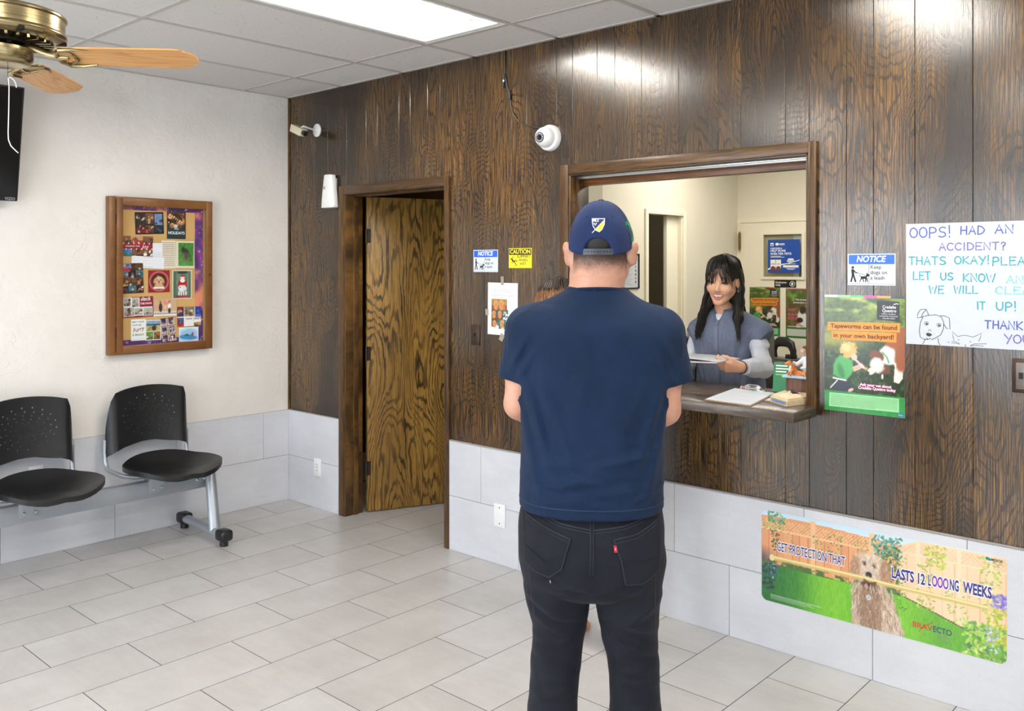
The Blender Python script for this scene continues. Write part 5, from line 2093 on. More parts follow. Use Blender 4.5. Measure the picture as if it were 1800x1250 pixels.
rows_ = {}
for a in [('OOPS!', .0147, .1560, .398, .434, PEN_B), ('HAD', .1896, .2677, .4054, .4345, PEN_B), ('AN', .3029, .3596, .4068, .4350, PEN_B), ('ACCIDENT?', .1173, .3371, .3490, .3750, PEN_V),
          ('THATS', .0106, .1398, .2965, .3255, PEN_T), ('OKAY!', .1703, .2835, .2995, .3262, PEN_T), ('PLEASE', .2940, .4480, .2950, .3230, PEN_T),
          ('LET', .0253, .0860, .2415, .2705, PEN_T), ('US', .1218, .1648, .2405, .2668, PEN_T), ('KNOW', .1978, .3018, .2360, .2640, PEN_T), ('AND', .3381, .4200, .2325, .2565, PEN_T2),
          ('WE', .0820, .1330, .1910, .2180, PEN_T), ('WILL', .1675, .2464, .1935, .2195, PEN_T), ('CLEAN', .3044, .4380, .1935, .2185, PEN_T2),
          ('IT', .2437, .2703, .1365, .1640, PEN_T), ('UP!', .3060, .3687, .1365, .1640, PEN_T), ('THANK', .2700, .3889, .0705, .0980, PEN_B), ('YOU', .3319, .4120, .0235, .0515, PEN_V)]:
    write(rows_.setdefault(min(range(8), key=lambda q: abs((a[3] + a[4]) / 2 - (.418, .362, .311, .2525, .2055, .150, .084, .0375)[q])), MB()), *a)
for b in rows_.values():
    o = b.build('handwritten_line', hw)
    o.matrix_local = SH
b = MB()
for pts in [[(.0803, .1095), (.0613, .1045), (.0515, .081), (.0474, .0504), (.0515, .0262), (.066, .0197), (.0803, .0205)],
            [(.0803, .1095), (.106, .1123), (.124, .1051), (.133, .0845), (.1314, .0605), (.1218, .039), (.1031, .026), (.0889, .0192)],
            [(.0613, .1027), (.0399, .0976), (.0428, .1142), (.0515, .1298), (.0717, .1316), (.0775, .1185), (.0809, .1089)], [(.0544, .1016), (.0600, .116), (.0717, .1292)],
            [(.1201, .1092), (.1342, .1097), (.152, .1021), (.1542, .0616), (.1425, .064), (.1314, .0815)],
            [(.0688, .0211), (.064, .010), (.059, .0011)], [(.1128, .0265), (.115, .012), (.1201, .0005)], [(.0717, .0261), (.078, .021), (.082, .0218), (.0889, .0264)], [(.080, .055), (.084, .0565), (.088, .055)], [(.079, .050), (.081, .053)], [(.090, .050), (.088, .053)]]:
    ribbon(b, pts, .0023, PEN_K, .0016)
for ex, ey in ((.0729, .0789), (.1162, .0748)):
    disc(b, ex, ey, .0078, .0078, PEN_K, .0016)
    disc(b, ex, ey, .0062, .0062, PAPER, .0018)
    disc(b, ex + .001, ey - .0005, .0042, .0046, PEN_K, .0020)
    disc(b, ex + .002, ey + .002, .0013, .0013, PAPER, .0022, 8)
polyz(b, [(.070, .039), (.076, .045), (.088, .043), (.093, .037), (.084, .031), (.077, .032)][::-1], PEN_K, .0016)
for x, y in ((.098, .044), (.101, .040), (.062, .046), (.065, .041), (.096, .039)):
    disc(b, x, y, .0009, .0009, PEN_K, .0016, 8)
o = b.build('dog_drawing', hw)
o.matrix_local = SH
b = MB()
for pts in [[(.1675, .0225), (.164, .036), (.162, .053), (.1813, .0362)], [(.1813, .0362), (.195, .041), (.2086, .0418), (.2303, .0371)], [(.2303, .0371), (.245, .044), (.2586, .0538), (.255, .036), (.249, .0223)],
            [(.1600, .0186), (.173, .0175), (.1870, .0110)], [(.1590, .0114), (.172, .0125), (.1868, .0085)], [(.1450, .0138), (.1537, .0138)], [(.2222, .0061), (.235, .013), (.2464, .0133), (.2756, .0154)], [(.2222, .0049), (.24, .008), (.265, .0066)], [(.2059, .006), (.204, .001)], [(.2059, .006), (.209, .001)]]:
    ribbon(b, pts, .0017, PEN_K, .0016)
disc(b, .183, .0244, .0026, .0014, PEN_K, .0016)
disc(b, .2222, .0198, .0026, .0014, PEN_K, .0016)
disc(b, .2059, .0088, .0018, .0012, PEN_K, .0016)
o = b.build('cat_drawing', hw)
o.matrix_local = SH

# ---------------------------------------------------------------- banner on the tiles
BW, BH = 0.919, 0.376
pc = Pic(BW, BH, 340, 140, (214, 232, 240))
U, V = pc.U, pc.V
pc.put(np.clip((V - .33) / .06, 0, 1), (190, 220, 238))
# fences
lf = U < .5567
pc.put((V < .352 + .006 * np.sin(U * 9)) & lf, (222, 152, 104))
pc.put((V < .300) & lf & (np.abs((U * 30) % 1 - .5) > .44), (172, 106, 66))
pc.put((V < .300) & lf & (((U * 15) % 1) > .5), (228, 162, 114))
lat = (V > .302) & (V < .346) & lf
pc.put(lat, (236, 184, 136))
pc.put(lat & ((np.abs(((U + V) * 70) % 1 - .5) > .36) | (np.abs(((U - V) * 70) % 1 - .5) > .36)), (206, 140, 92))
pc.put((np.abs(V - .301) < .004) & lf, (240, 190, 142))
for x in (.222, .455):
    pc.put((np.abs(U - x) < .010) & (V > .15) & (V < .366), (236, 186, 140))
rf = U >= .5567
topR = .342 + .030 * np.clip((U - .5567) / .07, 0, 1)
pc.put((V < topR) & rf, (242, 198, 158))
pc.put((V < .318) & rf & (np.abs((U * 24) % 1 - .5) > .45), (222, 164, 116))
pc.put(rf & (V > .318) & (V < topR - .008) & ((np.abs(((U + V) * 60) % 1 - .5) > .38) | (np.abs(((U - V) * 60) % 1 - .5) > .38)), (226, 172, 128))
pc.put((np.abs(V - .318) < .0035) & rf, (248, 212, 176))
for x in (.622, .765, .87):
    pc.put((np.abs(U - x) < .008) & (V < .37) & rf, (246, 208, 170))
pc.put(np.clip((.05 - U) / .10 + .3, 0, .75) * np.clip((.22 - V) / .05 + .2, 0, 1), (40, 46, 70))
pc.put(np.clip((.30 - np.abs(U - .72)) / .3, 0, 1) * .35 * (V > .08), (255, 240, 214))
# lawn
gl = np.interp(U, [0, .12, .38, .55, .62, .768, .92], [.150, .160, .156, .158, .140, .094, .066])
pc.put(V < gl, (92, 168, 40))
g = np.clip((U - .05) / .3, 0, 1) * np.clip((.60 - U) / .15 + .6, 0, 1)
pc.put((V < gl) * (.9 - g * .9), (26, 92, 40))
pc.put((V < gl) * np.clip((.13 - np.abs(U - .29)) / .1, 0, 1) * .6, (140, 206, 50))
pc.put((V < gl) * np.clip((U - .52) / .05, 0, 1) * .55, (150, 214, 70))
pc.tone(16, 220, 60, 7, (V < gl).astype(float))
pc.put(((fbm(U * 40, V * 60, 4, 3) - .40) * 6) * (np.abs(V - gl - .006) < .012) * (U < .56), (70, 96, 44))
pc.put((np.abs(V - gl) < .0025) & (U > .57), (90, 84, 50))


def leaves(x0, y0, x1, y1, n, cols, rad, seed, thin=.5, ang=None, inside=None, alpha=1.0):
    r_ = np.random.RandomState(seed)
    for k in range(n):
        x, y = r_.uniform(x0, x1), r_.uniform(y0, y1)
        c = np.array(cols[r_.randint(len(cols))], float) * r_.uniform(.85, 1.12)
        i0, i1 = max(0, int((x - rad * 2) / BW * pc.nx)), int((x + rad * 2) / BW * pc.nx) + 2
        j0, j1 = max(0, int((y - rad * 2) / BH * pc.ny)), int((y + rad * 2) / BH * pc.ny) + 2
        sub = (slice(j0, j1), slice(i0, i1))
        if inside and not inside(x, y):
            continue
        a = r_.uniform(0, 3) if ang is None else ang(x, y) + r_.uniform(-.5, .5)
        dx, dy = pc.U[sub] - x, pc.V[sub] - y
        d = np.sqrt(((dx * math.cos(a) + dy * math.sin(a)) / rad) ** 2 + ((-dx * math.sin(a) + dy * math.cos(a)) / (rad * thin)) ** 2)
        m = (np.clip((1 - d) * 3, 0, 1) * alpha)[..., None]
        pc.c[sub] = pc.c[sub] * (1 - m) + np.clip(c, 0, 255) * m


GR = [(96, 140, 60), (130, 170, 80), (70, 110, 60), (150, 180, 100)]
TL = [(90, 150, 140), (70, 130, 110), (120, 170, 150)]
leaves(.03, .330, .105, .374, 60, TL + GR, .007, 1)
leaves(.01, .295, .10, .335, 50, GR, .005, 2)
leaves(.04, .215, .08, .30, 40, [(70, 86, 50), (50, 70, 44)], .006, 3)
leaves(.10, .22, .16, .30, 16, GR, .005, 31)
leaves(.22, .22, .26, .31, 22, GR, .005, 4)
leaves(.28, .24, .34, .33, 40, GR, .005, 5)
leaves(.38, .25, .44, .34, 26, GR, .005, 6)
leaves(.455, .29, .565, .365, 90, TL, .009, 7)
leaves(.47, .16, .555, .33, 170, [(70, 110, 60), (96, 130, 76), (50, 84, 56), (130, 150, 110)], .008, 8)
leaves(.55, .10, .58, .30, 50, GR, .006, 9)
leaves(.65, .28, .72, .365, 90, [(200, 200, 100), (170, 190, 90), (220, 200, 110)], .008, 10)
leaves(.62, .12, .68, .29, 70, [(190, 196, 100), (160, 180, 90)], .007, 11)
leaves(.72, .10, .80, .26, 60, [(190, 200, 110), (160, 184, 96)], .006, 12)
leaves(.83, .16, .90, .36, 110, [(200, 206, 110), (170, 196, 96)], .007, 13)
leaves(.78, .0, .919, .12, 340, [(110, 160, 60), (150, 196, 80), (90, 140, 90), (190, 214, 120)], .011, 14)
leaves(.86, .06, .919, .19, 60, [(150, 180, 60), (190, 190, 70)], .010, 15)
leaves(.87, .19, .919, .24, 40, [(150, 140, 214), (120, 110, 200)], .009, 16)
leaves(.85, .03, .90, .12, 30, [(190, 210, 240), (170, 190, 230)], .006, 17)
leaves(.015, .10, .075, .18, 26, [(60, 84, 190), (50, 60, 150), (150, 170, 230)], .006, 18)
leaves(.0, .05, .06, .16, 40, [(30, 60, 56), (24, 50, 50)], .009, 19)
# dog
for (x, y, rx, ry, rot) in [(.449, .085, .070, .100, 0), (.500, .06, .055, .085, .35), (.43, .05, .055, .07, 0), (.455, .135, .060, .06, 0), (.54, .018, .035, .024, 0)]:
    pc.ell(x, y, rx, ry, (196, 172, 150), rot, .18, .35, 3)
pc.ell(.445, .100, .045, .062, (142, 106, 80), 0, .5, .6, 4)
pc.ell(.440, .04, .038, .045, (120, 88, 68), .1, .6, .6, 5)
pc.ell(.530, .05, .028, .07, (222, 204, 186), .35, .5, .5, 6)
pc.ell(.446, .232, .060, .050, (206, 178, 150), 0, .2, .35, 7)
pc.ell(.446, .250, .048, .034, (232, 214, 196), 0, .4, .4, 8)
for s, x in ((-1, .392), (1, .504)):
    pc.ell(x, .222, .020, .048, (176, 134, 104), s * .15, .35, .4, 9)
pc.ell(.444, .196, .036, .026, (212, 188, 166), 0, .4, .4, 10)
for x, y in ((.4253, .2450), (.4645, .2430)):
    pc.ell(x, y, .009, .011, (120, 84, 64), .2, .6)
    pc.ell(x, y, .0048, .0052, (40, 28, 24))
pc.ell(.4425, .204, .0145, .011, (34, 28, 28), 0, .2)
pc.ell(.446, .160, .034, .024, (70, 44, 36), 0, .4, .3, 3)
bodym = np.clip(1.3 - np.sqrt(((U - .455) / .085) ** 2 + ((V - .11) / .15) ** 2), 0, 1) * (np.abs(U - .455) < .11)
pc.tone(46, 150, 55, 12, bodym, 3)
FURL = [(216, 196, 176), (230, 214, 198), (202, 178, 156), (188, 160, 136)]
FURD = [(150, 118, 94), (132, 100, 80), (166, 134, 110)]
leaves(.375, .0, .58, .16, 900, FURL + FURD[:2], .017, 41, .10, lambda x, y: 1.57 + (x - .45) * 3, lambda x, y: ((x - .455 - .10 * (.12 - y)) / (.085 + .15 * (.13 - y))) ** 2 < 1, alpha=.62)
leaves(.41, .0, .49, .14, 420, FURD, .016, 42, .10, lambda x, y: 1.57 + (x - .45) * 3, alpha=.62)
leaves(.383, .185, .512, .285, 700, FURL + [(214, 190, 168)], .014, 43, .11, lambda x, y: math.atan2(y - .22, x - .446), lambda x, y: ((x - .446) / .062) ** 2 + ((y - .236) / .052) ** 2 < 1 and not (abs(abs(x - .445) - .0195) < .008 and abs(y - .2435) < .008) and not (abs(x - .4425) < .016 and abs(y - .204) < .012), alpha=.62)
leaves(.375, .175, .41, .26, 200, [(176, 134, 104), (150, 110, 84), (196, 156, 126)], .016, 44, .11, lambda x, y: 1.4, lambda x, y: ((x - .392) / .018) ** 2 + ((y - .222) / .046) ** 2 < 1, alpha=.62)
leaves(.485, .175, .523, .26, 200, [(176, 134, 104), (150, 110, 84), (196, 156, 126)], .016, 45, .11, lambda x, y: 1.75, lambda x, y: ((x - .504) / .018) ** 2 + ((y - .222) / .046) ** 2 < 1, alpha=.62)
# long stick
pc.line([(.046, .1834), (.420, .1868), (.49, .1835), (.867, .1830)], .0165, (206, 184, 110))
pc.line([(.046, .1866), (.420, .190), (.49, .1867), (.867, .1862)], .0065, (238, 222, 160))
pc.ell(.046, .1834, .011, .0135, (232, 214, 150), 0, .2)
pc.ell(.868, .1828, .010, .011, (224, 204, 140), 0, .2)
pc.line([(.425, .182), (.446, .172), (.470, .180)], .006, (90, 50, 42))
pc.ell(.4427, .1164, .0085, .010, (206, 216, 224), 0, .2)
pc.ell(.4427, .1164, .0045, .006, (150, 170, 190))
for k, (x1, y) in enumerate([(.255, .0290), (.215, .0235), (.225, .018), (.192, .0125)]):
    pc.line([(.040, y), (x1, y)], .0016, (210, 226, 214), 1.0)
pc.c = np.clip(pc.c * 0.97 + 8, 0, 255)
b = MB()
rc = .024


def rr_keep(u, v):
    du = np.maximum(np.abs(u - BW / 2) - (BW / 2 - rc), 0)
    dv = np.maximum(np.abs(v - BH / 2) - (BH / 2 - rc), 0)
    return du * du + dv * dv < rc * rc


pc.into(b, PRINT, .0012, keep=rr_keep)
ol = []
for cx_, cy_, a0 in ((BW - rc, BH - rc, 0), (rc, BH - rc, 90), (rc, rc, 180), (BW - rc, rc, 270)):
    for k in range(7):
        a = math.radians(a0 + 15 * k)
        ol.append((cx_ + rc * math.cos(a), cy_ + rc * math.sin(a)))
b.prism(ol, 0, .001, PAPER)
INDIGO, PURP = flat('banner_indigo', (52, 44, 124), 0.4), flat('banner_purple', (124, 60, 176), 0.4)
for zz, bd, m in ((.0015, .075, WHITE_INK), (.0019, .012, None)):
    put_text(b, 'GET PROTECTION THAT', .210, .2325, .052, m or INDIGO, zz, width=.283 + (.004 if m else 0), bold=bd)
    for (x0, x1, s, col) in ((.5289, .6487, 'LASTS 12', INDIGO), (.6593, .6690, 'L', INDIGO), (.6725, .7297, 'OOO', PURP), (.7340, .7640, 'NG', INDIGO), (.7780, .8718, 'WEEKS', INDIGO)):
        put_text(b, s, (x0 + x1) / 2, .2300 + .0085 * ((x0 + x1) / 2 - .529) / .34, .055, m or col, zz, width=(x1 - x0) + (.004 if m else 0), bold=bd + .018, rot=.0)
REDB = flat('banner_red', (190, 44, 48), 0.4)
put_text(b, 'BRAV', .640, .0590, .030, REDB, .0016, width=.069, bold=.012)
put_text(b, 'ECTO', .7085, .0600, .030, INDIGO, .0016, width=.064, bold=.012)
ribbon(b, [(.627, .036), (.640, .058), (.678, .085)], .0022, REDB, .0017)
put_text(b, '(fluralaner)', .712, .0400, .0155, INK_GREY, .0016, width=.053)
put_text(b, 'Chews', .722, .0250, .0155, INK_GREY, .0016, width=.031)
TEAL_ = flat('banner_teal', (0, 140, 150), 0.4)
put_text(b, 'MERCK', .889, .3575, .0135, INK, .0016, width=.038, bold=.02)
disc(b, .8573, .3595, .0062, .0055, TEAL_, .0016)
disc(b, .8640, .3575, .0052, .0052, TEAL_, .0016)
put_text(b, 'Animal Health', .889, .3455, .0065, INK_GREY, .0016, width=.034)
o = b.build('wall_banner')
finish_print(o, b)
o.matrix_world = on_back_wall(3.486, 0.199, -0.0123)
tag(o, 'long banner of a shaggy dog holding a stick on the wall tiles', 'banner')

# ================================================================ smooth solids (signed distance on a grid -> surface nets)
class SDF:
    def __init__(self, lo, hi, vox):
        self.lo, self.v = np.array(lo, float), vox
        self.n = np.maximum(4, np.ceil((np.array(hi, float) - self.lo) / vox).astype(int) + 1)
        self.ax = [self.lo[i] + vox * np.arange(self.n[i]) for i in range(3)]
        self.F = np.full(self.n, 1.0, np.float32)

    def block(self, lo, hi, pad):
        sl = []
        for i in range(3):
            a = int(np.clip(np.floor((lo[i] - pad - self.lo[i]) / self.v), 0, self.n[i]))
            b = int(np.clip(np.ceil((hi[i] + pad - self.lo[i]) / self.v) + 1, 0, self.n[i]))
            sl.append(slice(a, b))
        X = self.ax[0][sl[0]][:, None, None]
        Y = self.ax[1][sl[1]][None, :, None]
        Z = self.ax[2][sl[2]][None, None, :]
        return tuple(sl), X, Y, Z

    def join(self, sl, d, k):
        a = self.F[sl]
        if k > 0:
            h = np.clip(0.5 + 0.5 * (a - d) / k, 0, 1)
            self.F[sl] = a * (1 - h) + d * h - k * h * (1 - h)
        else:
            self.F[sl] = np.minimum(a, d)

    def cut(self, sl, d, k):
        """remove the solid d"""
        a = self.F[sl]
        d = -d
        if k > 0:
            h = np.clip(0.5 - 0.5 * (a - d) / k, 0, 1)
            self.F[sl] = a * (1 - h) + d * h + k * h * (1 - h)
        else:
            self.F[sl] = np.maximum(a, d)

    def d_cone(self, X, Y, Z, p, r, q, s):
        p, q = np.array(p, float), np.array(q, float)
        b = q - p
        L = max(1e-9, float(b @ b))
        t = np.clip(((X - p[0]) * b[0] + (Y - p[1]) * b[1] + (Z - p[2]) * b[2]) / L, 0, 1)
        return np.sqrt((X - p[0] - t * b[0]) ** 2 + (Y - p[1] - t * b[1]) ** 2 + (Z - p[2] - t * b[2]) ** 2) - (r + (s - r) * t)

    def cone(self, p, r, q, s, k=0.02, op='join'):
        m = max(r, s) + k + 3 * self.v
        sl, X, Y, Z = self.block(np.minimum(p, q), np.maximum(p, q), m)
        d = self.d_cone(X, Y, Z, p, r, q, s)
        (self.join if op == 'join' else self.cut)(sl, d, k)
        return self

    def chain(self, pts, k=0.02):
        for (p, r), (q, s) in zip(pts[:-1], pts[1:]):
            self.cone(p, r, q, s, k)
        return self

    def ell(self, c, r, k=0.02, op='join', R=None, e=2.0):
        """ellipsoid at c, radii r, R a 3x3 rotation whose columns are its axes"""
        m = max(r) + k + 3 * self.v
        sl, X, Y, Z = self.block(c, c, m)
        x, y, z = X - c[0], Y - c[1], Z - c[2]
        if R is not None:
            R = np.array(R)
            x, y, z = (x * R[0, i] + y * R[1, i] + z * R[2, i] for i in range(3))
        if e == 2.0:
            k0 = np.sqrt((x / r[0]) ** 2 + (y / r[1]) ** 2 + (z / r[2]) ** 2)
            k1 = np.sqrt((x / r[0] ** 2) ** 2 + (y / r[1] ** 2) ** 2 + (z / r[2] ** 2) ** 2) + 1e-9
            d = k0 * (k0 - 1) / k1
        else:
            d = ((np.abs(x / r[0]) ** e + np.abs(y / r[1]) ** e + np.abs(z / r[2]) ** e) ** (1 / e) - 1) * min(r)
        (self.join if op == 'join' else self.cut)(sl, d, k)
        return self

    def loft(self, prof, k=0.02, e=2.3, cap=0.0):
        """upright body of superelliptic sections (z, half width, half depth, cx, cy)"""
        P = np.array(prof, float)
        P = P[np.argsort(P[:, 0])]
        a, b = P[:, 1].max(), P[:, 2].max()
        sl, X, Y, Z = self.block((P[:, 3].min() - a, P[:, 4].min() - b, P[0, 0]), (P[:, 3].max() + a, P[:, 4].max() + b, P[-1, 0]), k + 3 * self.v)
        z = Z.ravel()

        def ip(i):
            return smooth_interp(z, P[:, 0], P[:, i])[None, None, :]
        A, B, CX, CY = ip(1), ip(2), ip(3), ip(4)
        d = ((np.abs((X - CX) / A) ** e + np.abs((Y - CY) / B) ** e) ** (1 / e) - 1) * np.minimum(A, B)
        d = np.maximum(d, np.maximum(P[0, 0] - Z, Z - P[-1, 0]))
        self.join(sl, d, k)
        return self

    def plane(self, n, c, k=0.0, lo=None, hi=None):
        """cut away where n.(p) > c"""
        sl, X, Y, Z = self.block(self.lo if lo is None else lo, (self.lo + self.v * self.n) if hi is None else hi, 0)
        d = X * n[0] + Y * n[1] + Z * n[2] - c
        self.cut(sl, -d, k)
        return self

    def verts_faces(self):
        F = self.F
        ins = F < 0
        n = np.array(F.shape)
        cnt = np.zeros(n - 1, np.int8)
        for i in (0, 1):
            for j in (0, 1):
                for k in (0, 1):
                    cnt += ins[i:n[0] - 1 + i, j:n[1] - 1 + j, k:n[2] - 1 + k]
        act = (cnt > 0) & (cnt < 8)
        cells = np.argwhere(act)
        idx = np.full(n - 1, -1, np.int64)
        idx[act] = np.arange(len(cells))
        acc = np.zeros((len(cells), 3))
        num = np.zeros(len(cells))
        cor = [(i, j, k) for i in (0, 1) for j in (0, 1) for k in (0, 1)]
        for a in cor:
            for ax in range(3):
                if a[ax] == 1:
                    continue
                b = list(a)
                b[ax] = 1
                pa, pb = cells + a, cells + b
                fa, fb = F[tuple(pa.T)], F[tuple(pb.T)]
                m = (fa < 0) != (fb < 0)
                t = np.where(m, fa / np.where(m, fa - fb, 1), 0)
                pt = pa + t[:, None] * (np.array(b) - a)
                acc += np.where(m[:, None], pt, 0)
                num += m
        V = self.lo + self.v * acc / np.maximum(num, 1)[:, None]
        faces = []
        for ax in range(3):
            o1, o2 = [(1, 2), (2, 0), (0, 1)][ax]
            s0 = [slice(None)] * 3
            s1 = [slice(None)] * 3
            s0[ax], s1[ax] = slice(0, -1), slice(1, None)
            ch = ins[tuple(s0)] != ins[tuple(s1)]
            e = np.argwhere(ch)
            e = e[(e[:, o1] > 0) & (e[:, o2] > 0) & (e[:, o1] < n[o1] - 1) & (e[:, o2] < n[o2] - 1)]
            if not len(e):
                continue
            d1, d2 = np.zeros(3, int), np.zeros(3, int)
            d1[o1], d2[o2] = 1, 1
            q = np.stack([idx[tuple((e - d1 - d2).T)], idx[tuple((e - d2).T)], idx[tuple(e.T)], idx[tuple((e - d1).T)]], 1)
            flip = ~ins[tuple(e.T)]
            q[flip] = q[flip][:, ::-1]
            faces.append(q[(q >= 0).all(1)])
        return V, np.concatenate(faces)

    def mesh(self, name, mat, parent=None, M=None):
        V, Q = self.verts_faces()
        me = bpy.data.meshes.new(name)
        me.vertices.add(len(V))
        me.vertices.foreach_set('co', V.ravel())
        me.loops.add(Q.size)
        me.loops.foreach_set('vertex_index', Q.ravel())
        me.polygons.add(len(Q))
        me.polygons.foreach_set('loop_start', np.arange(0, Q.size, 4))
        me.polygons.foreach_set('loop_total', np.full(len(Q), 4))
        me.update(calc_edges=True)
        me.polygons.foreach_set('use_smooth', np.ones(len(Q), bool))
        me.materials.append(mat)
        me.validate()
        o = bpy.data.objects.new(name, me)
        COL.objects.link(o)
        if parent is not None:
            o.parent = parent
        if M is not None:
            o.matrix_local = M
        o['_n'] = 0
        del o['_n']
        return o


def smooth_interp(x, xp, fp):
    """monotone-ish cubic through the points"""
    m = np.zeros(len(xp))
    d = np.diff(fp) / np.diff(xp)
    m[1:-1] = np.where(d[:-1] * d[1:] > 0, (d[:-1] + d[1:]) / 2, 0)
    m[0], m[-1] = d[0], d[-1]
    x = np.clip(x, xp[0], xp[-1])
    i = np.clip(np.searchsorted(xp, x) - 1, 0, len(xp) - 2)
    h = xp[i + 1] - xp[i]
    t = (x - xp[i]) / h
    return (2 * t ** 3 - 3 * t ** 2 + 1) * fp[i] + (t ** 3 - 2 * t ** 2 + t) * h * m[i] + (-2 * t ** 3 + 3 * t ** 2) * fp[i + 1] + (t ** 3 - t ** 2) * h * m[i + 1]


def add_hand(S, wrist, fwd, up, side, curl, sc=1.0, spread=0.05, thumb_out=0.75, k=0.006, thumb_curl=0.35):
    """palm, four fingers and a thumb; up = back of the hand, side = direction of the thumb"""
    w = Vector(wrist)
    f = Vector(fwd).normalized()
    u = Vector(up)
    u = (u - f * u.dot(f)).normalized()
    s = f.cross(u)
    if s.dot(Vector(side)) < 0:
        s = -s
    mm = 0.001 * sc
    kn = [(88, 28, 9.2), (92, 9, 9.4), (88, -9, 9.0), (80, -26, 8.0)]
    for (l, x, r) in kn:
        S.cone(w + s * x * .55 * mm, .0155 * sc, w + f * l * mm + s * x * mm, .0110 * sc, .014)
    S.cone(w + s * 8 * mm, .016 * sc, w + f * 50 * mm + s * 22 * mm - u * 4 * mm, .0155 * sc, .014)
    ln = [(44, 25, 20), (48, 29, 21), (44, 27, 20), (35, 20, 18)]
    for i, ((l, x, r), seg) in enumerate(zip(kn, ln)):
        p = w + f * l * mm + s * x * mm
        c = curl[i] if hasattr(curl, '__len__') else curl
        a = 0.0
        d0 = (f + s * spread * (1.5 - i)).normalized()
        rr = r * mm
        for j, L in enumerate(seg):
            a += c * (0.75, 1.0, 0.7)[j]
            d = d0 * math.cos(a) - u * math.sin(a)
            q = p + d * L * mm
            S.cone(p, rr, q, rr * .9, k)
            p, rr = q, rr * .9
    p = w + f * 24 * mm + s * 26 * mm - u * 4 * mm
    a = thumb_out
    for j, L in enumerate((40, 30, 24)):
        d = (f * math.cos(a) + s * math.sin(a) - u * .35 * (1 if j else .6)).normalized()
        q = p + d * L * mm
        S.cone(p, (13.5, 10.5, 9.4)[j] * mm, q, (10.5, 9.4, 8.0)[j] * mm, .008)
        p = q
        a -= thumb_curl


class Skin:
    """projects trims on a built surface"""
    def __init__(self, o):
        me = o.data
        self.b = BVHTree.FromPolygons([v.co.copy() for v in me.vertices], [tuple(p.vertices) for p in me.polygons])

    def hit(self, x, z, fro=-1):
        """surface point seen along the depth axis (fro = -1 from behind, 1 from the front)"""
        r = self.b.ray_cast(Vector((x, 2.0 * fro, z)), Vector((0, -fro, 0)))
        return (r[0], r[1]) if r[0] is not None else (None, None)

    def near(self, p):
        r = self.b.find_nearest(Vector(p))
        return r[0], r[1]

    def seam(self, mb, pts, w, m, off=.0012, fro=-1, step=.008, thick=.001):
        """ribbon of width w along (x, z) points"""
        P = [Vector(p) for p in pts]
        s = []
        for a, b in zip(P[:-1], P[1:]):
            n = max(1, int((b - a).length / step))
            s += [a + (b - a) * i / n for i in range(n)]
        s.append(P[-1])
        row = []
        for i, p in enumerate(s):
            h, nn = self.hit(p.x, p.y, fro)
            if h is None:
                continue
            if nn.dot(Vector((0, fro, 0))) < 0:
                nn = -nn
            row.append((h, nn))
        self.strip(mb, row, w, m, off, thick)

    def strip(self, mb, row, w, m, off, thick=.001):
        vs, fs = [], []
        for i, (h, nn) in enumerate(row):
            a, b = row[max(0, i - 1)][0], row[min(len(row) - 1, i + 1)][0]
            t = (b - a)
            if t.length < 1e-7:
                t = Vector((1, 0, 0))
            c = nn.cross(t.normalized()).normalized() * w / 2
            vs += [h + c + nn * (off - thick), h + c * .8 + nn * off, h - c * .8 + nn * off, h - c + nn * (off - thick)]
        for i in range(len(row) - 1):
            for j in range(3):
                fs.append((4 * i + j, 4 * i + j + 1, 4 * i + 5 + j, 4 * i + 4 + j))
        if fs:
            mb.add(vs, fs, m, True)

    def patch(self, mb, poly, m, off=.0025, fro=-1, step=.010):
        """a piece of cloth laid on the surface, poly of (x, z)"""
        verts = [Vector(p) for p in poly]
        n = len(verts)
        x0, x1 = min(p.x for p in verts), max(p.x for p in verts)
        z0, z1 = min(p.y for p in verts), max(p.y for p in verts)
        out = []
        for i in range(n):
            a, b = verts[i], verts[(i + 1) % n]
            kk = max(1, int((b - a).length / step))
            out += [a + (b - a) * j / kk for j in range(kk)]
        n = len(out)
        pts = list(out)
        x = x0 + step * .5
        while x < x1:
            z = z0 + step * .5
            while z < z1:
                pts.append(Vector((x, z)))
                z += step
            x += step
        vo, eo, fo, _, _, _ = delaunay_2d_cdt(pts, [], [list(range(n))], 2, 1e-6)
        vs, ok = [], []
        for p in vo:
            h, nn = self.hit(p.x, p.y, fro)
            ok.append(h is not None)
            if h is None:
                vs.append(Vector((0, 0, 0)))
                continue
            if nn.y * fro < 0:
                nn = -nn
            vs.append(h + nn * off)
        fs = [tuple(f) if fro < 0 else tuple(reversed(f)) for f in fo if all(ok[i] for i in f)]
        mb.add(vs, fs, m, True)

# ================================================================ counter and what stands on it
mb = MB()
mb.box((2.395, -0.230, 0.989), (3.7255, -0.021, 1.030), W_COUNTER, 0.003)
mb.box((2.469, -0.022, 0.989), (3.676, 0.345, 1.030), W_COUNTER, 0.003)
o = mb.build('reception_counter')
tag(o, 'greyish brown laminate counter shelf in the reception window', 'counter')

cbd = thing('clipboard', 'clipboard with white form lying on the reception counter', 'clipboard', (3.383, 0.008, 1.0305))
A = Vector((3.311, -0.187)), Vector((3.536, -0.208)), Vector((3.452, 0.195)), Vector((3.240, 0.215))
q = [(p.x - 3.383, p.y - 0.008) for p in A]
mb = MB()
mb.prism(q, 0.0, 0.003, flat('brown_hardboard', (128, 96, 62), 0.5, var=0.15))
mb.build('board', cbd)
mb = MB()
cx_, cy_ = sum(p[0] for p in q) / 4, sum(p[1] for p in q) / 4
qq = [(cx_ + (p[0] - cx_) * .95, cy_ + (p[1] - cy_) * .93) for p in q]
mb.prism(qq, 0.0032, 0.0062, PAPER)


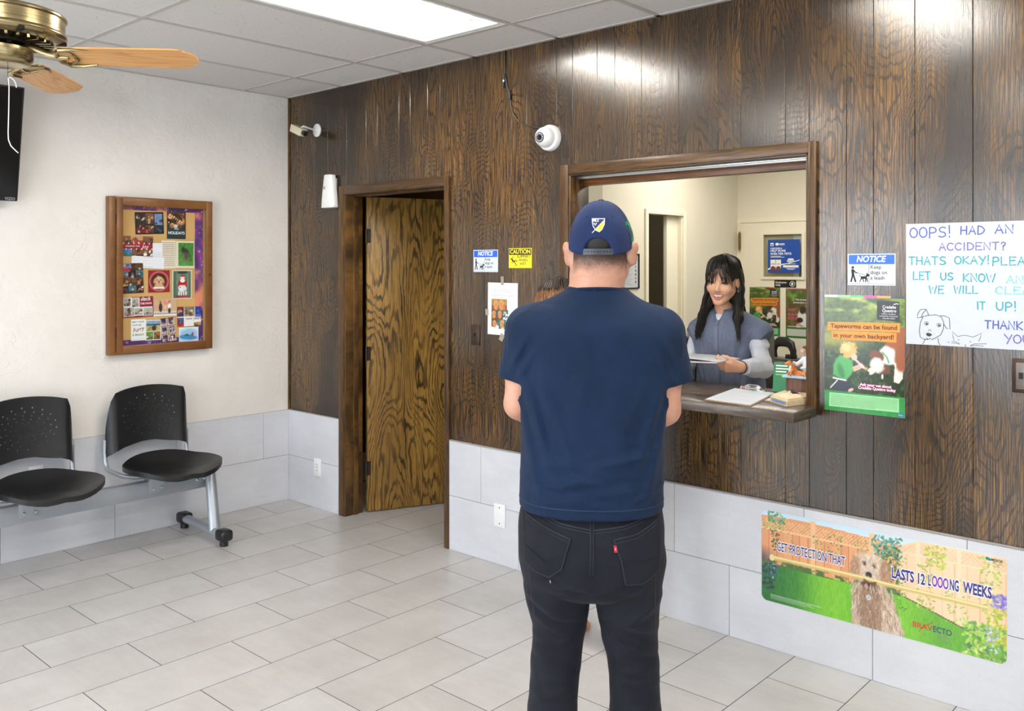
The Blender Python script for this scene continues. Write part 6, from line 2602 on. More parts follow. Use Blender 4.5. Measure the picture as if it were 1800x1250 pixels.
def lerp2(a, b, t):
    return (a[0] + (b[0] - a[0]) * t, a[1] + (b[1] - a[1]) * t)


for k in range(9):
    t0 = .10 + .085 * k
    a, b_ = lerp2(lerp2(qq[0], qq[3], t0), lerp2(qq[1], qq[2], t0), .08), lerp2(lerp2(qq[0], qq[3], t0), lerp2(qq[1], qq[2], t0), .9 if k % 3 else .5)
    ribbon(mb, [a, b_], .0014, INK_GREY, .0066)
a, b_ = lerp2(qq[0], qq[3], .9), lerp2(qq[1], qq[2], .9)
ribbon(mb, [lerp2(a, b_, .1), lerp2(a, b_, .9)], .016, flat('pale_green_form_band', (196, 224, 206), 0.6), .0066)
mb.build('form', cbd)
mb = MB()
ce = lerp2(q[2], q[3], .5)
ddx, ddy = q[3][0] - q[2][0], q[3][1] - q[2][1]
L_ = math.hypot(ddx, ddy)
MCL = Matrix.Translation((ce[0], ce[1] - .012, 0.006)) @ Matrix.Rotation(math.atan2(ddy, ddx), 4, 'Z')
mb.box((-.055, -.016, 0), (.055, .016, .004), CHROME, .001, M=MCL)
mb.tube([(-.045, .006, .003), (-.038, .010, .018), (-.018, .012, .026), (.018, .012, .026), (.038, .010, .018), (.045, .006, .003)], .006, CHROME, 10, M=MCL, flatten=.5)
mb.box((-.036, .004, .002), (.036, .012, .022), CHROME, .002, M=MCL)
mb.build('clip', cbd)

pn = thing('marker_pen', 'pink and white marker lying behind the clipboard on the counter', 'pen', (3.262, 0.235, 1.0378))
mb = MB()
pd_ = Vector((.089, -.022, 0)).normalized()
mb.tube([(0, 0, 0), tuple(pd_ * .075)], .0068, WHITEP, 12)
mb.build('barrel', pn)
mb = MB()
mb.tube([tuple(pd_ * .074), tuple(pd_ * .118)], .0072, flat('pink_pen_cap', (214, 96, 116), 0.4), 12)
mb.tube([tuple(pd_ * .006), tuple(pd_ * .03)], .0070, flat('pink_pen_cap', (214, 96, 116), 0.4), 12)
mb.build('pen_cap', pn)

# ---------------------------------------------------------------- painted figurine
fg = thing('figurine', 'painted figurine of a vet with an orange dog on the counter', 'figurine', (3.60, 0.10, 1.0304))
FO = Matrix.Translation((-3.60, -0.10, -1.0304))
CREAMR = flat('cream_resin', (226, 204, 168), 0.45, var=0.08, scale=60)
mb = MB()
base_poly = [(3.533, -.032), (3.640, -.106), (3.672, .0), (3.672, .235), (3.505, .250)]
mb.prism(base_poly, 1.0304, 1.052, CREAMR, M=FO)
mb.prism([(p[0] * .96 + 3.60 * .04, p[1] * .94 + .08 * .06) for p in base_poly], 1.052, 1.060, CREAMR, M=FO)
for (x, y, r, z) in [(3.600, -.040, .026, 1.060), (3.630, .0, .030, 1.058), (3.585, .02, .022, 1.060)]:
    mb.lathe([(r, 0), (r * .8, .006), (r * .4, .010), (0, .011)], CREAMR, 14, FO @ Matrix.Translation((x, y, z)))
mb.build('base', fg)
mb = MB()
u = Vector((.107, -.074)).normalized()
vs, fs = text_geo('VETERINARIAN', 0.018, bold=.03)
xs_ = [v[0] for v in vs]
k_ = .112 / (max(xs_) - min(xs_))
mid_ = Vector((3.5865, -.069))
nrm = Vector((u.y, -u.x))
out = []
for v in vs:
    pxy = mid_ + u * (v[0] - (max(xs_) + min(xs_)) / 2) * k_ + nrm * .0008
    out.append((pxy.x, pxy.y, 1.0415 + v[1] * 1.0))
mb.add(out, fs, flat('blue_resin_lettering', (60, 140, 220), 0.4), M=FO)
mb.build('lettering', fg)
mb = MB()
TX, TY = 3.575, .158
BRN = flat('brown_resin', (92, 62, 48), 0.5, var=0.2, scale=80)
vs, fs = [], []
n = 40
for z, s in ((1.058, 1.0), (1.118, 1.0)):
    for k in range(n):
        th = 2 * math.pi * k / n
        c, s_ = math.cos(th), math.sin(th)
        e = (abs(c) ** 3.5 + abs(s_) ** 3.5) ** (-1 / 3.5) * (1 + .025 * (k % 2))
        vs.append((TX + .052 * c * e, TY + .042 * s_ * e, z))
fs = [(k, (k + 1) % n, n + (k + 1) % n, n + k) for k in range(n)] + [tuple(range(n, 2 * n))]
mb.add(vs, fs, BRN, False, M=FO)
mb.build('table', fg)
BLUER = flat('pale_blue_resin', (168, 196, 216), 0.45, var=0.05)
mb = MB()
mb.box((TX - .060, TY - .050, 1.116), (TX + .060, TY + .050, 1.128), BLUER, .005, M=FO)
mb.build('table_cloth', fg)


def blob_mesh(prims, vox, name, mat, parent, k=.006, M=None):
    """small smooth solid from round cones (p, r, q, s) in metres"""
    pts = np.array([p for a in prims for p in (a[0], a[2])], float)
    rad = max(max(a[1], a[3]) for a in prims)
    S = SDF(pts.min(0) - rad * 1.4 - .004, pts.max(0) + rad * 1.4 + .004, vox)
    for a in prims:
        S.cone(a[0], a[1], a[2], a[3], k)
    return S.mesh(name, mat, parent, M)

vet = blob_mesh([((3.600, .178, 1.125), .020, (3.604, .176, 1.175), .022), ((3.604, .176, 1.175), .022, (3.598, .172, 1.205), .013), ((3.590, .170, 1.196), .011, (3.566, .150, 1.172), .008), ((3.566, .150, 1.172), .008, (3.556, .142, 1.180), .006),
                 ((3.614, .172, 1.196), .011, (3.618, .145, 1.165), .009), ((3.618, .145, 1.165), .009, (3.596, .132, 1.160), .007)], .0022, 'vet_coat', flat('white_resin_coat', (226, 234, 240), 0.4, var=0.04), fg, .006, FO)
hd = blob_mesh([((3.594, .166, 1.214), .010, (3.590, .163, 1.228), .0145)], .002, 'vet_head', flat('painted_resin_face', (214, 178, 156), 0.45, var=0.05), fg, .004, FO)
blob_mesh([((3.594, .170, 1.2385), .0135, (3.603, .177, 1.228), .0125)], .002, 'painted_hair', flat('painted_dark_hair', (74, 52, 42), 0.5, var=0.1), hd, .004, Matrix.Identity(4))
dg = blob_mesh([((3.566, .138, 1.132), .013, (3.556, .128, 1.165), .011), ((3.556, .128, 1.168), .010, (3.545, .118, 1.180), .009), ((3.545, .118, 1.180), .008, (3.534, .110, 1.176), .005), ((3.575, .142, 1.134), .014, (3.606, .128, 1.136), .010),
                ((3.548, .122, 1.150), .005, (3.542, .116, 1.130), .0045), ((3.560, .116, 1.150), .005, (3.556, .106, 1.130), .0045), ((3.606, .128, 1.136), .006, (3.622, .114, 1.132), .003)], .0022, 'orange_dog', flat('orange_painted_fur', (206, 122, 56), 0.5, var=0.25, scale=120), fg, .005, FO)
blob_mesh([((3.549, .121, 1.146), .0062, (3.553, .116, 1.164), .0062)], .002, 'white_bib', flat('white_painted_fur', (236, 228, 214), 0.5), dg, .004, Matrix.Identity(4))
ct = blob_mesh([((3.600, .040, 1.064), .010, (3.622, .024, 1.064), .009), ((3.600, .040, 1.068), .008, (3.592, .040, 1.074), .0075), ((3.622, .024, 1.062), .005, (3.636, .030, 1.061), .003)], .002, 'black_cat', flat('black_painted_fur', (30, 30, 32), 0.4), fg, .004, FO)
blob_mesh([((3.588, .035, 1.070), .0048, (3.586, .033, 1.066), .004)], .0016, 'white_face_patch', flat('white_painted_fur', (236, 228, 214), 0.5), ct, .003, Matrix.Identity(4))

# ---------------------------------------------------------------- tent card
tc = thing('tent_card', 'green folded tent card standing behind the clipboard on the counter', 'card', (3.415, 0.300, 1.0304))
mb = MB()
GCARD = flat('green_card', (30, 120, 76), 0.45, var=0.04)
hh, dd = .128, .034
Mt = Matrix.Rotation(math.radians(16), 4, 'Z')
mb.add([(-.024, -dd, 0), (.060, -dd, 0), (.060, 0, hh), (-.024, 0, hh)], [(0, 1, 2, 3)], GCARD, M=Mt)
mb.add([(-.024, -dd, 0), (.060, -dd, 0), (.060, 0, hh), (-.024, 0, hh)], [(3, 2, 1, 0)], WHITEP, M=Mt @ Matrix.Translation((0, .0006, 0)))
mb.add([(-.024, dd, 0), (.060, dd, 0), (.060, 0, hh), (-.024, 0, hh)], [(3, 2, 1, 0)], GCARD, M=Mt)
mb.add([(-.024, -dd, 0), (-.024, dd, 0), (-.024, 0, hh)], [(0, 2, 1)], flat('grey_card_side', (176, 180, 178), 0.5), M=Mt)
for k in range(4):
    f0, w_ = .86 - .10 * k, (.050, .056, .046, .040)[k]
    mb.add([(-.014, -dd * (1 - f0) - .0006, hh * f0), (-.014 + w_, -dd * (1 - f0) - .0006, hh * f0), (-.014 + w_, -dd * (1 - f0 - .045) - .0006, hh * (f0 + .045)), (-.014, -dd * (1 - f0 - .045) - .0006, hh * (f0 + .045))], [(0, 1, 2, 3)], WHITE_INK if k < 3 else flat('lime_ink', (150, 190, 80), .5), M=Mt)
mb.build('card_sheet', tc)

# ================================================================ office furniture behind the counter
dk = thing('desk', 'dark grey office desk along the back wall below the posters', 'desk', (2.6, 3.88, 0))
DKT = flat('charcoal_desk_top', (86, 82, 80), 0.4, var=0.08)
mb = MB()
mb.box((-1.05, -0.42, 0.72), (1.05, 0.42, 0.75), DKT, 0.003)
mb.build('desk_top', dk)
mb = MB()
mb.box((-1.03, 0.30, 0.10), (1.03, 0.33, 0.72), BLACKP)
mb.build('modesty_panel', dk)
for x in (-1.03, 1.0):
    mb = MB()
    mb.box((x, -0.40, 0.0), (x + .03, 0.40, 0.72), BLACKP)
    mb.build('side_panel', dk)
fc = thing('filing_cabinet', 'dark grey filing cabinet right behind the woman in the blue grey vest', 'cabinet', (2.046, 2.368, 0))
mb = MB()
mb.box((-.215, -.28, 0.02), (.215, .28, 1.085), flat('charcoal_metal', (58, 58, 60), 0.35, 0.3, var=0.06), 0.004)
mb.build('body', fc)
for k in range(3):
    mb = MB()
    mb.box((-.195, -.298, .06 + .335 * k), (.195, -.281, .375 + .335 * k), flat('black_metal_drawer', (34, 34, 37), 0.3, 0.3, var=0.08), 0.003)
    d_ = mb.build('drawer', fc)
    mb = MB()
    mb.tube([(-.05, -.300, .30 + .335 * k), (-.05, -.318, .30 + .335 * k), (.05, -.318, .30 + .335 * k), (.05, -.300, .30 + .335 * k)], .005, STEEL, 8)
    mb.build('handle', d_)
hp = thing('hole_punch', 'large black hole punch on the dark desk below the posters', 'hole punch', (1.66, 4.06, 0.7505), math.radians(-20))
mb = MB()
mb.box((-.16, -.06, 0), (.16, .06, .018), flat('grey_punch_base', (110, 110, 112), 0.4), 0.004)
mb.build('base', hp)
mb = MB()
mb.tube([(-.10, 0, .015), (-.112, 0, .07), (-.10, 0, .13), (-.04, 0, .160), (.04, 0, .162), (.10, 0, .140), (.125, 0, .085), (.125, 0, .015)], [.020, .022, .026, .030, .030, .028, .022, .018], BLACKP, 12, flatten=1.5)
mb.build('lever', hp)
mb = MB()
mb.box((.060, -.035, .015), (.140, .035, .055), BLACKP, .006)
mb.build('punch_head', hp)

sc_ = thing('side_cabinet', 'dark side cabinet left of the woman, half hidden by the man in navy', 'cabinet', (2.34, 1.24, 0))
mb = MB()
mb.box((-.24, -.22, .02), (.24, .22, 1.085), BLACKP, .004)
mb.build('body', sc_)
mb = MB()
mb.box((-.225, -.232, .06), (-.003, -.220, 1.05), BLACKP, .002)
mb.build('door', sc_)
mb = MB()
mb.box((.003, -.232, .06), (.225, -.220, 1.05), BLACKP, .002)
mb.build('door', sc_)
bk = thing('basket', 'small black basket on the dark side cabinet left of the woman', 'basket', (2.486, 1.110, 1.0856))
mb = MB()
for r0, r1, z0, z1 in ((.060, .072, 0, .075),):
    vs, fs = [], []
    ring_ = []
    for (w_, z) in ((.058, 0), (.074, .078), (.078, .080), (.078, .086), (.070, .086), (.054, .004)):
        for (sx, sy) in ((-1, -.75), (1, -.75), (1, .75), (-1, .75)):
            vs.append((sx * w_, sy * w_, z))
    for j in range(5):
        for k in range(4):
            fs.append((j * 4 + k, j * 4 + (k + 1) % 4, j * 4 + 4 + (k + 1) % 4, j * 4 + 4 + k))
    fs += [(3, 2, 1, 0), (20, 21, 22, 23)]
    mb.add(vs, fs, BLACKP)
mb.build('basket_body', bk)
for (dx, dy, w_, h_, m, nm, lb) in [(-.022, .014, .030, .135, flat('purple_carton', (86, 60, 120), .5), 'carton', 'slim purple carton standing in the black basket'),
                                    (.020, -.012, .034, .112, flat('white_carton', (232, 230, 226), .5), 'carton', 'short white carton standing in the black basket')]:
    b = MB()
    b.box((-w_ / 2, -w_ / 2.6, 0), (w_ / 2, w_ / 2.6, h_), m, .002)
    b.box((-w_ / 2 + .002, -w_ / 2.6 - .0006, h_ * .55), (w_ / 2 - .002, -w_ / 2.6, h_ * .85), flat('grey_label', (190, 186, 196), .5))
    o = b.build(nm)
    o.location = (2.486 + dx, 1.110 + dy, 1.0900)
    tag(o, lb, 'box')
b = MB()
b.lathe([(.0, 0), (.012, .001), (.012, .05), (.007, .06), (.007, .072), (.009, .073), (.009, .090), (0, .091)], flat('red_brown_bottle', (150, 70, 62), .3), 16)
o = b.build('bottle')
o.location = (2.525, 1.130, 1.0900)
tag(o, 'small reddish bottle in the black basket', 'bottle')

# ---------------------------------------------------------------- papers on the office walls
b = MB()
w, h = .230, .275
b.box((0, 0, 0), (w, h, .002), PAPER)
pc = None
for k in range(7):
    disc(b, w - .040, h - .040 - .031 * k, .009, .010, flat(('chart_red', 'chart_brown', 'chart_tan')[k % 3], ((150, 70, 60), (104, 84, 70), (176, 130, 110))[k % 3], .5), .0025)
for k in range(16):
    ribbon(b, [(.030, h - .030 - .0145 * k), (.150 - .02 * (k % 3), h - .030 - .0145 * k)], .0022, INK_GREY, .0025)
o = b.build('framed_chart')
o.matrix_world = on_left_wall(2.422, 1.411, 1.0602)
tag(o, 'black framed white chart on the cream office wall beside the dark doorway', 'chart')
b = MB()
for lo, hi in [((-.006, -.006, 0), (w + .006, .004, .012)), ((-.006, h - .004, 0), (w + .006, h + .006, .012)), ((-.006, 0, 0), (.004, h, .012)), ((w - .004, 0, 0), (w + .006, h, .012))]:
    b.box(lo, hi, INK)
b.build('frame', o)

DY = 4.349 - .0312
b = MB()
w, h = .312, .304
b.box((0, 0, 0), (w, h, .001), flat('poster_blue', (20, 78, 172), .4, var=.02))
polyz(b, [(0, .035), (.10, .075), (.20, .085), (w, .118), (w, .112), (.20, .078), (.10, .062), (0, .020)][::-1], WHITE_INK, .0015)
for k, (s, y, sz, wd) in enumerate([('SUBSCRIBE &', .222, .020, .115), ('HELP MORE', .200, .027, .150), ('SHELTER PETS', .172, .027, .205)]):
    put_text(b, s, .026 + wd / 2, y, sz, WHITE_INK, .0015, width=wd, bold=.03)
for k in range(2):
    ribbon(b, [(.028, .150 - .009 * k), (.028 + (.10, .135)[k], .150 - .009 * k)], .0045, WHITE_INK, .0015)
polyz(b, [(.026, .245), (.056, .245), (.056, .275), (.026, .275)], WHITE_INK, .0015)
polyz(b, [(.032, .250), (.050, .250), (.050, .262), (.032, .262)], flat('poster_blue', (20, 78, 172), .4), .0018)
disc(b, .092, .262, .018, .013, WHITE_INK, .0015)
ribbon(b, [(.114, .266), (.165, .266)], .006, WHITE_INK, .0015)
ribbon(b, [(.114, .256), (.165, .256)], .006, WHITE_INK, .0015)
for k in range(2):
    polyz(b, [(.026 + .054 * k, .030), (.076 + .054 * k, .030), (.076 + .054 * k, .118), (.026 + .054 * k, .118)], WHITE_INK, .0018)
    disc(b, .051 + .054 * k, .036, .024, .022, flat('dog_brown', (120, 66, 38), .5), .002)
    ribbon(b, [(.034 + .054 * k, .078), (.068 + .054 * k, .078)], .006, flat(('bag_blue', 'bag_orange')[k], ((40, 80, 150), (200, 100, 60))[k], .5), .002)
disc(b, .225, .105, .038, .016, flat('bowl_grey', (206, 210, 216), .4), .0022)
disc(b, .225, .122, .030, .008, WHITE_INK, .0024)
polyz(b, [(.150, .046), (.300, .046), (.300, .066), (.150, .066)], WHITE_INK, .0018)
for y, wd in ((.078, .10), (.036, .09), (.028, .06)):
    ribbon(b, [(.225 - wd / 2, y), (.225 + wd / 2, y)], .004, WHITE_INK, .0018)
o = b.build('poster')
o.matrix_world = on_back_wall(1.398, 1.532, DY + .010 - .026)
tag(o, 'blue shelter pets poster taped over the glass of the office back door', 'poster')
b = MB()
w, h = .212, .070
b.box((0, 0, 0), (w, h, .002), INK)
put_text(b, 'Employees', .012, .047, .025, WHITE_INK, .0024, align='LEFT', bold=.015)
put_text(b, 'Only', .012, .022, .025, WHITE_INK, .0024, align='LEFT', bold=.015)
disc(b, .176, .035, .026, .026, WHITE_INK, .0024)
disc(b, .176, .035, .022, .022, INK, .0027)
polyz(b, [(.166, .022), (.182, .022), (.186, .040), (.182, .050), (.166, .046)], WHITE_INK, .0030)
o = b.build('employees_sign')
o.matrix_world = on_back_wall(1.455, 1.392, DY)
tag(o, 'black employees only sign below the office door window', 'sign')
tape_poster(on_back_wall(1.203, 0.936, DY, ), 'tapeworm poster on the cream office door behind the woman', 0.005)
dw, dh = .305, .455
pc = Pic(dw, dh, 62, 92, (96, 84, 50))
U, V = pc.U, pc.V
pc.put((fbm(U * 16, V * 16, 3, 4) - .45) * 4, (120, 104, 62))
pc.put(np.clip((V - .30) / .08, 0, 1) * .8, (84, 110, 50))
pc.put((fbm(U * 14, V * 14, 13, 4) - .56) * 6 * (V > .28), (130, 160, 80))
pc.ell(.20, .20, .085, .10, (232, 228, 224), 0, .15, .2, 4)
pc.ell(.235, .25, .05, .05, (58, 48, 44), .3, .3, .3, 5)
pc.ell(.165, .26, .03, .04, (70, 56, 50), -.4, .3, .3, 6)
pc.ell(.135, .165, .030, .024, (50, 42, 42), 0, .3)
pc.ell(.122, .110, .022, .026, (222, 160, 176), .3, .3)
pc.ell(.215, .215, .008, .008, (30, 26, 26))
pc.put(V > dh - .008, (210, 60, 140))
for k in range(6):
    pc.ell(.032 + .034 * (k % 3), .215 - .035 * (k // 3), .013, .012, (196, 84, 120), 0, .2)
for k in range(2):
    pc.line([(.018, .265 - .013 * k), (.105 - .02 * k, .265 - .013 * k)], .006, (206, 90, 150))
pc.put(V < .095, (44, 122, 60))
pc.put((V < .080) & (V > .018) & (U > .012) & (U < dw - .012), (200, 208, 196))
pc.line([(.02, .104), (.20, .104)], .005, (236, 240, 236))
b = MB()
pc.into(b, PRINT_GLOSS, .0012)
b.box((0, 0, 0), (dw, dh, .001), PAPER)
put_text(b, 'The broadest', .160, .352, .020, WHITE_INK, .0018, width=.13, bold=.02)
put_text(b, 'protection of its kind', .175, .326, .020, WHITE_INK, .0018, width=.20, bold=.02)
o = b.build('poster')
finish_print(o, b)
o.matrix_world = on_back_wall(1.567, 0.930, DY)
tag(o, 'poster of a black and white dog on the cream office door', 'poster')

# ================================================================ people
def skin_mat(name, a, b):
    t = NT(name)
    co = t.coord()
    n1 = t.noise(co, 14.0, 3.0, 0.6)
    n2 = t.noise(co, 240.0, 2.0, 0.6)
    t.base(t.mix(t.math('MULTIPLY', n2, 0.25), t.ramp(n1, [(0.32, a), (0.68, b)]), tuple(x * .8 for x in a)))
    t.set(Roughness=0.5)
    t.p.inputs['Subsurface Weight'].default_value = 0.08
    t.p.inputs['Subsurface Radius'].default_value = (0.02, 0.008, 0.004)
    t.bump(n2, 0.08, 0.001)
    return t.m


def cloth_mat(name, rgb, rgb2=None, weave=900.0, bump=0.25, rough=0.85, slub=0.0, fold=0.0):
    t = NT(name)
    co = t.coord()
    c = srgb(*rgb)
    c2 = srgb(*(rgb2 or [min(255, v * 1.12 + 3) for v in rgb]))
    n1 = t.noise(co, 9.0, 4.0, 0.6)
    n2 = t.noise(t.vmath('MULTIPLY', co, (weave, weave, weave * .5)), 1.0, 2.0, 0.6)
    k = t.math('MULTIPLY_ADD', n1, 0.5, t.math('MULTIPLY', n2, 0.5))
    if slub:
        n3 = t.noise(t.vmath('MULTIPLY', co, (420.0, 420.0, 22.0)), 1.0, 2.0, 0.6)
        k = t.math('MULTIPLY_ADD', n3, slub, t.math('MULTIPLY', k, 1 - slub))
    t.base(t.ramp(k, [(0.36, c), (0.64, c2)]))
    t.set(Roughness=rough)
    t.p.inputs['Sheen Weight'].default_value = 0.03
    t.p.inputs['Specular IOR Level'].default_value = 0.25
    h = n2
    if fold:
        f1 = t.noise(t.vmath('MULTIPLY', co, (9.0, 9.0, 5.0)), 1.0, 3.0, 0.5, 0.8)
        h = t.math('MULTIPLY_ADD', f1, fold, t.math('MULTIPLY', n2, 0.03))
        t.bump(h, bump, 0.02)
    else:
        t.bump(h, bump, 0.001)
    return t.m


SKIN_M = skin_mat('warm_light_skin', srgb(184, 132, 108), srgb(206, 156, 132))
SKIN_W = skin_mat('light_tan_skin', srgb(214, 160, 128), srgb(232, 182, 150))
NAVY = cloth_mat('navy_cotton_jersey', (6, 25, 50), (11, 36, 66), bump=0.9, fold=0.6)
NAVY_CAP = cloth_mat('navy_cap_twill', (20, 34, 70), (28, 44, 84), weave=1400, bump=0.2)
DENIM = cloth_mat('washed_black_denim', (14, 16, 23), (27, 29, 40), weave=1200, bump=0.55, fold=0.55)
DENIM_SEAM = cloth_mat('faded_denim_edge', (34, 35, 42), (56, 57, 64), weave=600)
VEST = cloth_mat('slate_blue_linen', (84, 92, 112), (112, 120, 142), weave=700, bump=0.5, slub=0.45, fold=0.5)
VEST_EDGE = cloth_mat('slate_blue_hem', (92, 100, 120), (116, 124, 146), weave=700)
GREYK = cloth_mat('pale_grey_knit', (186, 190, 202), (214, 218, 228), weave=800, bump=0.5, fold=0.5)
WHITEK = cloth_mat('white_cotton', (222, 226, 236), (236, 238, 244), weave=900)
TEE_W = cloth_mat('soft_green_cotton', (120, 130, 116), (136, 146, 130), weave=900)
TROUS = cloth_mat('dark_trouser_cloth', (40, 42, 50), (52, 54, 62), weave=900)
TAN_L = flat('tan_leather', (176, 132, 98), 0.5, var=0.1)


def hair_mat(name, a, b, c):
    t = NT(name)
    co = t.coord()
    n1 = t.noise(t.vmath('MULTIPLY', co, (160.0, 160.0, 6.0)), 1.0, 3.0, 0.6)
    t.base(t.ramp(n1, [(0.3, a), (0.55, b), (0.75, c)]))
    t.set(Roughness=0.42)
    t.p.inputs['Specular IOR Level'].default_value = 0.35
    t.bump(n1, 0.5, 0.004)
    return t.m


HAIR_W = hair_mat('black_brown_hair', (0.006, 0.005, 0.004), (0.012, 0.009, 0.007), (0.028, 0.020, 0.015))
HAIR_C = hair_mat('auburn_hair', (0.060, 0.024, 0.010), (0.190, 0.080, 0.030), (0.360, 0.170, 0.070))
HAIR_CT = hair_mat('dark_root_hair', (0.010, 0.006, 0.004), (0.024, 0.013, 0.008), (0.060, 0.030, 0.016))


def stubble_mat():
    t = NT('short_faded_hair')
    co = t.coord()
    sp = t.n('ShaderNodeSeparateXYZ')
    t.l(co, sp.inputs[0])
    n1 = t.noise(t.vmath('MULTIPLY', co, (900.0, 900.0, 260.0)), 1.0, 2.0, 0.7)
    n2 = t.noise(co, 34.0, 3.0)
    h = t.math('ADD', t.math('MULTIPLY_ADD', t.math('SUBTRACT', sp.outputs[2], 1.562), 13.0, 0.0), t.math('MULTIPLY_ADD', n2, 0.5, -0.25))
    k = t.math('ADD', h, t.math('MULTIPLY_ADD', n1, 0.9, -0.45))
    t.base(t.ramp(k, [(0.10, srgb(196, 146, 122)), (0.60, srgb(84, 60, 50)), (1.0, srgb(22, 16, 14))]))
    t.set(Roughness=0.6)
    t.bump(n1, 0.3, 0.002)
    return t.m


STUB = stubble_mat()


def add_folds(S, folds):
    """raised soft creases (x0, z0, x1, z1, width, height, side): side < 0 only the back half, > 0 the front"""
    folds = [(a, b, c, d, w, h * 1.7, sd) for a, b, c, d, w, h, sd in folds]
    X, Z = S.ax[0][:, None], S.ax[2][None, :]
    for side in (-1, 1):
        D = np.zeros((len(S.ax[0]), len(S.ax[2])))
        for (x0, z0, x1, z1, w, a, sd) in folds:
            if sd != side and sd != 0:
                continue
            L = (x1 - x0) ** 2 + (z1 - z0) ** 2
            t = np.clip(((X - x0) * (x1 - x0) + (Z - z0) * (z1 - z0)) / L, 0, 1)
            d = np.hypot(X - x0 - t * (x1 - x0), Z - z0 - t * (z1 - z0))
            D += a * np.exp(-(d / w) ** 2) * np.sin(np.pi * (0.12 + 0.76 * t))
        m = (S.ax[1] < 0) if side < 0 else (S.ax[1] >= 0)
        S.F[:, m, :] -= D[:, None, :].astype(np.float32)


def Rz(a):
    c, s = math.cos(a), math.sin(a)
    return np.array([[c, -s, 0], [s, c, 0], [0, 0, 1.0]])


# ---------------------------------------------------------------- the man in navy, seen from behind
MAN = (3.695, -1.452)
MAN_R = math.atan2(0.601, 0.805)
S = SDF((-.34, -.24, -.01), (.34, .42, 1.80), .0062)
HC = (.0175, .020)
for z, r in ((1.0, 1.0),):
    S.loft([(.745, .150, .100, -.008, .005), (.85, .180, .130, -.008, .005), (1.0, .186, .138, -.006, .02), (1.15, .186, .138, -.004, .022), (1.30, .196, .125, 0, .005), (1.42, .170, .098, 0, -.005), (1.48, .10, .07, .003, -.005)], .02)
S.chain([((0, -.005, 1.46), .062), ((.008, .008, 1.56), .0700), ((HC[0], .020, 1.62), .068)], .035)          # neck
S.cone((0, -.01, 1.475), .060, (-.185, 0, 1.415), .062, .04)
S.cone((0, -.01, 1.475), .060, (.185, 0, 1.410), .062, .04)
for sx, sh, el, wr in ((-1, (-.190, 0, 1.405), (-.213, -.008, 1.200), (-.072, .205, 1.060)), (1, (.190, 0, 1.400), (.197, -.004, 1.190), (.075, .205, 1.060))):
    S.chain([(sh, .058), (tuple(np.array(sh) * .5 + np.array(el) * .5), .0500), (el, .0415)], .02)
    mid = tuple(np.array(el) * .62 + np.array(wr) * .38)
    S.chain([(el, .0405), (mid, .0400), (wr, .0270)], .015)
    f = Vector((-sx * .70, .66, -.15))
    add_hand(S, wr, f, Vector((sx * .25, .35, .9)), Vector((0, .5, 1.0)), .45, 1.0)
# legs and feet inside the clothes
for sx in (-1, 1):
    S.chain([((sx * .098, 0, .80), .078), ((sx * .106, .005, .47), .055), ((sx * .110, .01, .33), .052), ((sx * .116, -.01, .09), .040)], .03)
    S.chain([((sx * .116, -.03, .045), .036), ((sx * .122, .08, .035), .034), ((sx * .126, .15, .026), .024)], .02)
# head, turned a little to the left
RH = Rz(math.radians(-4))


def hp_(x, y, z):
    v = RH @ np.array((x, y, 0))
    return (HC[0] + v[0], HC[1] + v[1], z)


S.ell(hp_(0, -.004, 1.665), (.077, .097, .095), .02, R=RH)
S.ell(hp_(0, .030, 1.600), (.064, .070, .078), .03, R=RH)
S.ell(hp_(0, .072, 1.548), (.026, .024, .020), .03, R=RH)
for sx in (-1, 1):
    S.cone(hp_(sx * .058, .005, 1.580), .020, hp_(sx * .014, .078, 1.548), .016, .02)
    S.cone(hp_(sx * .034, .076, 1.672), .012, hp_(sx * .014, .092, 1.674), .010, .012)       # brow
    S.ell(hp_(sx * .038, .070, 1.618), (.022, .020, .020), .02, R=RH)
    S.ell(hp_(sx * .031, .098, 1.655), (.017, .012, .010), .012, 'cut', R=RH)
    S.ell(hp_(sx * .031, .082, 1.655), (.013, .012, .011), .004, R=RH)
    # ear: flat shell standing away from the head
    ce = hp_(sx * .0900, -.014, 1.625)
    tilt = Rz(math.radians(-4 + sx * -34))
    S.ell(ce, (.0100, .024, .034), .008, R=tilt)
    S.ell(hp_(sx * .094, -.022, 1.644), (.0090, .022, .018), .006, R=tilt)
    S.ell(hp_(sx * .082, -.004, 1.600), (.0085, .012, .012), .006, R=tilt)
    S.ell(hp_(sx * .098, .000, 1.628), (.006, .010, .017), .006, 'cut', R=tilt)
S.cone(hp_(0, .092, 1.660), .009, hp_(0, .114, 1.622), .012, .010)
for sx in (-1, 1):
    S.ell(hp_(sx * .011, .102, 1.617), (.009, .010, .008), .006, R=RH)
S.ell(hp_(0, .086, 1.585), (.022, .014, .007), .006, R=RH)
S.ell(hp_(0, .084, 1.575), (.018, .013, .007), .006, R=RH)
BODY = S
man = S.mesh('person', SKIN_M)
man.location = (*MAN, 0)
man.rotation_euler = (0, 0, MAN_R)
tag(man, 'person in navy t-shirt, black jeans and navy cap standing with back turned', 'person')

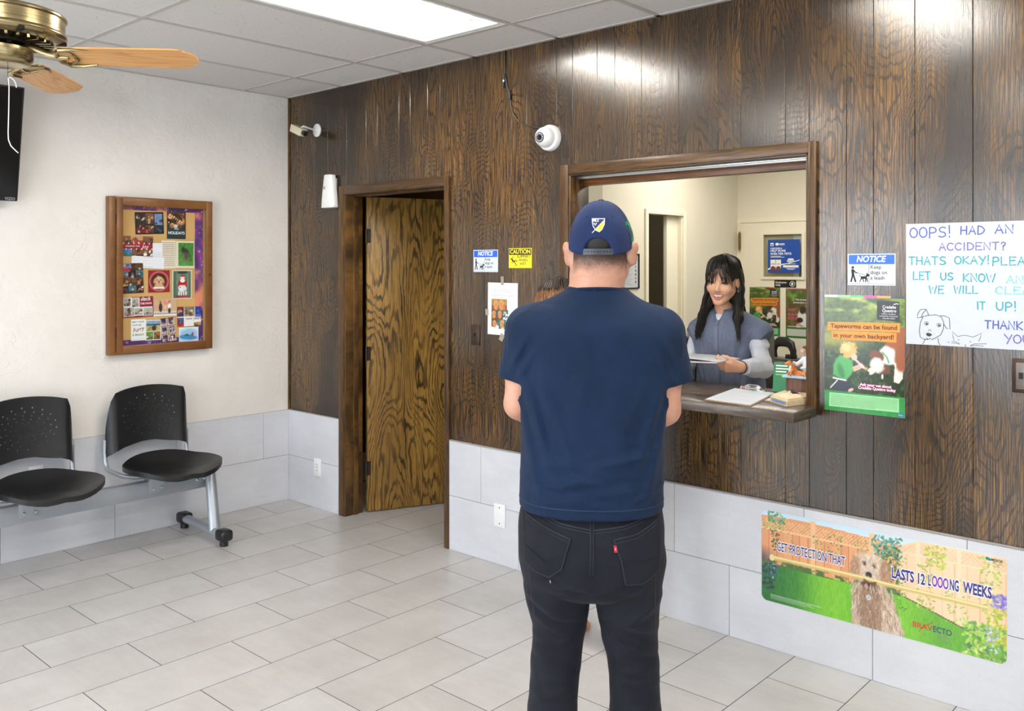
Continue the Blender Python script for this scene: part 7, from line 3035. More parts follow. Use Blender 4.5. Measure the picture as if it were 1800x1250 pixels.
# short hair at the back and sides of the head
S = SDF((-.34, -.24, -.01), (.34, .42, 1.80), .0062)
S.F = BODY.F - .0024 * np.clip((S.ax[2] - 1.556) / .035, .05, 1)[None, None, :].astype(np.float32)
S.plane((0, 0, -1), -1.556, .004)
nf = RH @ np.array((0, 1.0, 0))
S.plane((nf[0], nf[1], .35), float(nf @ np.array((HC[0], HC[1], 0))) + .010 + .35 * 1.62, .004)
for sx in (-1, 1):
    S.ell(hp_(sx * .096, -.012, 1.625), (.020, .030, .042), .004, 'cut', R=RH)
    nx_ = RH @ np.array((sx * 1.0, 0, 0))
    S.plane(nx_, float(nx_ @ np.array((HC[0], HC[1], 0))) + .0755, .003)
hair = S.mesh('hair', STUB, man)

# cap: six panel crown with an arched opening at the back
S = SDF((-.12, -.14, 1.58), (.15, .16, 1.80), .0036)
CC = hp_(.001, -.002, 1.625)
S.ell((CC[0], CC[1], 1.628), (.0925, .1100, .149), .0, R=RH, e=2.25)
nfc = RH @ np.array((0, .26, 0))
S.plane((nfc[0], nfc[1], -1), -1.6475 + float(nfc @ np.array((HC[0], HC[1], 0))), .003)
S.ell(hp_(0, -.118, 1.622), (.0425, .040, .0475), .004, 'cut', R=RH, e=2.4)
cap = S.mesh('cap', NAVY_CAP, man)
cs = Skin(cap)
mb = MB()
for a in (-90, -30, 30, 90, 150, 210):
    row = []
    for i in range(18):
        el_ = math.radians(6 + i * 4.9)
        d = RH @ np.array((math.cos(math.radians(a)) * math.cos(el_), math.sin(math.radians(a)) * math.cos(el_), 0))
        v = Vector((d[0], d[1], math.sin(el_) * 1.35))
        r = cs.b.ray_cast(Vector((CC[0], CC[1], 1.628)) + v * .6, -v)
        if r[0] is not None and (r[0] - Vector((CC[0], CC[1], r[0].z))).length > .008 and not (a == -90 and i < 6):
            row.append((r[0], r[1]))
    if len(row) > 2:
        cs.strip(mb, row, .0035, NAVY_CAP, .0009, .0008)
mb.build('panel_seam', cap)
mb = MB()
mb.lathe([(.0095, .0), (.0095, .004), (.006, .007), (0, .0078)], NAVY_CAP, 18, Matrix.Translation((CC[0], CC[1], 1.774)))
mb.build('cap_button', cap)
mb = MB()
vs, fs = [], []
for i in range(25):                                   # visor in front
    th = math.radians(18 + 144 * i / 24)
    for j in range(7):
        r = j / 6
        x = .0905 * math.cos(th) * (1 + .02 * r)
        y = .1050 * math.sin(th) + r * .070 * math.sin(th) ** .7
        z = 1.672 - .016 * r - 2.2 * x * x * (0.6 + .4 * r)
        p = hp_(x, y, z)
        vs.append(p)
for i in range(24):
    for j in range(6):
        fs.append((i * 7 + j, i * 7 + j + 1, i * 7 + 8 + j, i * 7 + 7 + j))
n_ = len(vs)
vs += [(p[0], p[1], p[2] - .004) for p in vs]
fs += [tuple(n_ + k for k in reversed(f)) for f in fs]
mb.add(vs, fs, NAVY_CAP, True)
mb.build('visor', cap)
STRAP = flat('black_plastic_strap', (52, 56, 66), 0.4, var=0.05)
mb = MB()
vs, fs = [], []
N_ = 18
for i in range(N_ + 1):
    a = math.radians(-90 - 28 + 56 * i / N_)
    for (dr, dz) in ((.0, 0), (.0030, 0), (.0030, .0165), (.0, .0165)):
        p = hp_((.0925 + dr) * math.cos(a), (.1085 + dr) * math.sin(a), 1.6225 + dz)
        vs.append(p)
for i in range(N_):
    for j in range(4):
        fs.append((i * 4 + j, i * 4 + (j + 1) % 4, i * 4 + 4 + (j + 1) % 4, i * 4 + 4 + j))
mb.add(vs, fs, STRAP)
so = mb.build('snap_strap', cap)
mb = MB()
for i in range(9):
    a = math.radians(-90 - 22 + 5.4 * i)
    p = Vector(hp_(.0955 * math.cos(a), .1118 * math.sin(a), 1.631))
    d = RH @ np.array((math.cos(a), math.sin(a), 0))
    mb.lathe([(.0021, 0), (.0017, .0012), (0, .0014)], BLACKP, 10, Matrix.Translation(p) @ Vector((d[0], d[1], 0)).to_track_quat('Z', 'Y').to_matrix().to_4x4())
mb.build('snap_studs', so)


def on_cap(mb, pts_xz, m, off, dens=.004):
    cs.patch(mb, pts_xz, m, off, -1, dens)


# shield emblem on the back of the cap (x, z on the surface)
EX, EZ = .0105, 1.7035
sh_out = [(-.0170, .0185), (.0185, .0185), (.0175, .0010), (.0110, -.0130), (.0030, -.0200), (-.0070, -.0150), (-.0140, -.0050), (-.0165, .0060)]
sh_in = [(x * .86, z * .86) for x, z in sh_out]


def clip_diag(poly, sign):
    """half of the emblem above (1) or below (-1) its diagonal"""
    f = lambda p: sign * ((p[1] + .0062) - (p[0] + .0022) * 1.02)
    out = []
    for i in range(len(poly)):
        a, b = poly[i], poly[(i + 1) % len(poly)]
        fa, fb = f(a), f(b)
        if fa >= 0:
            out.append(a)
        if fa * fb < 0:
            t_ = fa / (fa - fb)
            out.append((a[0] + (b[0] - a[0]) * t_, a[1] + (b[1] - a[1]) * t_))
    return out


em = MB()
WT = flat('white_embroidery', (232, 236, 240), 0.7)
YT = flat('yellow_embroidery', (246, 206, 40), 0.7)
NT_ = flat('navy_embroidery', (26, 40, 88), 0.7)
on_cap(em, [(EX + x, EZ + z) for x, z in sh_out], WT, .0012)
for sg, m in ((1, NT_), (-1, YT)):
    on_cap(em, [(EX + x, EZ + z) for x, z in clip_diag(sh_in, sg)], m, .0020)
cs.seam(em, [(EX - .0165, EZ - .0215), (EX - .0100, EZ - .0150)], .0022, WT, .0016)
cs.seam(em, [(EX - .0098, EZ - .0145), (EX + .0160, EZ + .0125)], .0016, WT, .0024)
vs, fs = text_geo('MLS', .0105, bold=.03)
xs_ = [v[0] for v in vs]
out = []
for v in vs:
    h, nn = cs.hit(EX - .0060 + (v[0] - (max(xs_) + min(xs_)) / 2) * .85, EZ + .0118 + v[1])
    out.append(h + nn * .0026)
em.add(out, fs, WT)
for dx, dz in ((-.0105, .0035), (-.0050, .0035), (-.0078, .0)):
    on_cap(em, [(EX + dx + .0018 * math.cos(a), EZ + dz + .0018 * math.sin(a)) for a in np.linspace(0, 5.5, 7)], WT, .0026, .002)
em.build('shield_emblem', cap)
mb = MB()
for (y0, z0, rx, rz, m, off) in ((-.030, 1.690, .026, .030, flat('green_embroidery', (18, 122, 70), .7), .0015), (.006, 1.678, .026, .024, WT, .0022), (.008, 1.678, .020, .018, NT_, .0030)):
    vs = []
    ctr = None
    for k in range(24):
        a = 2 * math.pi * k / 24
        w_ = 1 + .22 * math.sin(3 * a) if off < .002 else 1
        p = Vector(hp_(.3, y0 + rx * w_ * math.cos(a), z0 + rz * w_ * math.sin(a)))
        d = RH @ np.array((-1.0, 0, 0))
        r = cs.b.ray_cast(p, Vector((d[0], d[1], 0)))
        if r[0] is not None:
            vs.append(r[0] + r[1] * off)
    mb.add(vs, [tuple(range(len(vs)))], m)
mb.build('side_patch', cap)
mb = MB()
for sx in (-1, 1):
    h, nn = cs.hit(.0145 + sx * .036, 1.728)
    if h is not None:
        mb.lathe([(.0034, 0), (.0026, .0012), (.0012, .0002), (0, .0)], NAVY_CAP, 12, Matrix.Translation(h) @ nn.to_track_quat('Z', 'Y').to_matrix().to_4x4())
mb.build('eyelets', cap)

# t-shirt
S = SDF((-.33, -.22, .870), (.33, .26, 1.56), .0056)
S.loft([(.885, .203, .168, -.0095, -.004), (.95, .202, .164, -.0095, .000), (1.05, .2010, .158, -.008, .008), (1.15, .2010, .154, -.005, .014), (1.24, .2060, .148, -.002, .012), (1.33, .2140, .138, .001, .002),
        (1.40, .2020, .124, .001, -.006), (1.45, .155, .104, .002, -.010), (1.49, .105, .086, .005, -.008), (1.525, .0790, .0760, .008, .004)], .0, 2.35)
for sx, zs in ((-1, 0.0), (1, -.006)):
    S.cone((sx * .030, -.012, 1.482), .050, (sx * .178, -.004, 1.412 + zs), .066, .045)
    S.cone((sx * .178, -.002, 1.405 + zs), .0690, (sx * .2225 + .002, .004, 1.262 + zs), .0575, .035)
    a, b = np.array((sx * .178, 0, 1.405 + zs)), np.array((sx * .2225 + .002, .004, 1.262 + zs))
    d = (b - a) / np.linalg.norm(b - a)
    d = d + np.array((-sx * .10, 0, 0))
    d /= np.linalg.norm(d)
    lo, hi = ((-.33, -.2, 1.10), (-.196, .25, 1.42)) if sx < 0 else ((.196, -.2, 1.10), (.33, .25, 1.42))
    c = float(d @ (np.array((sx * .226, .004, 1.270 + zs))))
    sl, X, Y, Z = S.block(lo, hi, 0)
    arm = S.d_cone(X, Y, Z, a, .072, b, .062) - .012
    pl = -(X * d[0] + Y * d[1] + Z * d[2] - c)
    tor = ((np.abs((X + .004) / .206) ** 2.35 + np.abs((Y - .012) / .150) ** 2.35) ** (1 / 2.35) - 1) * .15
    S.cut(sl, np.maximum(np.maximum(pl, arm), -tor + .0), .004)
FOLDS = [(-.200, 1.300, -.120, 1.050, .016, .0075, -1), (-.150, 1.290, -.060, 1.080, .016, .0050, -1), (-.215, 1.240, -.150, .985, .013, .0060, -1), (.190, 1.290, .120, 1.060, .016, .0065, -1), (.205, 1.230, .140, .970, .013, .0060, -1),
         (.150, 1.300, .070, 1.120, .018, .0040, -1), (-.185, 1.400, -.235, 1.300, .010, .0045, -1), (.185, 1.395, .235, 1.295, .010, .0045, -1), (-.160, 1.360, -.215, 1.275, .010, .0040, -1), (.160, 1.355, .215, 1.270, .010, .0040, -1),
         (-.150, 1.000, .060, 1.030, .014, .0045, -1), (-.060, .975, .150, 1.000, .014, .0045, -1), (-.170, .955, -.010, .965, .012, .0035, -1), (.010, 1.060, .160, 1.085, .016, .0035, -1), (-.120, 1.070, .000, 1.055, .015, .0035, -1),
         (-.090, 1.420, .090, 1.420, .030, .0035, -1), (-.02, 1.34, -.05, 1.16, .03, .004, -1), (.05, 1.33, .08, 1.15, .03, .004, -1), (.0, 1.2, .0, 1.0, .03, .003, 1), (-.1, 1.2, .1, 1.1, .02, .003, 1)]
rf = np.random.RandomState(8)
for _ in range(26):
    x, z, a, L = rf.uniform(-.15, .15), rf.uniform(.935, 1.13), rf.uniform(-.45, .45), rf.uniform(.03, .075)
    FOLDS.append((x - L * math.cos(a), z - L * math.sin(a), x + L * math.cos(a), z + L * math.sin(a), rf.uniform(.0055, .0095), rf.uniform(.0012, .0026), -1))
add_folds(S, FOLDS)
S.plane((0, .05, -1), -.9235, .004)
shirt = S.mesh('t_shirt', NAVY, man)
ss = Skin(shirt)
mb = MB()
ring = []
for k in range(40):
    a = 2 * math.pi * k / 40
    y = .004 + .0735 * math.sin(a)
    ring.append((.008 + .0765 * math.cos(a), y, 1.5265 - .26 * max(0, y) - .10 * (y + .07) + .002))
mb.tube(ring, .0105, NAVY, 10, closed=True, flatten=.55)
mb.build('collar', shirt)
mb = MB()
hem = []
for k in range(60):
    a = 2 * math.pi * k / 60
    d = Vector((math.cos(a), math.sin(a), 0))
    r = ss.b.ray_cast(Vector((-.0095, .015, .9450)) + d * .5, -d)
    if r[0] is not None:
        hem.append((r[0], r[1]))
hem.append(hem[0])
ss.strip(mb, hem, .0030, flat('navy_thread', (18, 40, 72), .7), .0010, .0008)
mb.build('hem_stitch', shirt)

# jeans
S = SDF((-.26, -.24, .01), (.24, .26, 1.00), .0060)
S.loft([(.664, .085, .070, -.006, -.002), (.682, .150, .108, -.008, .0), (.702, .176, .130, -.009, .002), (.76, .199, .150, -.010, -.004), (.82, .2040, .160, -.010, -.008), (.88, .2035, .156, -.010, -.002), (.95, .190, .140, -.009, .010), (.985, .180, .130, -.008, .014)], .0, 2.35)
S.chain([((-.104, -.012, .770), .106), ((-.103, -.006, .673), .0915), ((-.100, -.004, .625), .0830), ((-.098, .0, .584), .0740), ((-.109, .004, .474), .0700), ((-.119, .004, .335), .0690), ((-.122, -.004, .200), .0670), ((-.122, -.004, .050), .0690)], .010)
S.chain([((.096, -.012, .770), .104), ((.092, -.006, .673), .0910), ((.094, -.004, .625), .0850), ((.098, .0, .560), .0770), ((.110, .004, .474), .0700), ((.115, .004, .335), .0710), ((.118, -.004, .200), .0680), ((.120, -.004, .050), .0700)], .010)
JF = [(-.178, .668, -.120, .618, .009, -.0050, -1), (-.125, .620, -.040, .606, .009, -.0055, -1), (.020, .612, .080, .572, .009, -.0055, -1), (.075, .574, .140, .556, .009, -.0050, -1), (-.140, .752, -.015, .708, .009, -.0050, -1), (.120, .742, .005, .706, .009, -.0050, -1),
      (-.190, .690, -.060, .610, .014, .0060, -1), (-.175, .640, -.070, .575, .013, .0060, -1), (-.165, .560, -.060, .545, .013, .0050, -1), (-.160, .520, -.050, .500, .013, .0060, -1), (-.165, .455, -.060, .440, .012, .0050, -1), (-.17, .40, -.07, .41, .012, .0050, -1),
      (.185, .680, .055, .600, .014, .0060, -1), (.175, .590, .040, .640, .013, .0060, -1), (.168, .530, .060, .560, .013, .0060, -1), (.165, .490, .060, .475, .013, .0055, -1), (.175, .440, .070, .450, .012, .0050, -1), (.17, .38, .08, .365, .012, .005, -1),
      (-.03, .735, -.13, .715, .013, .0050, -1), (.015, .735, .12, .720, .013, .0050, -1), (-.17, .2, -.07, .22, .013, .005, 0), (.17, .2, .07, .18, .013, .005, 0), (-.17, .12, -.07, .10, .013, .005, 0), (.17, .12, .07, .13, .013, .005, 0)]
add_folds(S, JF)
jeans = S.mesh('jeans', DENIM, man)
js = Skin(jeans)


def jp(px, py, t=2.345):
    """a point of the seams: image-plane offsets at the depth of the seat"""
    return ((px - 1050) / 1557 * t, 1.592 - (py - 467.5) / 1557 * t)


def cp(pts):
    return [jp(860 + x / 2.908, 820 + y / 2.908) for x, y in pts]


mb = MB()
js.seam(mb, cp([(178, 222), (260, 262), (380, 305), (545, 330), (700, 312), (800, 285), (888, 245)]), .0045, DENIM_SEAM, .0016)
js.seam(mb, cp([(178, 236), (260, 276), (380, 319), (545, 344), (700, 326), (800, 299), (888, 259)]), .0022, DENIM_SEAM, .0012)
mb.build('waist_seam', jeans)
mb = MB()
js.seam(mb, cp([(541, 275), (541, 420), (538, 555)]), .0100, DENIM, .0020)
js.seam(mb, cp([(533, 275), (533, 420), (530, 555)]), .0020, DENIM_SEAM, .0026)
js.seam(mb, cp([(550, 275), (550, 420), (546, 555)]), .0020, DENIM_SEAM, .0026)
mb.build('seat_seam', jeans)
PK = [[(182, 282), (300, 330), (430, 374), (408, 450), (385, 530), (322, 584), (250, 566), (196, 530), (186, 400)],
      [(652, 373), (770, 352), (884, 300), (892, 420), (886, 560), (800, 618), (712, 610), (690, 480)]]
for i, pk in enumerate(PK):
    mb = MB()
    js.patch(mb, cp(pk), DENIM, .0034)
    po = mb.build('back_pocket', jeans)
    mb = MB()
    js.seam(mb, cp(pk + [pk[0]]), .0030, DENIM_SEAM, .0048, thick=.004)
    x0 = pk[0]
    js.seam(mb, cp([(pk[0][0] + 4, pk[0][1] + 18), (pk[1][0], pk[1][1] + 19), (pk[2][0] - 6, pk[2][1] + 18)]), .0018, DENIM_SEAM, .0046)
    if i:
        js.seam(mb, cp([(700, 490), (770, 478), (800, 500), (840, 482), (880, 490)]), .0022, DENIM, .0060)
    else:
        js.seam(mb, cp([(200, 440), (260, 470), (300, 500), (340, 480), (390, 470)]), .0022, DENIM, .0060)
    mb.build('pocket_stitch', po)
    if i:
        mb = MB()
        RED = flat('red_woven_tab', (176, 24, 44), .6)
        js.patch(mb, cp([(648, 398), (664, 400), (668, 432), (653, 432)]), RED, .0062, -1, .003)
        h, nn = js.hit(*cp([(658, 416)])[0])
        vs, fs = text_geo("Levi's", .0042, bold=.02)
        mb.add([tuple(h + nn * .0068 + Vector((-v[1] * .9, 0, v[0] * .62))) for v in vs], fs, WHITE_INK)
        mb.build('red_tab', po)
mb = MB()
for a, b_ in (((868, 300), (872, 900)), ((186, 300), (232, 860))):
    js.seam(mb, cp([a, ((a[0] + b_[0]) / 2, 600), b_]), .0030, DENIM_SEAM, .0010)
js.seam(mb, cp([(322, 610), (326, 625)]), .0016, WHITE_INK, .0012, step=.002)
mb.build('side_seams', jeans)


def shoe(sx, x, parent, m, sole):
    S = SDF((x - .07, -.15, -.003), (x + .07, .22, .12), .0045)
    S.chain([((x, -.055, .052), .042), ((x + sx * .004, .03, .050), .044), ((x + sx * .008, .115, .040), .042), ((x + sx * .010, .150, .034), .036)], .02)
    S.cone((x, -.03, .07), .040, (x, -.02, .10), .036, .02)
    S.plane((0, 0, -1), -.014, .002)
    o = S.mesh('shoe', m, parent)
    b = MB()
    ol = []
    for k in range(28):
        a = 2 * math.pi * k / 28
        ol.append((x + sx * (.004 + .006 * max(0, math.sin(a))) + .047 * math.cos(a) * (1 - .12 * max(0, -math.sin(a))), .040 + .150 * math.sin(a)))
    b.prism(ol, 0.0, .020, sole)
    b.build('sole', o)
    return o


for sx in (-1, 1):
    shoe(sx, sx * .120, man, BLACKP, WHITEP)


# ---------------------------------------------------------------- a woman's head, reused for both women (head frame: y to the face, x to her right)
def head_sdf(S, T, k=1.0):
    """T(x, y, z) maps head coordinates to the body; returns nothing"""
    R3 = np.array([[T.R[i][j] for j in range(3)] for i in range(3)])
    P = T.p

    def E(c, r, kk=.012, op='join', e=2.0):
        S.ell(P(*c), [a * k for a in r], kk, op, R3, e)
    E((0, -.010, .036), (.0725, .0920, .0870))
    E((0, .024, -.030), (.0585, .0660, .0760), .03)
    E((0, .064, -.096), (.021, .020, .0165), .022)
    for s in (-1, 1):
        S.cone(P(s * .047, .006, -.052), .018 * k, P(s * .011, .068, -.096), .012 * k, .024)
        E((s * .037, .0605, -.030), (.026, .025, .024), .02)
        E((s * .031, .0935, .001), (.018, .010, .0085), .010, 'cut')
        E((s * .031, .0745, .000), (.014, .0125, .0115), .004)
        S.cone(P(s * .046, .068, .020), .009 * k, P(s * .014, .086, .020), .009 * k, .012)
        # ear
        E((s * .074, -.004, -.008), (.008, .017, .028), .006)
        E((s * .081, .002, -.006), (.005, .009, .016), .005, 'cut')
    S.cone(P(0, .081, .004), .0072 * k, P(0, .0990, -.033), .0088 * k, .010)
    for s in (-1, 1):
        E((s * .0098, .0905, -.038), (.0076, .0084, .0060), .006)


class HeadFrame:
    def __init__(self, c, f, u):
        f = Vector(f).normalized()
        u = Vector(u)
        u = (u - f * u.dot(f)).normalized()
        x = f.cross(u)
        self.x, self.f, self.u, self.c = x, f, u, Vector(c)
        self.R = [[x[i], f[i], u[i]] for i in range(3)]

    def p(self, x, y, z):
        return tuple(self.c + self.x * x + self.f * y + self.u * z)

    def M(self):
        m = Matrix.Identity(4)
        for i in range(3):
            for j in range(3):
                m[i][j] = self.R[i][j]
            m[i][3] = self.c[i]
        return m


# ---------------------------------------------------------------- the receptionist behind the counter
WM = Vector((2.978, .664, 0))
S = SDF((-.32, -.20, -.01), (.32, .60, 1.68), .0050)
S.loft([(.70, .150, .100, 0, -.02), (.82, .160, .110, 0, -.02), (1.0, .125, .090, 0, .0), (1.15, .135, .098, 0, .025), (1.26, .132, .090, 0, .042), (1.31, .098, .068, 0, .052), (1.34, .05, .05, 0, .060)], .02)
TW = HeadFrame((-.036, .146, 1.520), (-.20, .95, -.15), (-.10, .14, 1.0))
S.chain([((0, .062, 1.34), .050), ((-.008, .085, 1.385), .0445), (tuple(Vector(TW.p(0, -.022, -.050))), .046)], .02)
for sx in (-1, 1):
    S.cone((0, .06, 1.330), .036, (sx * .148, .050, 1.290), .036, .02)
ARM_W = [(-1, (-.152, .050, 1.285), (-.230, .098, 1.090), (-.214, .292, 1.112)), (1, (.122, .050, 1.285), (.192, .095, 1.095), (.172, .292, 1.112))]
for sx, sh, el, wr in ARM_W:
    S.chain([(sh, .036), (el, .034)], .02)
    S.chain([(el, .034), (tuple(np.array(el) * .6 + np.array(wr) * .4), .033), (wr, .0225)], .012)
add_hand(S, (-.214, .294, 1.110), (.66, .75, .06), (-.62, .60, -.50), (0, .3, 1), [.80, .90, 1.0, 1.05], .86, thumb_out=.40, thumb_curl=.12)
add_hand(S, (.172, .294, 1.110), (-.66, .75, .06), (.62, .60, -.50), (0, .3, 1), [.80, .90, 1.0, 1.05], .86, thumb_out=.40, thumb_curl=.12)
for sx in (-1, 1):
    S.chain([((sx * .085, -.02, .78), .085), ((sx * .080, .0, .44), .050), ((sx * .078, -.01, .25), .045), ((sx * .078, -.03, .08), .034)], .03)
    S.chain([((sx * .078, -.03, .040), .030), ((sx * .084, .06, .030), .028), ((sx * .088, .13, .022), .020)], .02)
head_sdf(S, TW)
# open smile: the mouth is hollowed
S.ell(TW.p(0, .0945, -.0655), (.0215, .020, .0105), .005, 'cut', np.array(TW.R))
wom = S.mesh('person', SKIN_W)
wom.location = WM
wom.rotation_euler = (0, 0, math.pi)
tag(wom, 'smiling person with long black hair in a slate vest behind the reception counter', 'person')
ws = Skin(wom)
MW = TW.M()


def face_hit(x, z, off):
    """surface point of the face along the head's forward axis"""
    o = Vector(TW.p(x, .25, z))
    r = ws.b.ray_cast(o, -TW.f)
    return r[0] + TW.f * off if r[0] is not None else Vector(TW.p(x, .08 + off, z))


def face_poly(mb, pts, m, off):
    vs = [face_hit(x, z, off) for x, z in pts]
    c = sum(vs, Vector((0, 0, 0))) / len(vs)
    n = len(vs)
    mb.add([c] + vs, [(0, 1 + k, 1 + (k + 1) % n) for k in range(n)], m, True)


def face_stroke(mb, pts, w, m, off):
    n = len(pts)
    vs, fs = [], []
    for i, (x, z) in enumerate(pts):
        a, b = pts[max(0, i - 1)], pts[min(n - 1, i + 1)]
        t = Vector((b[0] - a[0], b[1] - a[1])).normalized()
        ww = w * (.35 + .65 * math.sin(math.pi * (i + .5) / n))
        for s in (1, -1):
            vs.append(face_hit(x - t.y * s * ww / 2, z + t.x * s * ww / 2, off))
    for i in range(n - 1):
        fs.append((2 * i, 2 * i + 1, 2 * i + 3, 2 * i + 2))
    mb.add(vs, fs, m, True)


LASH = flat('dark_lash', (30, 22, 20), .6)
BROW = flat('dark_brow', (62, 44, 36), .7)
LIP = flat('rose_lip', (186, 104, 100), .4, var=.08)
for s in (-1, 1):
    mb = MB()
    face_poly(mb, [(s * .031 + .0115 * math.cos(a), .0002 + .0018 * math.sin(a)) for a in np.linspace(0, 2 * math.pi, 14)[:-1]], flat('eye_white', (214, 206, 200), .3), .0008)
    face_poly(mb, [(s * .031 + .0044 * math.cos(a), .0004 + .0022 * math.sin(a)) for a in np.linspace(0, 2 * math.pi, 12)[:-1]], flat('dark_iris', (34, 22, 18), .2), .0014)
    face_stroke(mb, [(s * .031 + (q - .5) * .032, -.0030 + .0085 * math.sin(math.pi * q)) for q in np.linspace(0, 1, 9)], .0046, LASH, .0022)
    face_stroke(mb, [(s * .031 + (q - .5) * .026, -.0018 - .0004 * math.sin(math.pi * q)) for q in np.linspace(0, 1, 7)], .0016, LASH, .0016)
    mb.build('eye', wom)
    mb = MB()
    face_stroke(mb, [(s * (.015 + .034 * q), .0205 + .0060 * math.sin(math.pi * (.25 + .6 * q))) for q in np.linspace(0, 1, 9)], .0034, BROW, .0010)
    mb.build('eyebrow', wom)
mb = MB()
mo = [(-.0245, -.0550), (-.012, -.0575), (0, -.0585), (.012, -.0575), (.0245, -.0550), (.019, -.0690), (.010, -.0765), (0, -.0785), (-.010, -.0765), (-.019, -.0690)]
vs = [Vector(TW.p(x, .0800 - 12 * x * x, z)) for x, z in mo]
c = sum(vs, Vector((0, 0, 0))) / len(vs)
mb.add([c] + vs, [(0, 1 + k, 1 + (k + 1) % len(vs)) for k in range(len(vs))], flat('mouth_inside', (96, 34, 36), .5), True)
vs = [Vector(TW.p(x, .0830 - 12 * x * x, z)) for x, z in [(-.013, -.0735), (0, -.0715), (.013, -.0735), (.008, -.0765), (0, -.0775), (-.008, -.0765)]]
mb.add(vs, [tuple(range(6))], flat('tongue', (190, 96, 98), .4), True)
mth = mb.build('mouth', wom)
mb = MB()
vs, fs = [], []
for i in range(13):
    x = -.0205 + .041 * i / 12
    for z in (-.0585 + 6 * x * x, -.0670 + 14 * x * x):
        vs.append(TW.p(x, .0872 - 12 * x * x, z))
fs = [(2 * i, 2 * i + 1, 2 * i + 3, 2 * i + 2) for i in range(12)]
mb.add(vs, fs, flat('teeth_white', (244, 240, 232), .25, var=.01), True)
mb.build('teeth', mth)
mb = MB()
up = [(-.0270, -.0535), (-.017, -.0555), (-.006, -.0560), (0, -.0568), (.006, -.0560), (.017, -.0555), (.0270, -.0535)]
lo_ = [(-.0268, -.0540), (-.020, -.0700), (-.010, -.0790), (0, -.0812), (.010, -.0790), (.020, -.0700), (.0268, -.0540)]
for pts, r in ((up, [.0008, .0018, .0023, .0021, .0023, .0018, .0008]), (lo_, [.0008, .0022, .0032, .0035, .0032, .0022, .0008])):
    mb.tube([TW.p(x, .0900 - 13 * x * x, z) for x, z in pts], r, LIP, 8)
mb.build('lips', wom)

# hair
rh = np.random.RandomState(4)
S = SDF(np.array(TW.c) - (.17, .24, .30), np.array(TW.c) + .17, .0045)
S.ell(TW.p(0, -.014, .036), (.0810, .0985, .0955), 0, R=np.array(TW.R))
S.ell(TW.p(0, -.030, -.03), (.0770, .0720, .0900), .02, R=np.array(TW.R))
S.ell(TW.p(0, .095, -.025), (.066, .078, .098), .008, 'cut', np.array(TW.R))
S.ell(TW.p(-.085, .015, -.012), (.022, .024, .030), .006, 'cut', np.array(TW.R))
for s_ in (-1, 1):
    bk = -.014 if s_ < 0 else .0
    S.chain([(TW.p(s_ * .062, -.020, .040), .026), (TW.p(s_ * .068, -.022 + bk, -.045), .028), (TW.p(s_ * .076, -.006 + bk, -.110), .026), (tuple(Vector((s_ * .098 - .010, .128, 1.335))), .024), (tuple(Vector((s_ * .108 - .008, .150, 1.275))), .010)], .02)
S.chain([(TW.p(0, -.050, -.05), .060), (tuple(Vector((0, .010, 1.36))), .055), ((0, -.040, 1.26), .030)], .03)
S.ell(TW.p(0, .105, -.025), (.060, .080, .098), .006, 'cut', np.array(TW.R))
S.ell(TW.p(-.084, .022, -.016), (.026, .034, .040), .006, 'cut', np.array(TW.R))
hr = S.mesh('hair', HAIR_W, wom)
mb = MB()


def lock(pts, r0, r1):
    P = [Vector(p) for p in pts]
    q = []
    for a in range(len(P) - 1):
        p0, p1, p2, p3 = P[max(a - 1, 0)], P[a], P[a + 1], P[min(a + 2, len(P) - 1)]
        for t_ in (0, .25, .5, .75):
            q.append(.5 * (2 * p1 + (p2 - p0) * t_ + (2 * p0 - 5 * p1 + 4 * p2 - p3) * t_ * t_ + (3 * p1 - p0 - 3 * p2 + p3) * t_ ** 3))
    q.append(P[-1])
    n = len(q)
    mb.tube(q, [r0 * (0.5 + 0.5 * math.sin(math.pi * min(1, (i + 1.5) / n * 1.6) * .62)) * (1 - i / n) ** .35 + r1 for i in range(n)], HAIR_W, 6)


for k in range(520):
    phi = rh.uniform(38, 322)
    a = math.radians(phi)
    s, c = math.sin(a), math.cos(a)               # phi 0 = front, 90 = her right
    j = rh.uniform(.94, 1.03)
    side = 1 if s > 0 else -1
    tuck = -.046 if (side < 0 and c > -.1) else 0.0
    top = TW.p(.012 * s - .006, .02 * c - .005, .128 + rh.uniform(-.003, .003))
    p1 = TW.p(.066 * s * j, -.014 + .082 * c * j, .102)
    p2 = TW.p(.083 * s * j, -.014 + .100 * c * j + tuck * .5, .040)
    p3 = TW.p(.084 * s * j, -.016 + .092 * c * j + tuck, -.030)
    back = c < -.25
    w = rh.uniform(-.012, .012)
    if back:
        p4 = tuple(Vector(TW.p(.086 * s + w, -.030 + .080 * c, -.115)))
        p5 = (p4[0] * 1.05 + w, p4[1] - .015, p4[2] - .12 + rh.uniform(-.03, .02))
    else:
        f = rh.uniform(0, 1)
        p4 = tuple(Vector(TW.p((.078 + .010 * f) * side + w * .6, .010 + .030 * f, -.115)))
        p5 = (side * (.098 + .020 * f) + .5 * TW.c[0] + w, .140 + .035 * f, 1.300 - .045 * f + rh.uniform(-.045, .025))
    lock([top, p1, p2, p3, p4, p5], rh.uniform(.0022, .0040), .0004)
for k in range(46):                                # parted, wispy fringe
    x = rh.uniform(-.052, .046)
    e = x * 1.05 + rh.uniform(-.008, .008) + (.010 if x > 0 else -.012)
    zz = .004 + 4.0 * (abs(x + .004)) ** 1.6 * (-1) + rh.uniform(-.004, .016)
    lock([TW.p(x * .35, .030, .126), TW.p(x * .8, .074, .098), TW.p(x, .0925 - 7 * x * x, .058), TW.p(e, .0985 - 7 * e * e, .028), TW.p(e * 1.06, .0955 - 7.5 * e * e, zz)], rh.uniform(.0009, .0018), .0003)
mb.build('hair_locks', hr)
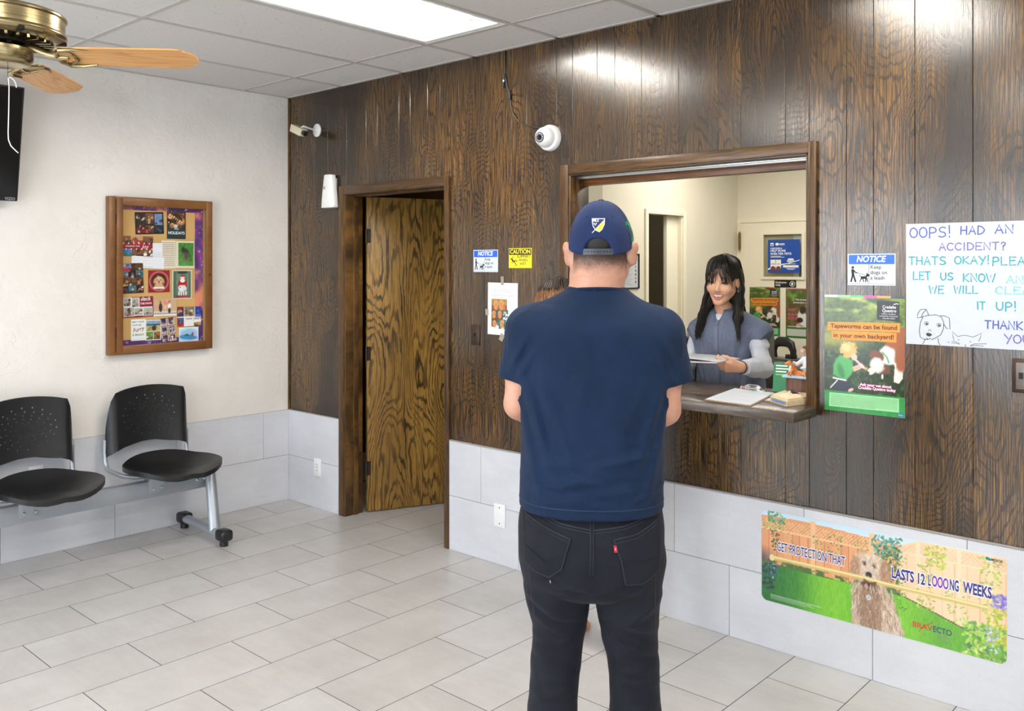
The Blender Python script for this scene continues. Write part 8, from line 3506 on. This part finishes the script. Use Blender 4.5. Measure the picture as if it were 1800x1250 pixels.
mb = MB()
mb.tube([TW.p(-.0755, .004, -.034), TW.p(-.0785, .006, -.046)], .0008, STEEL, 6)
mb.lathe([(0, -.0035), (.0034, 0), (0, .0035)], flat('pearl', (240, 238, 232), .2), 12, Matrix.Translation(Vector(TW.p(-.0785, .006, -.049))))
mb.build('earring', wom)

# pale grey long-sleeved top under the vest
for sx, sh, el, wr in ARM_W:
    e = np.array(el)
    w_ = np.array(wr)
    S = SDF((-.32, -.17, 1.00) if sx < 0 else (.06, -.17, 1.00), (-.06, .42, 1.42) if sx < 0 else (.32, .42, 1.42), .0052)
    S.chain([(sh, .038), (tuple(np.array(sh) * .6 + e * .4), .0410), (el, .0440)], .02)
    S.chain([(el, .0445), (tuple(e * .55 + w_ * .45), .0440), (tuple(e * .12 + w_ * .88), .0345)], .014)
    d = (w_ - e) / np.linalg.norm(w_ - e)
    S.plane(d, float(d @ (e * .10 + w_ * .90)), .003, (-.32 if sx < 0 else .06, .20, 1.00), (-.06 if sx < 0 else .32, .42, 1.25))
    add_folds(S, [(-.30, 1.19, -.18, 1.21, .012, .0022, 0), (-.30, 1.13, -.18, 1.15, .010, .0025, 0), (-.30, 1.09, -.19, 1.08, .010, .0022, 0), (.30, 1.19, .18, 1.21, .012, .0022, 0), (.30, 1.12, .18, 1.14, .010, .0025, 0), (-.20, 1.24, -.27, 1.17, .01, .004, 0)])
    S.mesh('sleeve', GREYK, wom)
S = SDF((-.09, -.02, 1.28), (.09, .18, 1.44), .0045)
S.cone((0, .070, 1.30), .066, (-.005, .078, 1.352), .0535, .01)
S.plane((-.05, .40, 1), 1.366 + .40 * .085, .003)
S.mesh('undershirt', WHITEK, wom)

# vest with short flared shoulders and a stand collar
S = SDF((-.31, -.17, .76), (.31, .26, 1.43), .0052)
S.loft([(.77, .205, .135, 0, -.006), (.90, .190, .132, 0, -.004), (1.02, .176, .126, 0, .006), (1.14, .172, .124, 0, .024), (1.24, .170, .118, 0, .040), (1.30, .150, .102, 0, .050), (1.340, .108, .084, 0, .058), (1.366, .068, .068, -.002, .068)], .0, 2.3)
for sx in (-1, 1):
    S.cone((sx * .060, .054, 1.338), .044, (sx * (.190 if sx < 0 else .150), .050, 1.258), .064, .035)
    d = np.array((sx * .80, 0, -.60))
    S.plane(d, float(d @ np.array((sx * (.228 if sx < 0 else .190), .05, 1.243))), .004, (.10 if sx > 0 else -.31, -.17, 1.10), (.31 if sx > 0 else -.10, .26, 1.43))
# neck opening with a notch in front
S.cone((0, .070, 1.375), .0500, (-.006, .084, 1.44), .0520, .004, 'cut')
S.cone((-.004, .140, 1.400), .044, (.0, .152, 1.305), .012, .006, 'cut')
add_folds(S, [(-.16, 1.26, -.10, 1.02, .014, .006, 1), (-.10, 1.24, -.07, .95, .013, .005, 1), (.16, 1.26, .10, 1.02, .014, .006, 1), (.10, 1.22, .06, .95, .013, .005, 1), (-.05, 1.15, -.04, .82, .016, .005, 1), (.05, 1.12, .05, .82, .016, .005, 1), (-.13, 1.06, -.14, .82, .016, .005, 1), (.13, 1.06, .14, .82, .016, .005, 1),
              (-.18, 1.29, -.12, 1.20, .012, .004, 0), (.18, 1.29, .12, 1.20, .012, .004, 0)])
vest = S.mesh('vest', VEST, wom)
vk = Skin(vest)
mb = MB()
vk.seam(mb, [(.0, 1.315), (.0, 1.20), (.002, 1.0), (.002, .82)], .030, VEST_EDGE, .0022, 1, thick=.002)
vk.seam(mb, [(-.014, 1.32), (-.014, 1.10), (-.012, .82)], .0016, flat('slate_thread', (70, 78, 98), .7), .0034, 1)
mb.build('placket', vest)
mb = MB()
for s in (-1, 1):
    pts = []
    for k in range(9):
        a = math.radians(90 - s * (27 + 153 * k / 8))
        pts.append((-.004 + .0600 * math.cos(a), .076 + .0660 * math.sin(a), 1.374 - .016 * max(0, math.sin(a)) ** 2))
    vs, fs = [], []
    for i, p in enumerate(pts):
        for dz, dr in ((-.014, .0), (.010, -.002), (.010, -.006), (-.014, -.005)):
            r = Vector((p[0] + .004, p[1] - .076, 0)).normalized()
            vs.append((p[0] + r.x * dr, p[1] + r.y * dr, p[2] + dz))
    for i in range(len(pts) - 1):
        for j in range(4):
            fs.append((i * 4 + j, i * 4 + (j + 1) % 4, i * 4 + 4 + (j + 1) % 4, i * 4 + 4 + j))
    fs += [(0, 1, 2, 3), tuple(len(vs) - 4 + q for q in (3, 2, 1, 0))]
    mb.add(vs, fs, VEST_EDGE, True)
mb.build('stand_collar', vest)
S = SDF((-.24, -.18, .02), (.24, .16, .85), .0075)
S.loft([(.68, .165, .115, 0, -.02), (.80, .178, .122, 0, -.016)], 0)
for sx in (-1, 1):
    S.chain([((sx * .085, -.02, .76), .100), ((sx * .082, .0, .44), .072), ((sx * .080, -.012, .06), .066)], .02)
S.mesh('trousers', TROUS, wom)
for sx in (-1, 1):
    shoe(sx, sx * .084, wom, BLACKP, BLACKP)
mb = MB()
wr = Vector((-.215, .286, 1.1110))
for rr, dz in ((.0285, 0.0),):
    ax = Vector((0.02, 1, .1)).normalized()
    s1 = ax.cross(Vector((0, 0, 1))).normalized()
    s2 = ax.cross(s1)
    mb.tube([wr + ax * .012 + s1 * (rr * math.cos(a)) + s2 * (rr * math.sin(a)) for a in np.linspace(0, 2 * math.pi, 25)[:-1]], .0026, BLACKP, 8, closed=True)
mb.build('bracelet', wom)

# file folder handed over the counter
ff = thing('file_folder', 'manila file folder with white papers held by the smiling person over the counter', 'folder', (3.000, .318, 1.1385), math.radians(2))
MANILA = flat('manila_card', (222, 186, 136), .6, var=.04)
mb = MB()
TF = Matrix.Rotation(math.radians(-2.0), 4, 'Y')
mb.box((-.17, -.115, -.0030), (.150, .115, -.0015), MANILA, M=TF)
mb.build('folder_back', ff)
mb = MB()
mb.box((-.165, -.112, -.0014), (.148, .110, .0030), PAPER, M=TF)
mb.build('papers', ff)
mb = MB()
vs, fs = [], []
for i in range(9):
    x = -.17 + .320 * i / 8
    for y in (-.115, .115):
        z = .0036 + .007 * math.sin(math.pi * (i / 8)) + .012 * (1 - i / 8)
        vs.append((x, y, z))
    for y in (-.115, .115):
        vs.append((x, y, .0036 + .007 * math.sin(math.pi * (i / 8)) + .012 * (1 - i / 8) - .0012))
for i in range(8):
    a = 4 * i
    fs += [(a, a + 4, a + 5, a + 1), (a + 2, a + 3, a + 7, a + 6), (a, a + 2, a + 6, a + 4), (a + 1, a + 5, a + 7, a + 3)]
fs += [(0, 1, 3, 2), (32, 34, 35, 33)]
mb.add(vs, fs, PAPER, True, M=TF)
mb.build('top_sheet', ff)

# ---------------------------------------------------------------- the companion at the counter, mostly hidden by the man
CP = (2.945, -.487)
S = SDF((-.30, -.20, -.01), (.30, .34, 1.56), .0070)
S.loft([(.66, .150, .105, 0, 0), (.78, .160, .110, 0, 0), (.93, .120, .088, 0, .01), (1.08, .130, .095, -.03, .01), (1.20, .145, .092, -.05, .01), (1.27, .115, .07, -.06, .01), (1.30, .06, .05, -.065, .01)], .02)
TC = HeadFrame((-.172, .040, 1.412), (.10, .97, -.16), (-.06, .14, 1.0))
S.chain([((-.110, .010, 1.27), .046), (TC.p(0, -.02, -.05), .045)], .02)
for sx in (-1, 1):
    S.cone((-.06, .01, 1.265), .045, (-.055 + sx * .150, .01, 1.235), .045, .03)
    sh, el, wr = (-.055 + sx * .155, .01, 1.225), (-.05 + sx * .185, .0, .985), (-.04 + sx * .100, .150, 1.100)
    S.chain([(sh, .040), (el, .032), (wr, .0220)], .015)
    add_hand(S, wr, (-sx * .35, .9, -.1), (sx * .2, .1, .95), (-sx * .9, .3, 0), .4, .9)
    fx = .128 if sx > 0 else -.118
    S.chain([((sx * .085, 0, .74), .082), ((sx * .06 + fx * .45, .01, .42), .050), ((fx * .96, -.01, .24), .046), ((fx, -.02, .07), .033)], .03)
    S.chain([((fx, -.020, .046), .030), ((fx + sx * .002, .07, .036), .030), ((fx + sx * .004, .12, .030), .026)], .02)
    for q in range(5):
        xx = fx + sx * .004 + sx * .016 * (q - 2)
        S.cone((xx, .12, .028), .0095, (xx, .165 - .006 * abs(q - (1 if sx > 0 else 3)), .024), .0075, .006)
head_sdf(S, TC)
S.ell(TC.p(0, .090, -.066), (.018, .010, .004), .005, 'cut', np.array(TC.R))
comp = S.mesh('person', SKIN_W)
comp.location = (*CP, 0)
comp.rotation_euler = (0, 0, math.radians(6))
tag(comp, 'person with auburn hair in tan sandals, almost hidden behind the man in navy', 'person')
S = SDF(np.array(TC.c) - .17, np.array(TC.c) + .17, .005)
S.ell(TC.p(0, -.014, .036), (.0815, .0990, .0955), 0, R=np.array(TC.R))
S.ell(TC.p(0, -.030, -.04), (.0800, .0740, .1000), .02, R=np.array(TC.R))
S.ell(TC.p(0, .095, -.025), (.064, .078, .098), .008, 'cut', np.array(TC.R))
S.chain([(TC.p(0, -.045, -.04), .072), (TC.p(0, -.050, -.14), .060)], .03)
S.ell(TC.p(0, .105, -.03), (.060, .080, .10), .006, 'cut', np.array(TC.R))
hc = S.mesh('hair', HAIR_CT, comp)
for nm, mt, cnt, z0 in (('hair_roots', HAIR_CT, 260, .128), ('hair_ends', HAIR_C, 560, .088)):
    mb = MB()
    for k in range(cnt):
        a = math.radians(rh.uniform(40, 320))
        s, c = math.sin(a), math.cos(a)
        j = rh.uniform(.96, 1.04)
        w = rh.uniform(-.014, .014)
        if nm == 'hair_roots':
            pts = [TC.p(.012 * s, .02 * c - .005, .131), TC.p(.060 * s * j, -.014 + .074 * c * j, .110), TC.p(.081 * s * j, -.014 + .098 * c * j, .070), TC.p(.086 * s * j, -.014 + .103 * c * j, rh.uniform(.035, .075))]
            r_ = .0028
        else:
            pts = [TC.p(.074 * s * j, -.014 + .090 * c * j, .084), TC.p(.086 * s * j, -.014 + .104 * c * j, .040), TC.p(.094 * s * j + w * .3, -.018 + .104 * c * j, -.030), TC.p(.094 * s + w, -.028 + .100 * c, -.105), TC.p(.088 * s + w, -.030 + .09 * c, -.17 + rh.uniform(-.03, .03))]
            r_ = .0028
            st = rh.uniform(0, .8)
            pts[0] = tuple(Vector(pts[0]).lerp(Vector(pts[1]), st))
        P = [Vector(p) for p in pts]
        mb.tube(P, [r_ * .6, r_, r_, r_ * .8, r_ * .2][:len(P)] if len(P) == 5 else [r_ * .4, r_, r_ * .8, r_ * .2], mt, 6)
    mb.build(nm, hc)
S = SDF((-.30, -.16, .72), (.26, .18, 1.34), .007)
S.loft([(.73, .192, .138, 0, 0), (.80, .184, .130, 0, 0), (.93, .146, .108, 0, .008), (1.08, .146, .108, -.03, .01), (1.20, .158, .104, -.05, .01), (1.265, .125, .082, -.058, .01), (1.29, .075, .066, -.063, .01)], 0)
for sx in (-1, 1):
    S.cone((-.06, .01, 1.264), .054, (-.055 + sx * .150, .01, 1.232), .058, .03)
    S.cone((-.055 + sx * .150, .01, 1.225), .054, (-.053 + sx * .172, .004, 1.09), .046, .02)
S.mesh('t_shirt', TEE_W, comp)
S = SDF((-.26, -.16, .14), (.26, .16, .80), .007)
S.loft([(.64, .176, .124, 0, 0), (.78, .180, .128, 0, 0)], 0)
for sx in (-1, 1):
    fx = .128 if sx > 0 else -.118
    S.chain([((sx * .085, 0, .72), .094), ((sx * .06 + fx * .45, .01, .42), .066), ((fx * .98, -.012, .16), .056)], .02)
S.mesh('trousers', TROUS, comp)
for sx in (-1, 1):
    mb = MB()
    fx = .128 if sx > 0 else -.118
    ol = []
    for k in range(28):
        a = 2 * math.pi * k / 28
        ol.append((fx + sx * .003 + .044 * math.cos(a) * (1 - .18 * max(0, -math.sin(a))), .060 + .125 * math.sin(a)))
    mb.prism(ol, 0.0, .014, TAN_L)
    so = mb.build('sandal', comp)
    mb = MB()
    for y0, r0 in ((.115, .046), (.030, .040)):
        mb.tube([(fx + sx * .003 + r0 * math.cos(a), y0, .012 + (.058 if y0 > .1 else .070) * math.sin(a)) for a in np.linspace(0, math.pi, 13)], .007, TAN_L, 8, flatten=.5)
    mb.build('strap', so)
